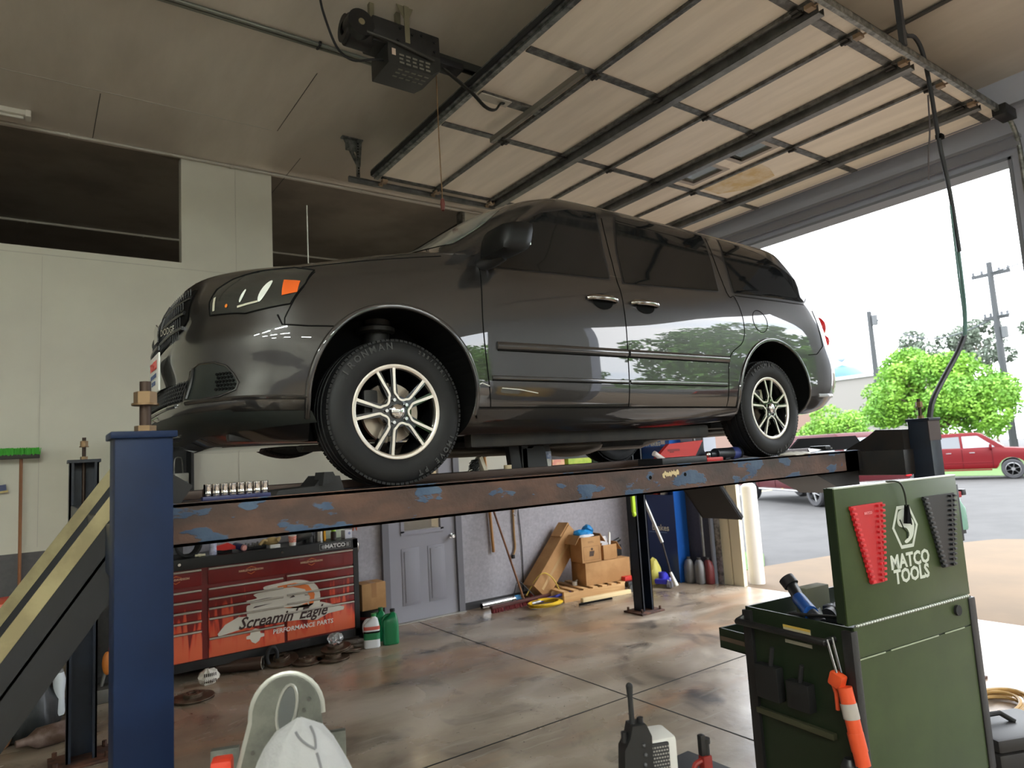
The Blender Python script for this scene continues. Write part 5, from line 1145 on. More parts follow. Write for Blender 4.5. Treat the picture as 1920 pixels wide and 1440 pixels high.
# long leaning carton, pallet and boxes
t = thing('long_carton', 'long brown carton leaning against the grey wall', 'box', (4.07, 4.50, .11), rot=(R(-3), R(45), R(1)))
MB().bb(-.15, .15, -.12, .12, 0, 1.02, .004).build('carton_body', cardboard, t); MB().bb(-.17, -.14, -.1, .1, .80, 1.04).build('flap', cardboard, t); MB().bb(-.02, .02, -.1215, -.119, .05, .9).build('tape', P('tape_clear', (196, 160, 112), .25), t)
t = thing('pallet', 'pale wooden pallet lying on the floor under the cardboard boxes', 'pallet', (4.75, 4.45, 0), R(-6))
pw = P('pallet_pine', (218, 178, 126), .65, col2=(196, 152, 100), scale=4, stretch=(.3, 4, 4))
for y in (-.40, 0, .24): MB().bb(-.48, .52, y-.02, y+.02, .02, .115).build('stringer', pw, t)
for i in range(7): MB().bb(-.48+i*.155, -.40+i*.155, -.42, .26, .116, .134).build('deck_board', pw, t)
MB().bb(-.48, .52, -.425, -.40, 0, .02).build('bottom_board', pw, t)
t = thing('plank', 'pale plank on the floor in front of the pallet', 'plank', (4.80, 3.90, .03), R(-5)); MB().bb(-.40, .40, -.03, .03, -.03, .02, .003).build('board', P('plank_cream', (232, 208, 160), .6), t)
t = thing('black_rod', 'thin black rod on the floor in front of the pale plank', 'rod', (4.52, 3.80, .012), R(-6)); MB().cyl((-.26, 0, 0), (.26, 0, 0), .012).build('rod', gap, t)
carton('cardboard_box', 'large brown box at the bottom of the pile on the pallet', (5.07, 4.27, .137), .74, .36, .30, R(-8), tape=False)
t = carton('cardboard_box', 'brown box with a printed dark emblem in the middle of the pile', (4.80, 4.26, .44), .32, .28, .34, R(-6), True, tape=False)
em = MB(); em.text('BOX', (0, -.142, .16), (1, 0, 0), (0, 0, 1), .001, .0005) if False else None
em.prism([(-.04, .08), (.03, .08), (.05, .15), (-.03, .15)], (0, -.1405, 0), X, Z, .001).cyl((.01, -.14, .175), (.01, -.1415, .175), .018, n=14); em.build('printed_emblem', P('print_dark', (74, 56, 44), .7), t)
e2 = MB()
for x0, x1, z0, z1 in ((-.13, .13, .03, .034), (-.13, .13, .21, .214), (-.13, -.126, .03, .21), (.126, .13, .03, .21), (-.05, .05, .26, .266), (-.05, .04, .275, .281)): e2.bb(x0, x1, -.1415, -.14, z0, z1)
e2.build('printed_lines', P('print_brown', (140, 102, 66), .7), t)
carton('cardboard_box', 'small open brown box with white contents right of the emblem box', (5.12, 4.22, .44), .24, .24, .20, R(-4), True, tape=False)
t = thing('blue_tarp', 'bright blue crumpled tarp on top of the emblem box', 'tarp', (4.80, 4.30, .775)); MB().sph((0, 0, .04), (.15, .11, .05), 20).sph((.10, 0, .08), (.07, .08, .07), 14).jit(.012).build('cloth', P('tarp_blue', (20, 132, 196), .5), t, ang=60)
t = thing('white_bag', 'white plastic bag under the blue tarp', 'bag', (4.78, 4.20, .775)); MB().sph((0, 0, .01), (.14, .05, .022), 16).jit(.006).build('film', P('bag_white', (214, 218, 224), .4), t)
t = thing('cable_bundle', 'white coiled cable sticking out of the small open box', 'cable', (5.12, 4.20, .50))
cbm = MB()
for i in range(5): cbm.tube([(-.06+.02*i+.02*math.cos(a), .02*math.sin(a), .13+.11*math.sin(a)) for a in [2*PI*j/18 for j in range(18)]], .008, 6, True)
cbm.build('coil', P('cable_white', (226, 226, 228), .4), t); MB().prism([(.05, 0), (.10, 0), (.11, .28), (.09, .30)], (0, .02, 0), X, Z, .02).build('packing', P('foam_white', (236, 234, 228), .6), t)
t = thing('black_tool', 'dark power tool on the boxes at the right of the pile', 'power tool', (5.35, 4.30, .44)); MB().bb(-.09, .10, -.08, .08, 0, .16, .02).cyl((-.06, 0, .16), (.12, -.02, .22), .03).build('body', P('tool_dark', (28, 28, 30), .45), t)
solid('white_pulley', 'small white plastic reel on the pallet boards', 'reel', (4.62, 4.32, .136), MB().cyl((0, 0, 0), (0, 0, .05), .035, n=18).cyl((.02, 0, .05), (.05, 0, .062), .01), white_plastic)
t = thing('red_rag', 'dark red rag under the leaning carton by the pallet', 'rag', (4.20, 4.64, .03)); MB().sph((0, 0, .02), (.16, .10, .05), 16).jit(.012).build('cloth', P('rag_red', (120, 40, 34), .8), t)
t = thing('trolley_jack', 'small red and black trolley jack beside the rear lift post', 'jack', (5.35, 4.05, 0)); MB().bb(-.10, .10, -.12, .12, .05, .13, .02).build('frame', P('jack_black', (30, 30, 32), .45), t); MB().bb(-.10, .05, -.06, .06, .13, .19, .01).build('red_arm', P('jack_red', (200, 48, 40), .4), t)
for x in (-.08, .08): MB().cyl((x, -.16, .045), (x, -.12, .045), .045, n=18).build('wheel', P('wheel_grey', (70, 70, 70), .5), t)
t = thing('blue_jack', 'blue bottle jack with pale bolts on the floor by the blue cabinet', 'jack', (5.80, 3.80, 0), .4)
bj = P('jack_blue', (58, 58, 190), .35); MB().bb(-.12, .10, -.09, .09, .05, .12, .02).cyl((-.02, 0, .1), (-.02, 0, .2), .055, n=20).sph((.10, .02, .12), (.06, .06, .06), 14).build('body', bj, t)
for x, y in ((-.11, -.1), (.09, -.1), (.13, .04), (-.04, -.1)): MB().cyl((x, y, .05), (x, y-.04, .05), .045 if y < 0 else .03, n=16).build('wheel', P('jack_wheel', (120, 120, 130), .4), t)
bb3 = MB()
for x, z in ((-.09, .10), (.0, .11), (.07, .10), (.13, .12)): bb3.cyl((x, -.092, z), (x, -.105, z), .014, n=10)
bb3.build('bolts', white_plastic, t)
t = thing('yellow_bag', 'crumpled pale yellow bag beside the blue cabinet', 'bag', (5.88, 4.05, 0)); MB().lathe([(0, 0), (.10, .01), (.12, .10), (.10, .22), (.05, .33), (.0, .36)], n=18).jit(.014).build('film', P('film_yellow', (222, 214, 110), .35), t)
t = thing('squeegee_pole', 'pole with silver upper half and white tip leaning on the blue cabinet', 'pole', (5.76, 3.72, .1)); MB().tube([(-.03, -.02, .52), (-.10, .25, 1.22)], .024, 12).build('silver_tube', P('tube_silver', (196, 196, 192), .3, metal=.5), t); MB().tube([(0, -.1, .12), (-.03, -.02, .52)], .013).build('dark_shaft', P('shaft_brown', (44, 38, 38), .5), t); MB().tube([(.03, -.16, -.06), (0, -.1, .12)], [.035, .02], 10).build('tip', white_plastic, t)
t = thing('hi_vis_strap', 'lime yellow strap hanging under the far runway near the rear post', 'strap', (4.42, 2.90, 1.18)); MB().bb(-.025, .025, -.02, .01, 0, .40, .006).sph((0, -.01, -.02), (.03, .02, .03), 12).build('strap', P('strap_lime', (196, 232, 40), .5), t)
# ---------------------------------------------------------------- blue brake-parts cabinet
t = thing('parts_cabinet', 'tall blue brake parts cabinet in the corner by the bay door', 'cabinet', (6.14, 4.27, 0))
navy = P('cabinet_navy', (18, 48, 108), .35); sky_b = P('cabinet_blue', (32, 92, 178), .35)
MB().bb(0, .24, -.47, .47, .06, 1.24).bb(0, .24, -.47, .47, 1.40, 2.09).bb(.10, .24, -.47, .47, 1.2, 1.45).bb(.02, .24, -.46, .46, 0, .06).build('carcass', navy, t)
MB().bb(-.002, .245, -.478, -.47, .0, 2.10).build('side_panel', sky_b, t)
MB().bb(-.003, 0, -.47, .47, 1.95, 2.08).build('header_panel', P('header_blue', (36, 96, 186), .35), t)
for z, sz in ((2.0, .115), (.76, .125)): MB().text('brakes', (-.004, -.18 if z < 1 else -.16, z), (0, -1, 0), (0, 0, 1), sz, .001, bold=.002).build('lettering', white_plastic, t)
MB().bb(-.004, -.002, -.30, .05, .69, .70).build('tagline', P('tagline_blue', (120, 150, 200), .5), t)
MB().bb(-.006, -.003, -.40, -.32, 1.98, 2.07).build('price_card', P('card_white', (224, 216, 220), .5), t)
for i, c in enumerate(((196, 60, 50), (210, 206, 200), (180, 170, 150), (214, 190, 160))): tag(MB().bb(0, .08, -.04, .04, 0, .10, .003).build('parts_box', P('parts_%d' % i, c, .6), None, ['red parts box on the open shelf of the blue cabinet', 'white parts box nearest the bay door on the cabinet shelf', 'grey parts box in the middle of the cabinet shelf', 'tan parts box at the far end of the cabinet shelf'][i], 'box', (6.155, 4.02+.14*[1, 0, 2, 3][i], 1.241), 0, 'parts boxes on the cabinet shelf'))
# oil bottles
def oil(lab, loc, m, rz=0):
    t = thing('oil_bottle', lab, 'bottle', loc, rz, 'oil bottles by the bay door jamb'); jb_ = MB(); sec = [(0, .07, .05), (.02, .085, .06), (.22, .085, .06), (.30, .06, .045), (.33, .025, .025)]
    jb_.grid([[(a*math.copysign(abs(math.cos(q))**.6, math.cos(q)), c*math.copysign(abs(math.sin(q))**.6, math.sin(q)), z) for q in [2*PI*i/24 for i in range(25)]] for z, a, c in sec]); jb_.build('bottle_body', m, t)
    MB().cyl((0, 0, .32), (0, 0, .36), .027, n=16).build('cap', P('oil_cap', (60, 60, 62), .5), t); MB().tube(cat_rom([(.05, 0, .29), (.09, 0, .26), (.09, 0, .14)], 5), .013, 8).build('grip', m, t)
og = P('oil_grey', (126, 126, 128), .4, metal=.2)
oil('left grey oil bottle beside the blue cabinet', (6.24, 3.70, 0), og, 1.2); oil('right grey oil bottle in front of the dark end wall', (6.27, 3.54, 0), og, 1.2); oil('dark red topped oil bottle nearest the door jamb', (6.34, 3.44, 0), P('oil_red', (112, 44, 46), .4), 1.2)
# wall shelf with boxes beyond the van
t = thing('wall_counter', 'grey counter hood along the far wall above the cardboard pile', 'counter', (5.2, YW-.15, 1.92)); MB().bb(-.85, .80, -.15, .15, 0, .10, .004).bb(-.85, .8, .12, .15, -.28, 0).bb(-.85, .80, -.15, .15, -.29, -.27).build('shelf', P('counter_grey', (176, 176, 186), .5), t)
for i, (x, w, c, c2, lab) in enumerate(((4.62, .22, (226, 150, 128), (236, 206, 150), 'pale orange product box at the left of the wall counter'), (5.02, .44, (190, 208, 84), (150, 190, 60), 'wide lime green product box on the wall counter'), (5.50, .16, (120, 130, 140), (160, 168, 170), 'grey product box in the middle of the wall counter'), (5.72, .2, (44, 80, 140), (60, 104, 160), 'blue product box on the wall counter'), (5.90, .14, (110, 176, 180), (90, 150, 170), 'teal product box at the right of the wall counter'))):
    tag(MB().bb(-w/2, w/2, -.09, .09, 0, .20, .003).build('product_box', P('product_%d' % i, c, .6, col2=c2, scale=7), None, lab, 'box', (x, YW-.16, 1.651), 0, 'product boxes on the wall counter'))
# boards and bollard at the bay door
t = thing('cream_board', 'cream boards standing against the bay door jamb', 'boards', (6.46, 3.10, 0)); MB().bb(-.03, .03, .02, .16, 0, 1.42).bb(-.02, .05, -.16, .0, 0, 1.40).build('board', P('board_cream', (216, 206, 178), .6), t); MB().bb(-.01, .035, .0, .02, 0, 1.4).build('gap_strip', P('board_shadow', (150, 140, 116), .7), t)
t = thing('metal_jamb', 'grey steel angle standing at the left edge of the bay opening', 'steel angle', (6.42, 3.33, 0)); MB().bb(-.03, .05, -.012, .0, 0, 1.5).bb(-.03, -.018, -.10, 0, 0, 1.5).build('angle', galv, t)
lathe_thing('bollard', 'white round bollard outside the left edge of the bay door', 'bollard', (6.78, 2.98, -.02), [('post', [(0, 1.40), (.05, 1.39), (.09, 1.36), (.105, 1.33), (.105, 0), (0, 0)], P('bollard_white', (214, 208, 200), .5))])
# ================================================================ things lying on the lift runway
zr = ZR+.001
t = thing('socket_rail', 'dark blue socket rail lying on the near runway lip', 'socket rail', (-.745, .03, zr)); MB().bb(-.135, .135, -.022, .022, 0, .018, .003).build('rail', P('rail_navy', (34, 38, 84), .4), t)
names = ['first', 'second', 'third', 'fourth', 'fifth', 'sixth', 'seventh', 'last']
pol = P('polished_socket', (222, 218, 214), .14, metal=1)
s0 = None
for i in range(8):
    lab = f'{names[i]} chrome socket on the blue rail counted from the near blue post'
    loc = (-.745-.113+.0325*i, .03, zr+.0185)
    if s0 is None:
        s0 = thing('chrome_socket', lab, 'socket', loc, group='chrome sockets on the blue rail')
        MB().lathe([(0, 0), (.0140, 0), (.0152, .002), (.0152, .018), (.0144, .02), (.0144, .022), (.0152, .024), (.0152, .049), (.0132, .051), (.0105, .051), (.0105, .04), (0, .04)], n=22).build('barrel', pol, s0)
        MB().lathe([(.0153, .008), (.0155, .009), (.0155, .011), (.0153, .012)], n=22).build('groove', dark_steel, s0)
    else: dup(s0, loc, label=lab)
t = thing('ratchet', 'dark rusty ratchet lying behind the chrome sockets', 'ratchet', (-.80, .10, zr+.03), R(4)); MB().cyl((-.06, 0, 0), (-.02, 0, 0), .022, n=18).tube([(-.03, 0, 0), (.10, 0, .014), (.13, 0, .02)], [.012, .010, .016], 10).build('body', P('ratchet_brown', (56, 40, 34), .5, metal=.4), t)
t = thing('tool_case', 'upright black plastic case on the runway under the van', 'tool case', (.99, .41, zr)); cp_ = P('case_black', (28, 28, 30), .5)
MB().box((-.04, 0, .115), (.075, .05, .20), Matrix.Rotation(R(-6), 3, 'Y'), .008).build('tall_half', cp_, t); MB().box((.035, 0, .105), (.05, .05, .19), None, .008).build('mid_half', P('case_dark', (38, 38, 40), .5), t); MB().tube([(-.03, 0, .2), (-.028, 0, .225), (-.02, 0, .235)], .004).build('latch', cp_, t)
t = thing('tool_case', 'black plastic case leaning open beside the clear water bottle', 'tool case', (1.10, .41, zr)); MB().prism([(-.09, .01), (.10, .01), (.085, .13), (.07, .165), (-.0, .168), (-.02, .155), (-.10, .155)], (0, .03, 0), X, Z, .055).bb(-.1, .07, -.03, .03, 0, .03, .006).build('shell', P('case_black2', (24, 24, 25), .5), t)
lathe_thing('water_bottle', 'clear water bottle with blue label standing on the runway', 'bottle', (1.215, .42, zr), [('bottle_body', [(0, 0), (.03, 0), (.032, .01), (.030, .05), (.032, .09), (.032, .13), (.024, .16), (.013, .178), (.013, .195), (0, .195)], mat('clear_pet', (.82, .88, .92), .06, trans=.85, ior=1.2)), ('label', [(.0325, .085), (.033, .09), (.033, .125), (.0325, .13)], P('water_label', (92, 112, 160), .5, col2=(190, 200, 220), scale=30)), ('cap', [(0, .190), (.0145, .190), (.0145, .207), (0, .208)], P('cap_white', (200, 206, 214), .4))])
t = thing('wire_brush', 'pale block of a wire brush on the runway behind the front tyre', 'brush', (.70, .40, zr)); MB().box((.02, 0, .06), (.025, .05, .13), Matrix.Rotation(R(-22), 3, 'Y'), .004).build('block', P('brush_block', (206, 196, 176), .6), t); bb4 = MB(); random.seed(8)
for i in range(120): z = random.uniform(.0, .10); bb4.tube([(-.01-.02*z*3, random.uniform(-.02, .02), z+.01), (-.05+random.uniform(-.02, .01), random.uniform(-.03, .03), max(.004, z-.01+random.uniform(-.012, .012)))], .003, 4)
bb4.build('bristles', P('bristle_black', (26, 26, 24), .6), t)
t = thing('plastic_stopper', 'small cream plastic cap beside the upright black case', 'cap', (.90, .40, zr+.062)); MB().cyl((0, 0, -.06), (0, 0, 0), .024, n=18).build('cap_body', P('cap_cream', (226, 204, 166), .4), t)
t = thing('drill_case', 'open red and black drill case on the runway near the rear tyre', 'tool case', (2.08, .12, zr)); cr = P('case_red', (190, 40, 40), .42)
MB().bb(-.24, .20, -.10, .12, 0, .045, .01).build('black_half', P('case_black', (28, 28, 30), .5), t)
MB().prism([(-.15, .045), (.24, .045), (.33, .15), (-.02, .135)], (0, .06, 0), X, Z, .03).build('red_lid', cr, t); MB().bb(.20, .37, -.10, .12, .0, .028, .006).build('red_half', cr, t); MB().prism([(.25, .03), (.36, .03), (.44, .03), (.33, .145)], (0, .10, 0), X, Z, .02).build('lid_shell', P('case_navy', (24, 28, 44), .5), t)
MB().bb(-.02, .02, .028, .0295, .075, .09).bb(-.04, .08, .0282, .0294, .085, .10).build('lid_print', P('print_maroon', (130, 30, 34), .5), t); MB().tube([(-.26, -.05, .08), (-.18, -.06, .03)], .018, 10).build('grip_white', P('grip_pinkish', (216, 204, 204), .5), t)
t = thing('impact_wrench', 'black air wrench with blue band lying by the rear tyre', 'air tool', (2.68, .16, zr+.045)); MB().cyl((-.14, 0, 0), (.14, 0, .0), .042, n=24).cyl((-.2, 0, .0), (-.14, 0, 0), .025).bb(-.06, -.0, -.03, .03, -.044, .02, .01).build('body', P('wrench_black', (30, 32, 38), .4), t); MB().lathe([(.043, .04), (.0445, .05), (.0445, .10), (.043, .11)], ax=(1, 0, 0), n=24).build('blue_band', P('band_navy', (60, 70, 130), .4), t); MB().sph((-.22, 0, 0), (.025, .025, .025)).sph((.16, 0, .02), (.022, .02, .022)).build('fittings', chrome, t)
t = thing('shop_rag', 'white crumpled rag under the rear tyre edge', 'rag', (3.30, .02, zr)); MB().sph((0, 0, .006), (.20, .06, .018), 20).jit(.006).build('cloth', P('rag_white', (206, 202, 192), .8), t, ang=60)
t = thing('wrench_bundle', 'bundle of silver wrenches on the rear end of the near runway', 'wrenches', (3.74, .10, zr)); wm = MB(); random.seed(12)
for i in range(6): y = -.06+.02*i; wm.tube([(-.2+.03*i, y, .012+.004*i), (.12, y*.6, .03)], .008, 8, flat=(1, .6)).lathe([(.008, -.006), (.02, -.006), (.02, .006), (.008, .006)], o=(.135+.01*i, y*.6, .03), n=14, closed=True)
wm.build('wrenches', steel, t); MB().bb(.02, .10, -.07, .07, .02, .055, .01).build('holder', black_plastic, t)
# ================================================================ green service cart
green = P('cart_green', (62, 76, 42), .40, spec=.35, col2=(57, 70, 39), scale=3, metal=.15); green_d = P('cart_green_dark', (26, 38, 22), .42); cart_black = P('cart_black', (30, 29, 30), .42, bump=.1, bscale=60)
cart = thing('service_cart', 'olive green rolling tool cart with its lid raised at the right foreground', 'tool cart', (1.81, -1.13, 0), math.atan2(-.12, 1.08))
W_, D_, H_ = 1.06, .66, 1.0
b = MB(); b.bb(0, W_, 0, .012, .09, H_).bb(0, .012, 0, D_, .09, H_).bb(W_-.012, W_, 0, D_, .09, H_).bb(0, W_, D_-.012, D_, .09, H_).bb(0, W_, 0, D_, .09, .12).bb(.012, W_-.012, .012, D_-.012, .90, .915); b.build('cabinet', green_d, cart)
MB().bb(.01, W_-.01, -.006, .0, .10, .845).build('back_panel', green, cart); MB().bb(.01, W_-.01, -.006, .0, .853, .998).build('upper_back_panel', green, cart)
gl = MB()
for x0, x1 in ((.03, .235), (.28, .70), (.76, .95)): gl.bb(x0, x1, -.009, -.004, .843, .850, .002)
gl.build('panel_lip', P('lip_pale', (156, 166, 140), .4), cart)
# raised lid
MB().bb(-.03, 1.045, -.006, .014, 1.012, 1.672, .003).build('lid', green, cart); MB().bb(-.03, 1.045, .012, .035, 1.655, 1.674).bb(-.032, -.02, .0, .05, 1.02, 1.672).bb(1.035, 1.047, .0, .05, 1.02, 1.672).build('lid_flange', green_d, cart); MB().bb(-.03, 1.045, -.009, .03, 1.668, 1.676, .002).build('lid_edge', P('lid_edge_pale', (206, 212, 204), .3), cart)
hp = MB(); hp.cyl((.02, -.008, 1.006), (W_-.04, -.008, 1.006), .006, n=8)
for i in range(46): x = .03+i*.0217; hp.cyl((x, -.008, 1.006), (x+.011, -.008, 1.006), .0082, n=8)
hp.build('piano_hinge', P('hinge_silver', (176, 178, 168), .35, metal=.6), cart)
wl = P('letter_white', (200, 206, 194), .5)
for wd, z in (('MATCO', 1.262), ('TOOLS', 1.187)): MB().text(wd, (.53, -.0062, z), (1, 0, 0), (0, 0, 1), .097, .0012, bold=.0035, xs=1.0).build('lettering', wl, cart)
hx = [(.463, 1.545), (.572, 1.545), (.632, 1.436), (.572, 1.325), (.463, 1.325), (.404, 1.436)]
cx_, cz_ = .518, 1.435
ring = MB()
def scale(poly, k): return [(cx_+(x-cx_)*k, cz_+(z-cz_)*k) for x, z in poly]
o_, i_ = hx, scale(hx, .84)
for a in range(6):
    c_ = (a+1) % 6; ring.prism([o_[a], o_[c_], i_[c_], i_[a]], (0, -.0062, 0), X, Z, .0012)
ring.build('emblem_ring', wl, cart)
em = MB(); em.prism([tuple(p)[:2] for p in cat_rom([(.455, 1.47, 0), (.475, 1.515, 0), (.53, 1.525, 0), (.565, 1.49, 0), (.60, 1.445, 0), (.575, 1.38, 0), (.52, 1.35, 0), (.50, 1.362, 0), (.545, 1.385, 0), (.53, 1.425, 0), (.47, 1.44, 0)], 5, True)], (0, -.0062, 0), X, Z, .0012); em.build('emblem_face', wl, cart)
lm_ = MB(); lm_.tube([(.475, -.008, 1.475), (.50, -.008, 1.43), (.53, -.008, 1.405), (.525, -.008, 1.375)], .004, 6).tube([(.545, -.008, 1.50), (.575, -.008, 1.44)], .004, 6); lm_.build('emblem_lines', green_d, cart)
# side with rail, corner bars, caster
for y0, y1 in ((-.012, .045), (D_-.05, D_+.01)): MB().bb(-.022, .03, y0, y1, .08, .985, .008).build('corner_bar', cart_black, cart)
for y0, y1 in ((-.014, .03), (D_-.03, D_+.01)): MB().bb(W_-.045, W_+.02, y0, y1, .08, .995, .010).build('corner_bar', cart_black, cart)
MB().tube([(-.0, .66, .945), (-.06, .672, .925), (-.06, .40, .923), (-.06, .113, .92), (-.0, .10, .93)], .018, 12).build('side_rail', cart_black, cart)
MB().bb(-.004, 0, .236, .404, .905, .945).build('warning_label', P('label_cream', (190, 180, 150), .5), cart); MB().bb(-.005, -.001, .236, .404, .935, .947).build('label_band', P('label_yellow', (206, 170, 80), .5), cart); MB().bb(-.004, 0, .234, .399, .855, .872).build('part_label', P('label_grey2', (168, 164, 148), .5), cart)
MB().bb(-.03, 0, .14, .62, .44, .47, .004).build('side_ledge', P('ledge_olive', (62, 62, 44), .45), cart)
dr = MB().bb(.03, .042, .66, .91, .715, .83).bb(W_-.042, W_-.03, .66, .91, .715, .83).bb(.03, W_-.03, .898, .91, .715, .83).bb(.03, W_-.03, .66, .91, .715, .727).build('drawer', green_d, cart); MB().bb(.026, .03, .67, .90, .76, .785).build('drawer_stripe', P('drawer_strip', (84, 70, 58), .5), dr)
for x in (.12, W_-.12):
    for y in (.10, D_-.10): MB().cyl((x, y-.02, .045), (x, y+.02, .045), .045, n=20).bb(x-.03, x+.03, y-.03, y+.03, .06, .095).build('caster', black_rubber, cart)
MB().cyl((.895, -.006, .947), (.895, -.02, .947), .028, n=26).build('rubber_plug', black_rubber, cart)
MB().bb(W_+.015, W_+.06, .05, .14, .42, .82, .01).build('side_holder', P('holder_slate', (44, 46, 58), .45), cart)
MB().lathe([(.02, -.02), (.055, -.02), (.055, .02), (.02, .02)], o=(W_+.07, .08, .93), ax=(0, 1, 0), n=24, closed=True).build('grey_reel', P('reel_grey', (120, 128, 124), .5), cart)
CM = cart.matrix_basis.copy()
def oncart(p): return tuple(Matrix.Translation(cart.location) @ Matrix.Rotation(cart.rotation_euler.z, 4, 'Z') @ Vector(p))
CRZ = cart.rotation_euler.z
def rack(name, lab, poly, xr, m, mh):
    t = thing(name, lab, 'wrench rack', oncart((0, -.0065, 0)), CRZ)
    MB().prism(poly, (0, -.004, 0), X, Z, .012).build('plate', m, t)
    (xl0, z0), (xr0, _), (xr1, z1), (xl1, _) = poly
    n = 15
    for sd in (0, 1):
        fm = MB()
        for i in range(n):
            k = (i+.5)/n; z = z0+(z1-z0)*k; x = (xl0+(xl1-xl0)*k+.008) if sd == 0 else (xr0+(xr1-xr0)*k-.008)
            fm.box((x, -.016, z), (.024, .026, .013), None, .003)
        fm.build('slot_row', mh, t)
    cm = MB(); 
    for i in range(n):
        k = (i+.5)/n; z = z0+(z1-z0)*k; xx = xr0+(xr1-xr0)*k-.05*(1-.4*k)
        cm.box((xx, -.018, z), (.012, .022, .012))
    cm.build('inner_row', m, t)
    return t
r1 = rack('wrench_rack', 'red tapered wrench rack on the raised green lid', [(.065, 1.578), (.325, 1.58), (.268, 1.187), (.168, 1.187)], 0, P('rack_red', (186, 30, 38), .38), P('rack_red_light', (206, 40, 48), .35))
MB().text('MATCO', (.195, -.0175, 1.535), (1, 0, .0), (0, 0, 1), .018, .0008, bold=.001).build('rack_lettering', P('rack_pink', (222, 130, 134), .5), r1)
rack('wrench_rack', 'black tapered wrench rack at the right of the raised green lid', [(.69, 1.577), (.985, 1.578), (.905, 1.186), (.80, 1.188)], 0, P('rack_black', (30, 30, 33), .38), P('rack_dark', (52, 52, 56), .35))
t = thing('work_light', 'small black clip light on a cord hanging over the lid emblem', 'work light', oncart((.5, -.015, 1.5)), CRZ)
MB().tube(cat_rom([(-.10, .01, .178), (-.04, -.02, .172), (.0, -.02, .12), (.015, -.015, .04)], 6), .005, 8).build('cord', P('cord_darkgreen', (46, 52, 42), .5), t); MB().prism([(-.012, -.045), (.03, -.05), (.022, .05), (.012, .05)], (0, -.004, 0), X, Z, .02).build('clip', gap, t)
# grease gun, cans on the side
t = thing('grease_gun', 'orange grease gun hanging on the near corner of the green cart', 'grease gun', oncart((-.055, .05, .75)), CRZ)
og_ = P('grease_orange', (224, 84, 44), .4); UP = Vector((0, .09, 1)).normalized()
MB().tube([(.0, -.075, -.36), (0, -.02, -.02)], .034, 18).tube([(0, -.065, -.30), (0, -.05, -.22)], .037, 18).build('barrel', og_, t); MB().box((0, .015, .005), (.05, .07, .07), Matrix.Rotation(R(20), 3, 'X'), .012).build('head', og_, t)
MB().tube([(0, .05, .0), (.0, .03, -.06), (0, .03, -.14)], .010, 8).build('lever', P('lever_orange', (206, 76, 40), .4), t); MB().tube([(0, -.06, -.36), (0, -.075, -.42)], .013).build('handle_end', og_, t)
MB().tube([(-.008, .01, .04), (-.008, .045, .19)], .006).tube([(.012, .0, .04), (.012, .03, .20)], .006).build('spout_tubes', chrome, t); MB().lathe([(.0375, -.04), (.0375, .03)], o=(0, -.035, -.12), ax=(0, .16, 1), n=20).build('label', P('grease_label', (176, 168, 160), .5), t)
lathe_thing('spray_can', 'dark topped spray can on the side shelf below the grease gun', 'spray can', oncart((-.06, .045, .20)), [('body', [(0, 0), (.038, 0), (.04, .01), (.04, .14), (0, .14)], P('can_white2', (196, 192, 184), .4)), ('top', [(.0405, .10), (.0405, .16), (.03, .185), (.02, .20), (0, .2)], P('can_black2', (34, 34, 36), .4))])
MB().bb(-.11, .0, .0, .16, .18, .199).build('can_shelf', cart_black, cart)
t = thing('dark_holster', 'black tool pouch with pliers hanging on the side of the cart', 'tool pouch', oncart((-.03, .40, .60)), CRZ); MB().bb(-.03, .028, -.16, -.02, -.06, .08, .01).bb(-.03, .028, .03, .18, -.06, .12, .01).build('pouch', P('pouch_black', (22, 22, 23), .6), t); MB().tube([(-.01, -.1, .08), (-.01, -.12, .17)], .012).tube([(-.01, .08, .12), (-.01, .06, .22)], .012).build('handles', P('handle_black', (34, 34, 36), .5), t)
# tools in the top tray
t = thing('angle_grinder', 'blue and black power tool lying in the cart top tray', 'power tool', oncart((.18, .42, .99)), R(48))
MB().tube([(-.16, 0, .02), (.04, 0, .05)], .038, 16).build('blue_body', P('tool_blue', (34, 84, 164), .4), t); MB().tube([(.04, 0, .05), (.17, 0, .10)], .033, 14).tube([(.17, 0, .10), (.20, .02, .135)], .045, 14).build('black_head', P('tool_black', (30, 31, 36), .4), t); MB().tube([(-.22, -.03, -.02), (-.16, 0, .02)], .03, 12).build('battery_end', P('tool_dark2', (38, 40, 48), .45), t); MB().sph((-.12, -.045, .0), (.03, .02, .03), 12).build('white_switch', white_plastic, t)
t = thing('drill', 'black power drill lying at the back of the cart top tray', 'power tool', oncart((.33, .30, .975)), R(6)); MB().tube([(-.14, 0, 0), (.12, 0, .02)], .045, 16).bb(-.10, -.02, -.05, .05, -.055, .05, .015).tube([(.12, 0, .02), (.2, 0, .025)], .02).build('body', P('tool_black', (30, 31, 36), .4), t)
t = thing('pry_bar', 'long black pry bar lying across the cart tray edge', 'pry bar', oncart((.10, .12, 1.012)), R(-38)); MB().tube([(-.22, .12, .006), (.0, 0, .0), (.10, -.06, .008)], [.010, .013, .006], 10, flat=(.6, 1)).build('bar', P('bar_black', (28, 28, 30), .35), t)
t = thing('foam_block', 'grey green foam block standing in the cart tray by the lid', 'block', oncart((.40, .52, .917)), CRZ); MB().bb(-.10, .10, -.04, .04, 0, .16, .006).build('block_body', P('block_grey', (124, 124, 104), .7), t)
t = thing('funnel', 'pale grey funnel lying at the near edge of the cart tray', 'funnel', oncart((.08, .36, .955)), rot=(R(75), 0, R(30))); MB().lathe([(.008, 0), (.01, .06), (.045, .12), (.047, .12), (.012, .055), (.010, 0)], n=22).build('cone', P('funnel_grey', (196, 198, 202), .4), t)
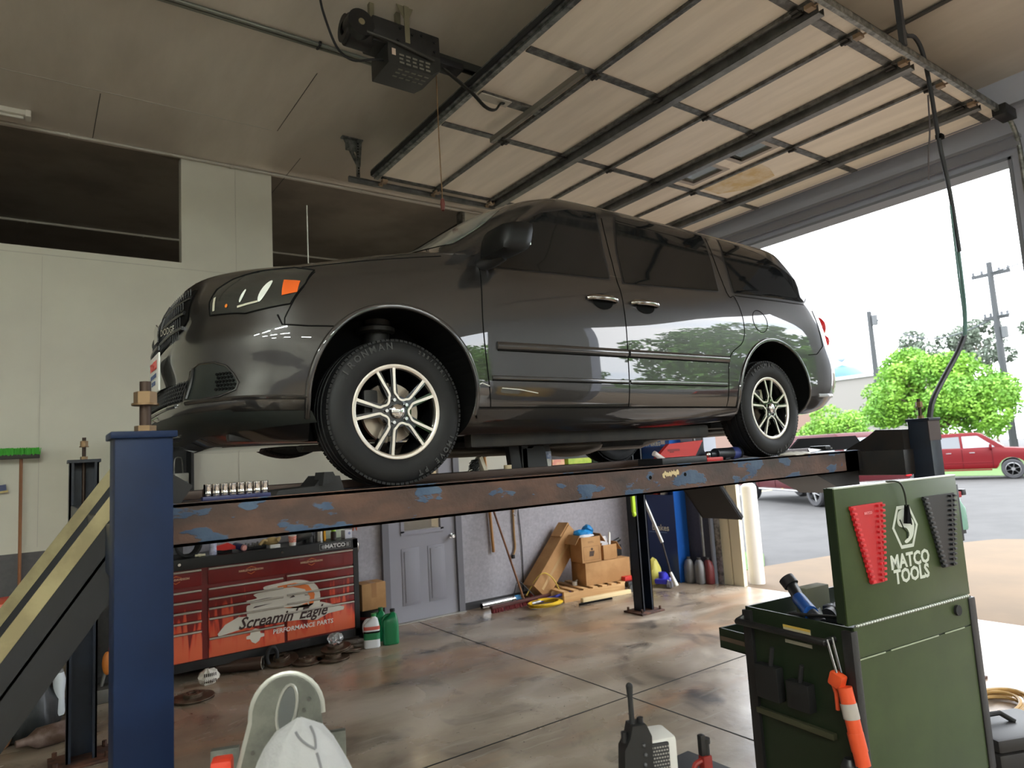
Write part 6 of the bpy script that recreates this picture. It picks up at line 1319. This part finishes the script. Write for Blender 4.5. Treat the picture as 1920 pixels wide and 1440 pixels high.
# spray bottle hanging on the right edge of the lid
t = thing('spray_bottle', 'mint green spray bottle with red trigger hung on the lid edge', 'spray bottle', oncart((1.10, .03, 1.36)), CRZ); MB().lathe([(0, 0), (.035, .0), (.04, .01), (.038, .12), (.018, .16), (.014, .18), (0, .18)], n=24).build('bottle_body', mat('mint_plastic', (.36, .66, .56), .3, trans=.3), t); MB().bb(-.03, .03, -.015, .015, .18, .215, .006).build('trigger_head', P('trigger_red', (176, 44, 56), .4), t); MB().bb(-.05, -.03, -.02, .02, .14, .24, .006).bb(.03, .07, -.02, .02, .19, .225, .006).build('nozzle', P('nozzle_black', (40, 40, 46), .4), t)
MB().bb(1.04, 1.075, .0, .04, 1.30, 1.62, .006).bb(1.045, 1.10, .0, .03, 1.34, 1.36).build('edge_hanger', P('hanger_dark', (42, 42, 48), .5), cart)
# floor right of the cart
t = thing('hose_coil', 'tan air hose loops on the floor at the right picture edge', 'hose', (3.98, -.86, 0)); pts = []
for i in range(110): a = i*.3; q = 1+.2*math.sin(i*.21); pts.append((.30*math.cos(a)*q, .16*math.sin(a)*q, .014+.0005*i))
MB().tube(pts, .012, 6).build('hose', P('hose_tan', (186, 150, 92), .5), t)
t = thing('black_tool_case', 'black hard case on the floor right of the green cart', 'tool case', (3.26, -1.20, 0), R(-24)); MB().bb(-.26, .26, -.18, .18, 0, .12, .02).bb(-.26, .26, -.18, .18, .125, .2, .025).build('shell', P('hard_case', (44, 42, 42), .5), t); MB().tube([(-.22, .0, .2), (-.10, .05, .24), (0, .05, .24), (.05, .0, .2)], .015).build('grip', black_rubber, t); MB().bb(-.27, -.255, -.05, .05, .09, .15).build('latch', chrome, t)
# ================================================================ outside
asph = P('asphalt_grey', (52, 51, 50), .9, col2=(45, 44, 43), scale=1.2, bump=.1, bscale=30); conc = P('apron_concrete', (92, 74, 52), .9, col2=(84, 68, 48), scale=.8); grass = P('lawn_green', (62, 90, 24), .9, col2=(48, 76, 20), scale=6, bump=.4, bscale=20)
g_ = bpy.data.objects
struct('asphalt_lot', MB().bb(XE+.2, 150, -120, 120, -.35, -.045), asph)
struct('apron', MB().prism([(6.46, -20), (16, -20), (15, -3), (12.5, 2.1), (9.46, 3.42), (8.0, 3.68), (6.46, 3.72)], (0, 0, -.045), X, Y, .035), conc)
tag(MB().prism([(6.65, 3.74), (8.0, 3.70), (9.0, 4.4), (9.0, 9), (6.65, 9)], (0, 0, -.045), X, Y, .04).build('lawn_patch', grass), kind='structure'); tag(MB().bb(31.9, 60, -40, 13.5, -.1, -.03).bb(38, 60, 13.5, 40, -.1, -.03).build('lawn', grass), kind='structure')
lot = MB()
for y in (14, 10.5): lot.bb(20.5, 25, y, y+.1, -.045, -.042)
struct('parking_lines', lot, P('line_yellow', (206, 186, 110), .8))
tyre2 = P('truck_tyre', (44, 44, 46), .7); alloy = P('truck_alloy', (150, 150, 150), .3, metal=.8); glass_t = P('truck_glass', (120, 134, 138), .08, spec=.8); glass_d = P('truck_glass_dark', (58, 64, 70), .08, spec=.8)
def truck(lab, loc, ang, col, dark, far_=False, suv=False):
    t = thing('estate_car' if suv else 'pickup_truck', lab, 'car' if suv else 'pickup truck', loc, ang); pm = P('truck_paint_%d' % col[0], col, .5, spec=.2)
    def body(poly, y0, y1, m, nm, par=t, taper=0, zb=0, bev=.05):
        b2 = MB(); b2.prism(poly, (0, y1, 0), X, Z, y1-y0)
        if taper:
            for v in b2.b.verts: v.co.y *= 1-taper*max(0, v.co.z-zb)
        if bev: bmesh.ops.bevel(b2.b, geom=[e for e in b2.b.edges], offset=bev, segments=2, affect='EDGES', profile=.6)
        return b2.build(nm, m, par, ang=50)
    def arch(cx, r): return [(cx+r*math.cos(R(a)), .38+r*math.sin(R(a))) for a in range(180, -1, -15)]
    pts = [(-1.25, .62), (-1.25, 1.18), (.95, 1.22), (1.02, 1.28), (3.2, 1.26), (3.55, 1.22), (4.55, 1.14), (4.66, .95), (4.66, .45), (4.15, .42)]+[(x, max(.42, z)) for x, z in arch(3.62, .50)][::-1]+[(3.05, .42), (.6, .42)]+[(x, max(.44, z)) for x, z in arch(0, .50)][::-1]+[(-.7, .55)]
    body(pts, -.96, .96, pm, 'body', bev=.03)
    cab = body(([(-1.18, 1.18), (-1.02, 1.78), (-.85, 1.88)] if suv else [(1.0, 1.22), (1.16, 1.80), (1.35, 1.88)])+[(2.55, 1.88), (2.75, 1.80), (3.45, 1.24)], -.90, .90, pm, 'cab', taper=.22, zb=1.2, bev=.04)
    for s in (-1, 1):
        for poly, m in (([(1.22, 1.28), (1.32, 1.72), (1.95, 1.74), (1.97, 1.27)], glass_d), ([(2.07, 1.27), (2.05, 1.74), (2.58, 1.74), (3.12, 1.28)], glass_t))+((([(-.95, 1.28), (-.84, 1.74), (.98, 1.74), (1.0, 1.27)], glass_t),) if suv else ()):
            wb = MB(); 
            q = [(x, s*(.90*(1-.22*max(0, z-1.2))+.006), z) for x, z in poly]; V = [wb.b.verts.new(p) for p in q]; wb.b.faces.new(V); wb.build('side_window', m, cab, smooth=False)
        MB().bb(.75, 2.95, s*.96-.06, s*.96+.05, .36, .41, .015).build('running_board', pm if far_ else alloy, t)
        MB().box((2.98, s*1.06, 1.30), (.10, .20, .20), None, .04).build('wing_mirror', pm if far_ else P('mirror_dark', (60, 30, 32), .4), t)
        MB().bb(1.02, 2.98, s*.958-.012, s*.958+.012, .66, .70, .006).build('side_strip', pm, t)
        for x in (1.55, 2.35): MB().bb(x-.09, x+.09, s*.965-.012, s*.965+.012, 1.06, 1.09, .008).build('door_handle', alloy, t)
        MB().bb(-1.28, -1.20, s*.90-.08, s*.90+.07, .72, 1.10, .02).build('tail_lamp', P('lamp_red', (222, 32, 40), .25, coat=.6), t)
        MB().bb(4.55, 4.68, s*.75-.15, s*.75+.15, .82, 1.02, .02).build('head_lamp', P('lamp_clear', (220, 220, 214), .2), t)
        for cx in (0, 3.62):
            w = MB().lathe([(.26, -.13), (.35, -.13), (.385, -.09), (.385, .09), (.35, .13), (.26, .13)], o=(cx, s*.86, .385), ax=(0, 1, 0), n=36, closed=True).build('wheel', tyre2, t)
            rm = MB().lathe([(.27, -.10), (.27, .10), (.23, .11)], o=(cx, s*.86, .385), ax=(0, s, 0), n=30)
            for k in range(6): a = k*PI/3+.3; rm.tube([(cx+.05*math.cos(a), s*.965, .385+.05*math.sin(a)), (cx+.25*math.cos(a), s*.955, .385+.25*math.sin(a))], [.05, .04], 6, flat=(1, .4), up=(0, 1, 0))
            rm.cyl((cx, s*.94, .385), (cx, s*.99, .385), .07, n=18).build('rim', alloy, w)
            MB().cyl((cx, s*.80, .385), (cx, s*.87, .385), .27, n=30).build('brake_shadow', gap, w)
    if suv: t.scale = (1.09, 1.09, 1.12)
    wb = MB(); V = [wb.b.verts.new(p) for p in ([(-1.155, -.74, 1.30), (-1.155, .74, 1.30), (-1.035, .68, 1.74), (-1.035, -.68, 1.74)] if suv else [(1.035, -.74, 1.32), (1.035, .74, 1.32), (1.145, .68, 1.74), (1.145, -.68, 1.74)])]; wb.b.faces.new(V); wb.build('rear_window', glass_t, cab, smooth=False)
    wb = MB(); V = [wb.b.verts.new(p) for p in [(3.40, -.80, 1.30), (3.40, .80, 1.30), (2.80, .72, 1.77), (2.80, -.72, 1.77)]]; wb.b.faces.new(V); wb.build('windshield', P('truck_screen', (186, 204, 204), .08, spec=.8), cab, smooth=False)
    MB().bb(-1.40, -1.22, -.92, .92, .50, .66, .03).build('rear_bumper', P('bumper_chrome', (150, 150, 150), .25, metal=.8), t); MB().bb(4.6, 4.76, -.94, .94, .42, .62, .04).build('front_bumper', alloy, t); MB().bb(-1.262, -1.245, -.74, .74, .70, 1.15, .004).build('tailgate', pm, t)
    MB().bb(1.01, 1.02, .955, .966, .45, 1.2).bb(2.0, 2.01, .955, .966, .45, 1.22).bb(3.0, 3.01, .955, .966, .45, 1.2).bb(1.01, 1.02, -.966, -.955, .45, 1.2).bb(2.0, 2.01, -.966, -.955, .45, 1.22).bb(3.0, 3.01, -.966, -.955, .45, 1.2).build('door_gaps', gap, t)
    return t
truck('dark red large estate car parked outside just beyond the lift', (18.33, 7.93, -.045), R(63), (60, 4, 11), True, False, True)
truck('bright red pickup truck driving on the road at the right', (29.65, 11.3, -.045), R(-71), (86, 3, 8), False, True)
truck('dark red pickup truck parked outside the neighbouring bay', (13.5, -7.2, -.045), R(80), (70, 4, 12), True)
# trees: trunk, branches and a crown of leaf blades
def leaf_mat(n, a, b_): 
    m = P(n, a, .7, col2=b_, scale=.8); return m
def tree(lab, loc, blobs, trunk_h, m, nleaf, size, seed, group=None, name='tree'):
    random.seed(seed); t = thing(name, lab, 'tree', loc, group=group)
    tm = MB(); tm.tube([(0, 0, 0), (.05, .02, trunk_h*.5), (0, .05, trunk_h)], [.16, .12, .08], 8)
    for bx, by, bz, br in blobs: tm.tube([(0, .05, trunk_h*.8), ((bx)*.5, by*.5, (bz+trunk_h)*.5), (bx, by, bz)], [.07, .05, .02], 5)
    tm.build('trunk', P('bark_brown', (92, 76, 62), .8), t)
    c = bmesh.new(); tot = sum(b[3]**2 for b in blobs)
    for bx, by, bz, br in blobs:
        for i in range(int(nleaf*br*br/tot)):
            v = Vector((random.gauss(0, 1), random.gauss(0, 1), random.gauss(0, 1))).normalized()*br*random.uniform(.55, 1.05)**.7; v.z *= .8
            p = Vector((bx, by, bz))+v; d1 = Vector((random.gauss(0, 1), random.gauss(0, 1), random.gauss(0, .6))).normalized(); d2 = d1.cross(Vector((random.gauss(0, 1), random.gauss(0, 1), random.gauss(0, 1)))).normalized(); s = size*random.uniform(.6, 1.3)
            q = [c.verts.new(p+d1*s), c.verts.new(p+d2*s*.5), c.verts.new(p-d1*s), c.verts.new(p-d2*s*.5)]; c.faces.new(q)
    me = bpy.data.meshes.new('crown'); c.to_mesh(me); c.free(); me.materials.append(m); o = bpy.data.objects.new('crown', me); C.objects.link(o); o.parent = t
    return t
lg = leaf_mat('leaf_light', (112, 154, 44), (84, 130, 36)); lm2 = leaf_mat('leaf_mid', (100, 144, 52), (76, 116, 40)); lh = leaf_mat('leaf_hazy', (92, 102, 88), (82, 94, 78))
def blobs(ry, rz, z0, n, rb, seed, rx=None):
    random.seed(seed); out = []
    for i in range(n):
        a = random.uniform(0, 2*PI); q = random.uniform(.1, 1)**.6; out.append(((rx or ry)*q*math.cos(a)*.8, ry*q*math.sin(a), z0+random.uniform(.1, 1)*rz*(1-.55*q), rb*random.uniform(.8, 1.25)))
    return out
tree('big bright green tree beyond the road at the right of the opening', (43, 15.5, 0), blobs(3.7, 6.4, 1.7, 60, 1.0, 3), 2.8, lg, 46000, .11, 1)
tree('small bright green tree left of the big one behind the van bumper', (35, 17.2, 0), blobs(1.6, 2.3, 1.5, 12, .75, 5), 1.8, lg, 9000, .09, 2)
tree('low green bush tree between the two bright trees', (37.5, 18.6, 0), blobs(1.6, 1.6, 1.0, 10, .8, 6), 1.4, lg, 9000, .10, 4)
for i, (y, h, sd) in enumerate(((30, 6.2, 11), (26.5, 7.6, 12), (23, 9.2, 13), (19.6, 10.2, 14), (15.5, 9.0, 15))):
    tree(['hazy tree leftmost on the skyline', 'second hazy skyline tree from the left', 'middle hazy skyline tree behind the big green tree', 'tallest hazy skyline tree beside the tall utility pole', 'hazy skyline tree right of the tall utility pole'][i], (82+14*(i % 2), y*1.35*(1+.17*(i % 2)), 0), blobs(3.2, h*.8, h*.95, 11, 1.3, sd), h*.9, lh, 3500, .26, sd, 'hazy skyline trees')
for i, (x, y, r, sd) in enumerate(((21, -13.5, 4.2, 21), (36, -44, 5, 22), (18, -29, 3.8, 23))): tree(['tree nearest outside the neighbouring bay', 'large tree far outside the neighbouring bay', 'tree by the side street outside the neighbouring bay'][i], (x, y, 0), blobs(r, r*1.9, 1.6, 34, 1.3, sd), 3, lm2, 12000, .2, sd)
# utility poles
def upole(lab, loc, h, arms, wires):
    t = thing('utility_pole', lab, 'utility pole', loc); pmt = P('pole_grey', (50, 52, 54), .8)
    MB().tube([(0, 0, 0), (0, .02, h)], [.24, .17], 12).build('pole', pmt, t)
    for z, w in arms:
        MB().bb(-.1, .1, -w, w, z-.11, z+.11).build('crossarm', pmt, t)
        for k in range(-2, 3): MB().cyl((0, w*k/2.2, z+.05), (0, w*k/2.2, z+.34), .09, n=8).build('insulator', P('insulator_grey', (64, 66, 70), .5), t)
    for z in wires: MB().cyl((0, -.35, z-.4), (0, -.35, z+.35), .2, n=14).build('transformer', P('transformer_grey', (70, 72, 74), .6), t)
    return t
upole('tall utility pole with crossarms above the big tree', (50, 14.1, 0), 12.9, ((12.1, 1.1), (9.2, .7)), (8.2,)); upole('short utility pole left of the big tree', (50, 22.2, 0), 11.3, (), (10.6,)); upole('slim utility pole at the right picture edge', (62, 14.4, 0), 8.5, (), ())
wr = P('wire_grey', (62, 66, 70), .6)
def wire(lab, pts):
    t = thing('power_line', lab, 'power line', pts[0], group=None); MB().tube(rel(cat_rom(pts, 8), pts[0]), .045, 5).build('cable', wr, t)
wire('sagging power line between the short and tall poles', [(50, 22.2, 11.1), (50, 20.6, 9.6), (50, 18.6, 8.6), (50, 16.6, 8.5), (50, 14.1, 9.2)]); wire('upper power line running right from the tall pole top', [(50, 14.1, 12.2), (46, 8, 12.0), (40, -4, 12.6)]); wire('lower power line running right from the tall pole', [(50, 14.1, 9.3), (46, 8, 8.9), (40, -4, 9.6)])
# buildings
t = thing('building', 'long white and tan low building behind the green trees', 'building', (60, 31, 0)); MB().bb(0, 4, -7, 16, 0, 7.3).build('wall', P('wall_offwhite', (112, 108, 104), .8), t); MB().bb(-.1, -.02, 1.5, 16, .0, 7.0).build('tan_wall', P('wall_peach', (112, 90, 80), .8), t); MB().bb(-.2, 4.2, -7.2, 16.2, 7.3, 7.6).build('roof_edge', P('roof_grey', (160, 160, 162), .7), t)
t = thing('water_tower', 'pale blue dome with finial above the white building', 'dome', (62, 31.2, 7.6)); MB().lathe([(0, 1.3), (.7, 1.2), (1.5, .8), (1.9, .3), (2.0, 0), (0, 0)], n=30).build('dome', P('dome_blue', (50, 86, 112), .5), t); MB().cyl((0, 0, 1.2), (0, 0, 2.3), .12).sph((0, 0, 2.1), (.5, .5, .5), 12).bb(-.1, .1, -.8, .8, 3.0, 3.3).cyl((0, 0, 2.2), (0, 0, 3.1), .08).build('finial', P('finial_grey', (150, 160, 170), .6), t)
t = thing('building', 'tan building at the right picture edge beyond the road', 'building', (50, 6.3, 0)); MB().bb(0, 12, -12, 6, 0, 5.6).build('wall', P('wall_tan', (102, 88, 72), .8), t); MB().bb(-.15, 12, -12, 6.15, 5.6, 5.9).build('roof_edge', P('roof_tan', (150, 126, 92), .7), t); MB().bb(-.05, 0, -12, 6, 2.0, 2.2).build('band', P('band_brown', (150, 110, 90), .7), t)
# yellow cabinet in the neighbouring bay, seen mirrored in the doors
t = thing('safety_cabinet', 'yellow cabinet standing in the neighbouring bay', 'cabinet', (5.95, -7.2, 0)); MB().bb(-.25, .4, -.55, .55, .6, 1.7, .01).build('cabinet_body', P('safety_yellow', (222, 170, 40), .4), t); MB().bb(-.3, .42, -.7, .7, 0, .6).build('plinth', P('plinth_blue', (60, 66, 90), .5), t); MB().bb(-.256, -.25, -.35, .35, .9, 1.4).build('label_sheet', white_plastic, t)
# ================================================================ foreground at the bottom edge
alu = P('ladder_aluminium', (124, 125, 116), .45, metal=.5, col2=(104, 105, 98), scale=14); alu_l = P('ladder_edge', (170, 170, 162), .35, metal=.5)
lad = thing('step_ladder', 'aluminium step ladder with rounded top standing at the bottom of the picture', 'step ladder', (-.80, -.80, 0), R(-20))
prof = [(-.12, .62)]+[(-.10+.10*math.cos(R(a))+.10, 1.18+.115*math.sin(R(a))) for a in range(180, -1, -12)]+[(.115, .62), (.045, .62), (.045, 1.10)]+[(.0+.045*math.cos(R(a))-.0, 1.10+.045*math.sin(R(a))) for a in range(0, 181, 20)]+[(-.055, .62)]
prof = [(-.25, .62), (-.10, 1.17)]+[(.0+.10*math.cos(R(a)), 1.18+.115*math.sin(R(a))) for a in range(168, 11, -12)]+[(.10, 1.17), (.16, .62), (.10, .62), (.052, 1.06), (.02, 1.085), (-.02, 1.085), (-.052, 1.06), (-.18, .62)]
MB().prism(prof, (0, .012, 0), X, Z, .024).build('top_bracket', alu, lad)
rim_ = [Vector((a, 0, b_)) for a, b_ in prof[:17]]; MB().tube(rim_, .004, 8, flat=(1, 3.2), up=(0, 1, 0)).build('bracket_rim', alu_l, lad)
hd = [(.0+.028*math.cos(a)+.012*math.sin(a), 1.20+.07*math.sin(a)) for a in [2*PI*i/20 for i in range(20)]]
MB().prism(hd, (0, -.0125, 0), X, Z, .003).build('grip_hole', P('grip_hole_grey', (84, 86, 84), .5), lad); MB().tube([(x, -.016, z) for x, z in hd], .005, 6, True).build('grip_hole_rim', alu_l, lad)
rv = MB()
for x, z in ((-.098, 1.09), (-.062, 1.06), (-.112, 1.03), (-.078, 1.0), (-.125, .97), (.065, 1.22), (.085, 1.15), (.05, 1.19), (.075, 1.10)): rv.cyl((x, -.012, z), (x, -.018, z), .006, n=10)
rv.build('rivet', P('rivet_dark', (92, 92, 86), .4, metal=.5), lad)
for x in (-.22, .13): MB().bb(x-.04, x+.04, -.014, .014, .02, .66, .004).bb(x-.045, x+.045, .30, .33, .02, 1.0, .004).build('side_rail', alu, lad)
for z in (.25, .5, .75): MB().bb(-.2, .2, -.04, .05, z, z+.025, .004).build('step', alu, lad)
for x in (-.22, .13): MB().bb(x-.05, x+.05, -.02, .02, 0, .03).bb(x-.05, x+.05, .29, .34, 0, .03).build('foot', black_rubber, lad)
MB().bb(-.215, -.155, -.03, .03, .98, 1.085, .012).build('red_latch', P('latch_red', (206, 62, 40), .4), lad); MB().bb(-.235, -.16, -.035, .035, .78, .985, .012).build('latch_plate', alu, lad)
# grey hooded sweatshirt
hood_m = P('grey_fleece', (156, 156, 156), .9, bump=.25, bscale=90, sheen=.3)
hs_ = thing('hooded_sweatshirt', 'grey hooded sweatshirt draped over a stand in front of the ladder', 'sweatshirt', (-.86, -1.16, 0), R(-25))
rows = []
for k in range(26):
    z = k/25; zz = .45+.835*z
    r = (.165*(1-z**4.2)**.55+.0) if z < 1 else .0
    r = max(r, .004)
    row = []
    for i in range(49):
        a = 2*PI*i/48; f = 1+.07*math.sin(3*a+5*z)+.035*math.sin(7*a-9*z)+.02*math.sin(11*a+14*z)
        seamd_ = math.exp(-((math.sin(a*.5+.9))/.06)**2)*.012*(1-z)
        q = r*f-seamd_*(r > .03); row.append((q*1.0*math.cos(a)+.02*math.sin(4*z), q*.86*math.sin(a), zz+.012*math.cos(2*a+1)*(z*(1-z))*4))
    rows.append(row)
MB().grid(rows).build('hood', hood_m, hs_, ang=180)
def on_hood(a, z, off=.002):
    r = .165*(1-z**4.2)**.55; f = 1+.07*math.sin(3*a+5*z)+.035*math.sin(7*a-9*z)+.02*math.sin(11*a+14*z); q = r*f+off
    return (q*math.cos(a)+.02*math.sin(4*z), q*.86*math.sin(a), .45+.835*z+.012*math.cos(2*a+1)*(z*(1-z))*4)
sd_ = P('fleece_seam', (108, 108, 110), .9)
MB().tube([on_hood(R(-62), z) for z in [.5+.02*i for i in range(22)]], .0035, 6).tube([on_hood(R(-62)+.25*t_, .93+.05*t_) for t_ in [i/8 for i in range(9)]], .003, 6).tube([on_hood(R(-62)-.6*t_, .93+.045*t_) for t_ in [i/8 for i in range(9)]], .003, 6).build('seam', sd_, hs_)
fl = MB()
for a0, z0, z1, dr in ((-1.9, .55, .93, .35), (-1.45, .5, .9, -.25), (-.75, .55, .9, .2), (-2.4, .5, .85, .3)): fl.tube([on_hood(a0+dr*(z-z0), z, -.008) for z in [z0+(z1-z0)*i/12 for i in range(13)]], [.002+.014*math.sin(PI*i/12) for i in range(13)], 8)
fl.build('fold', hood_m, hs_)
MB().cyl((0, 0, 0), (0, 0, .5), .16, n=24).build('stand', P('stool_black', (34, 34, 36), .5), hs_)
# rolling cart top just under the frame, with radio, speaker and air tool
rc = thing('utility_stand', 'low black rolling stand below the picture edge carrying the radio', 'stand', (.22, -1.36, 0))
for z in (.78, .3): MB().bb(-.32, .34, -.2, .2, z, z+.02, .005).build('shelf', P('stand_black', (36, 36, 38), .5), rc)
for x in (-.30, .32):
    for y in (-.18, .18): MB().cyl((x, y, 0), (x, y, .79), .015, n=10).build('leg', P('stand_black', (36, 36, 38), .5), rc)
t = thing('two_way_radio', 'black handheld radio with a stubby antenna at the bottom edge', 'radio', (.07, -1.39, .801), R(-22))
MB().prism([(-.055, 0), (.045, 0), (.05, .25), (.035, .285), (-.01, .285), (-.02, .25), (-.04, .22)], (0, .03, 0), X, Z, .055).build('radio_body', P('radio_black', (26, 26, 27), .5), t); MB().tube([(-.0, 0, .22), (-.002, 0, .36), (-.002, 0, .395)], [.009, .008, .011], 10).sph((-.002, 0, .395), .011, 10).build('antenna', black_rubber, t)
kb = MB()
for i in range(7): kb.sph((.02+.004*(i % 2), -.028, .06+.028*i), .006, 8)
kb.build('keypad', P('key_grey', (70, 70, 72), .5), t); MB().cyl((-.03, 0, .235), (-.03, 0, .265), .01, n=12).cyl((.025, 0, .28), (.025, 0, .30), .01, n=12).build('knob', black_plastic, t)
t = thing('speaker', 'silver box speaker with black mesh front beside the radio', 'speaker', (.17, -1.37, .801), R(-22))
MB().bb(-.06, .06, -.05, .06, 0, .225, .012).build('case', P('speaker_silver', (196, 194, 190), .35), t); MB().bb(-.055, .03, -.056, -.048, .02, .215, .006).build('mesh_front', P('speaker_mesh', (40, 40, 42), .5), t)
ms = MB()
for i in range(9):
    for j in range(18): ms.box((-.048+.0088*i+.004*(j % 2), -.0565, .03+.0102*j), (.005, .002, .004))
ms.build('mesh_holes', P('mesh_light', (150, 146, 140), .5), t)
t = thing('air_blow_gun', 'red handled air blow gun with black tip at the bottom edge', 'air tool', (.375, -1.40, .801), R(-10))
MB().bb(-.018, .018, -.015, .015, 0, .11, .006).tube(cat_rom([(-.015, 0, .095), (-.045, 0, .085), (-.05, 0, .04), (-.045, 0, 0)], 5), .009, 8).build('handle', P('gun_red', (120, 32, 26), .4), t); MB().cyl((.006, 0, .11), (.006, 0, .145), .012, n=14).cyl((.008, 0, .145), (.008, 0, .16), .014, n=14).bb(-.02, .0, -.01, .01, .11, .175, .004).build('tip', P('gun_black', (26, 26, 26), .4), t)
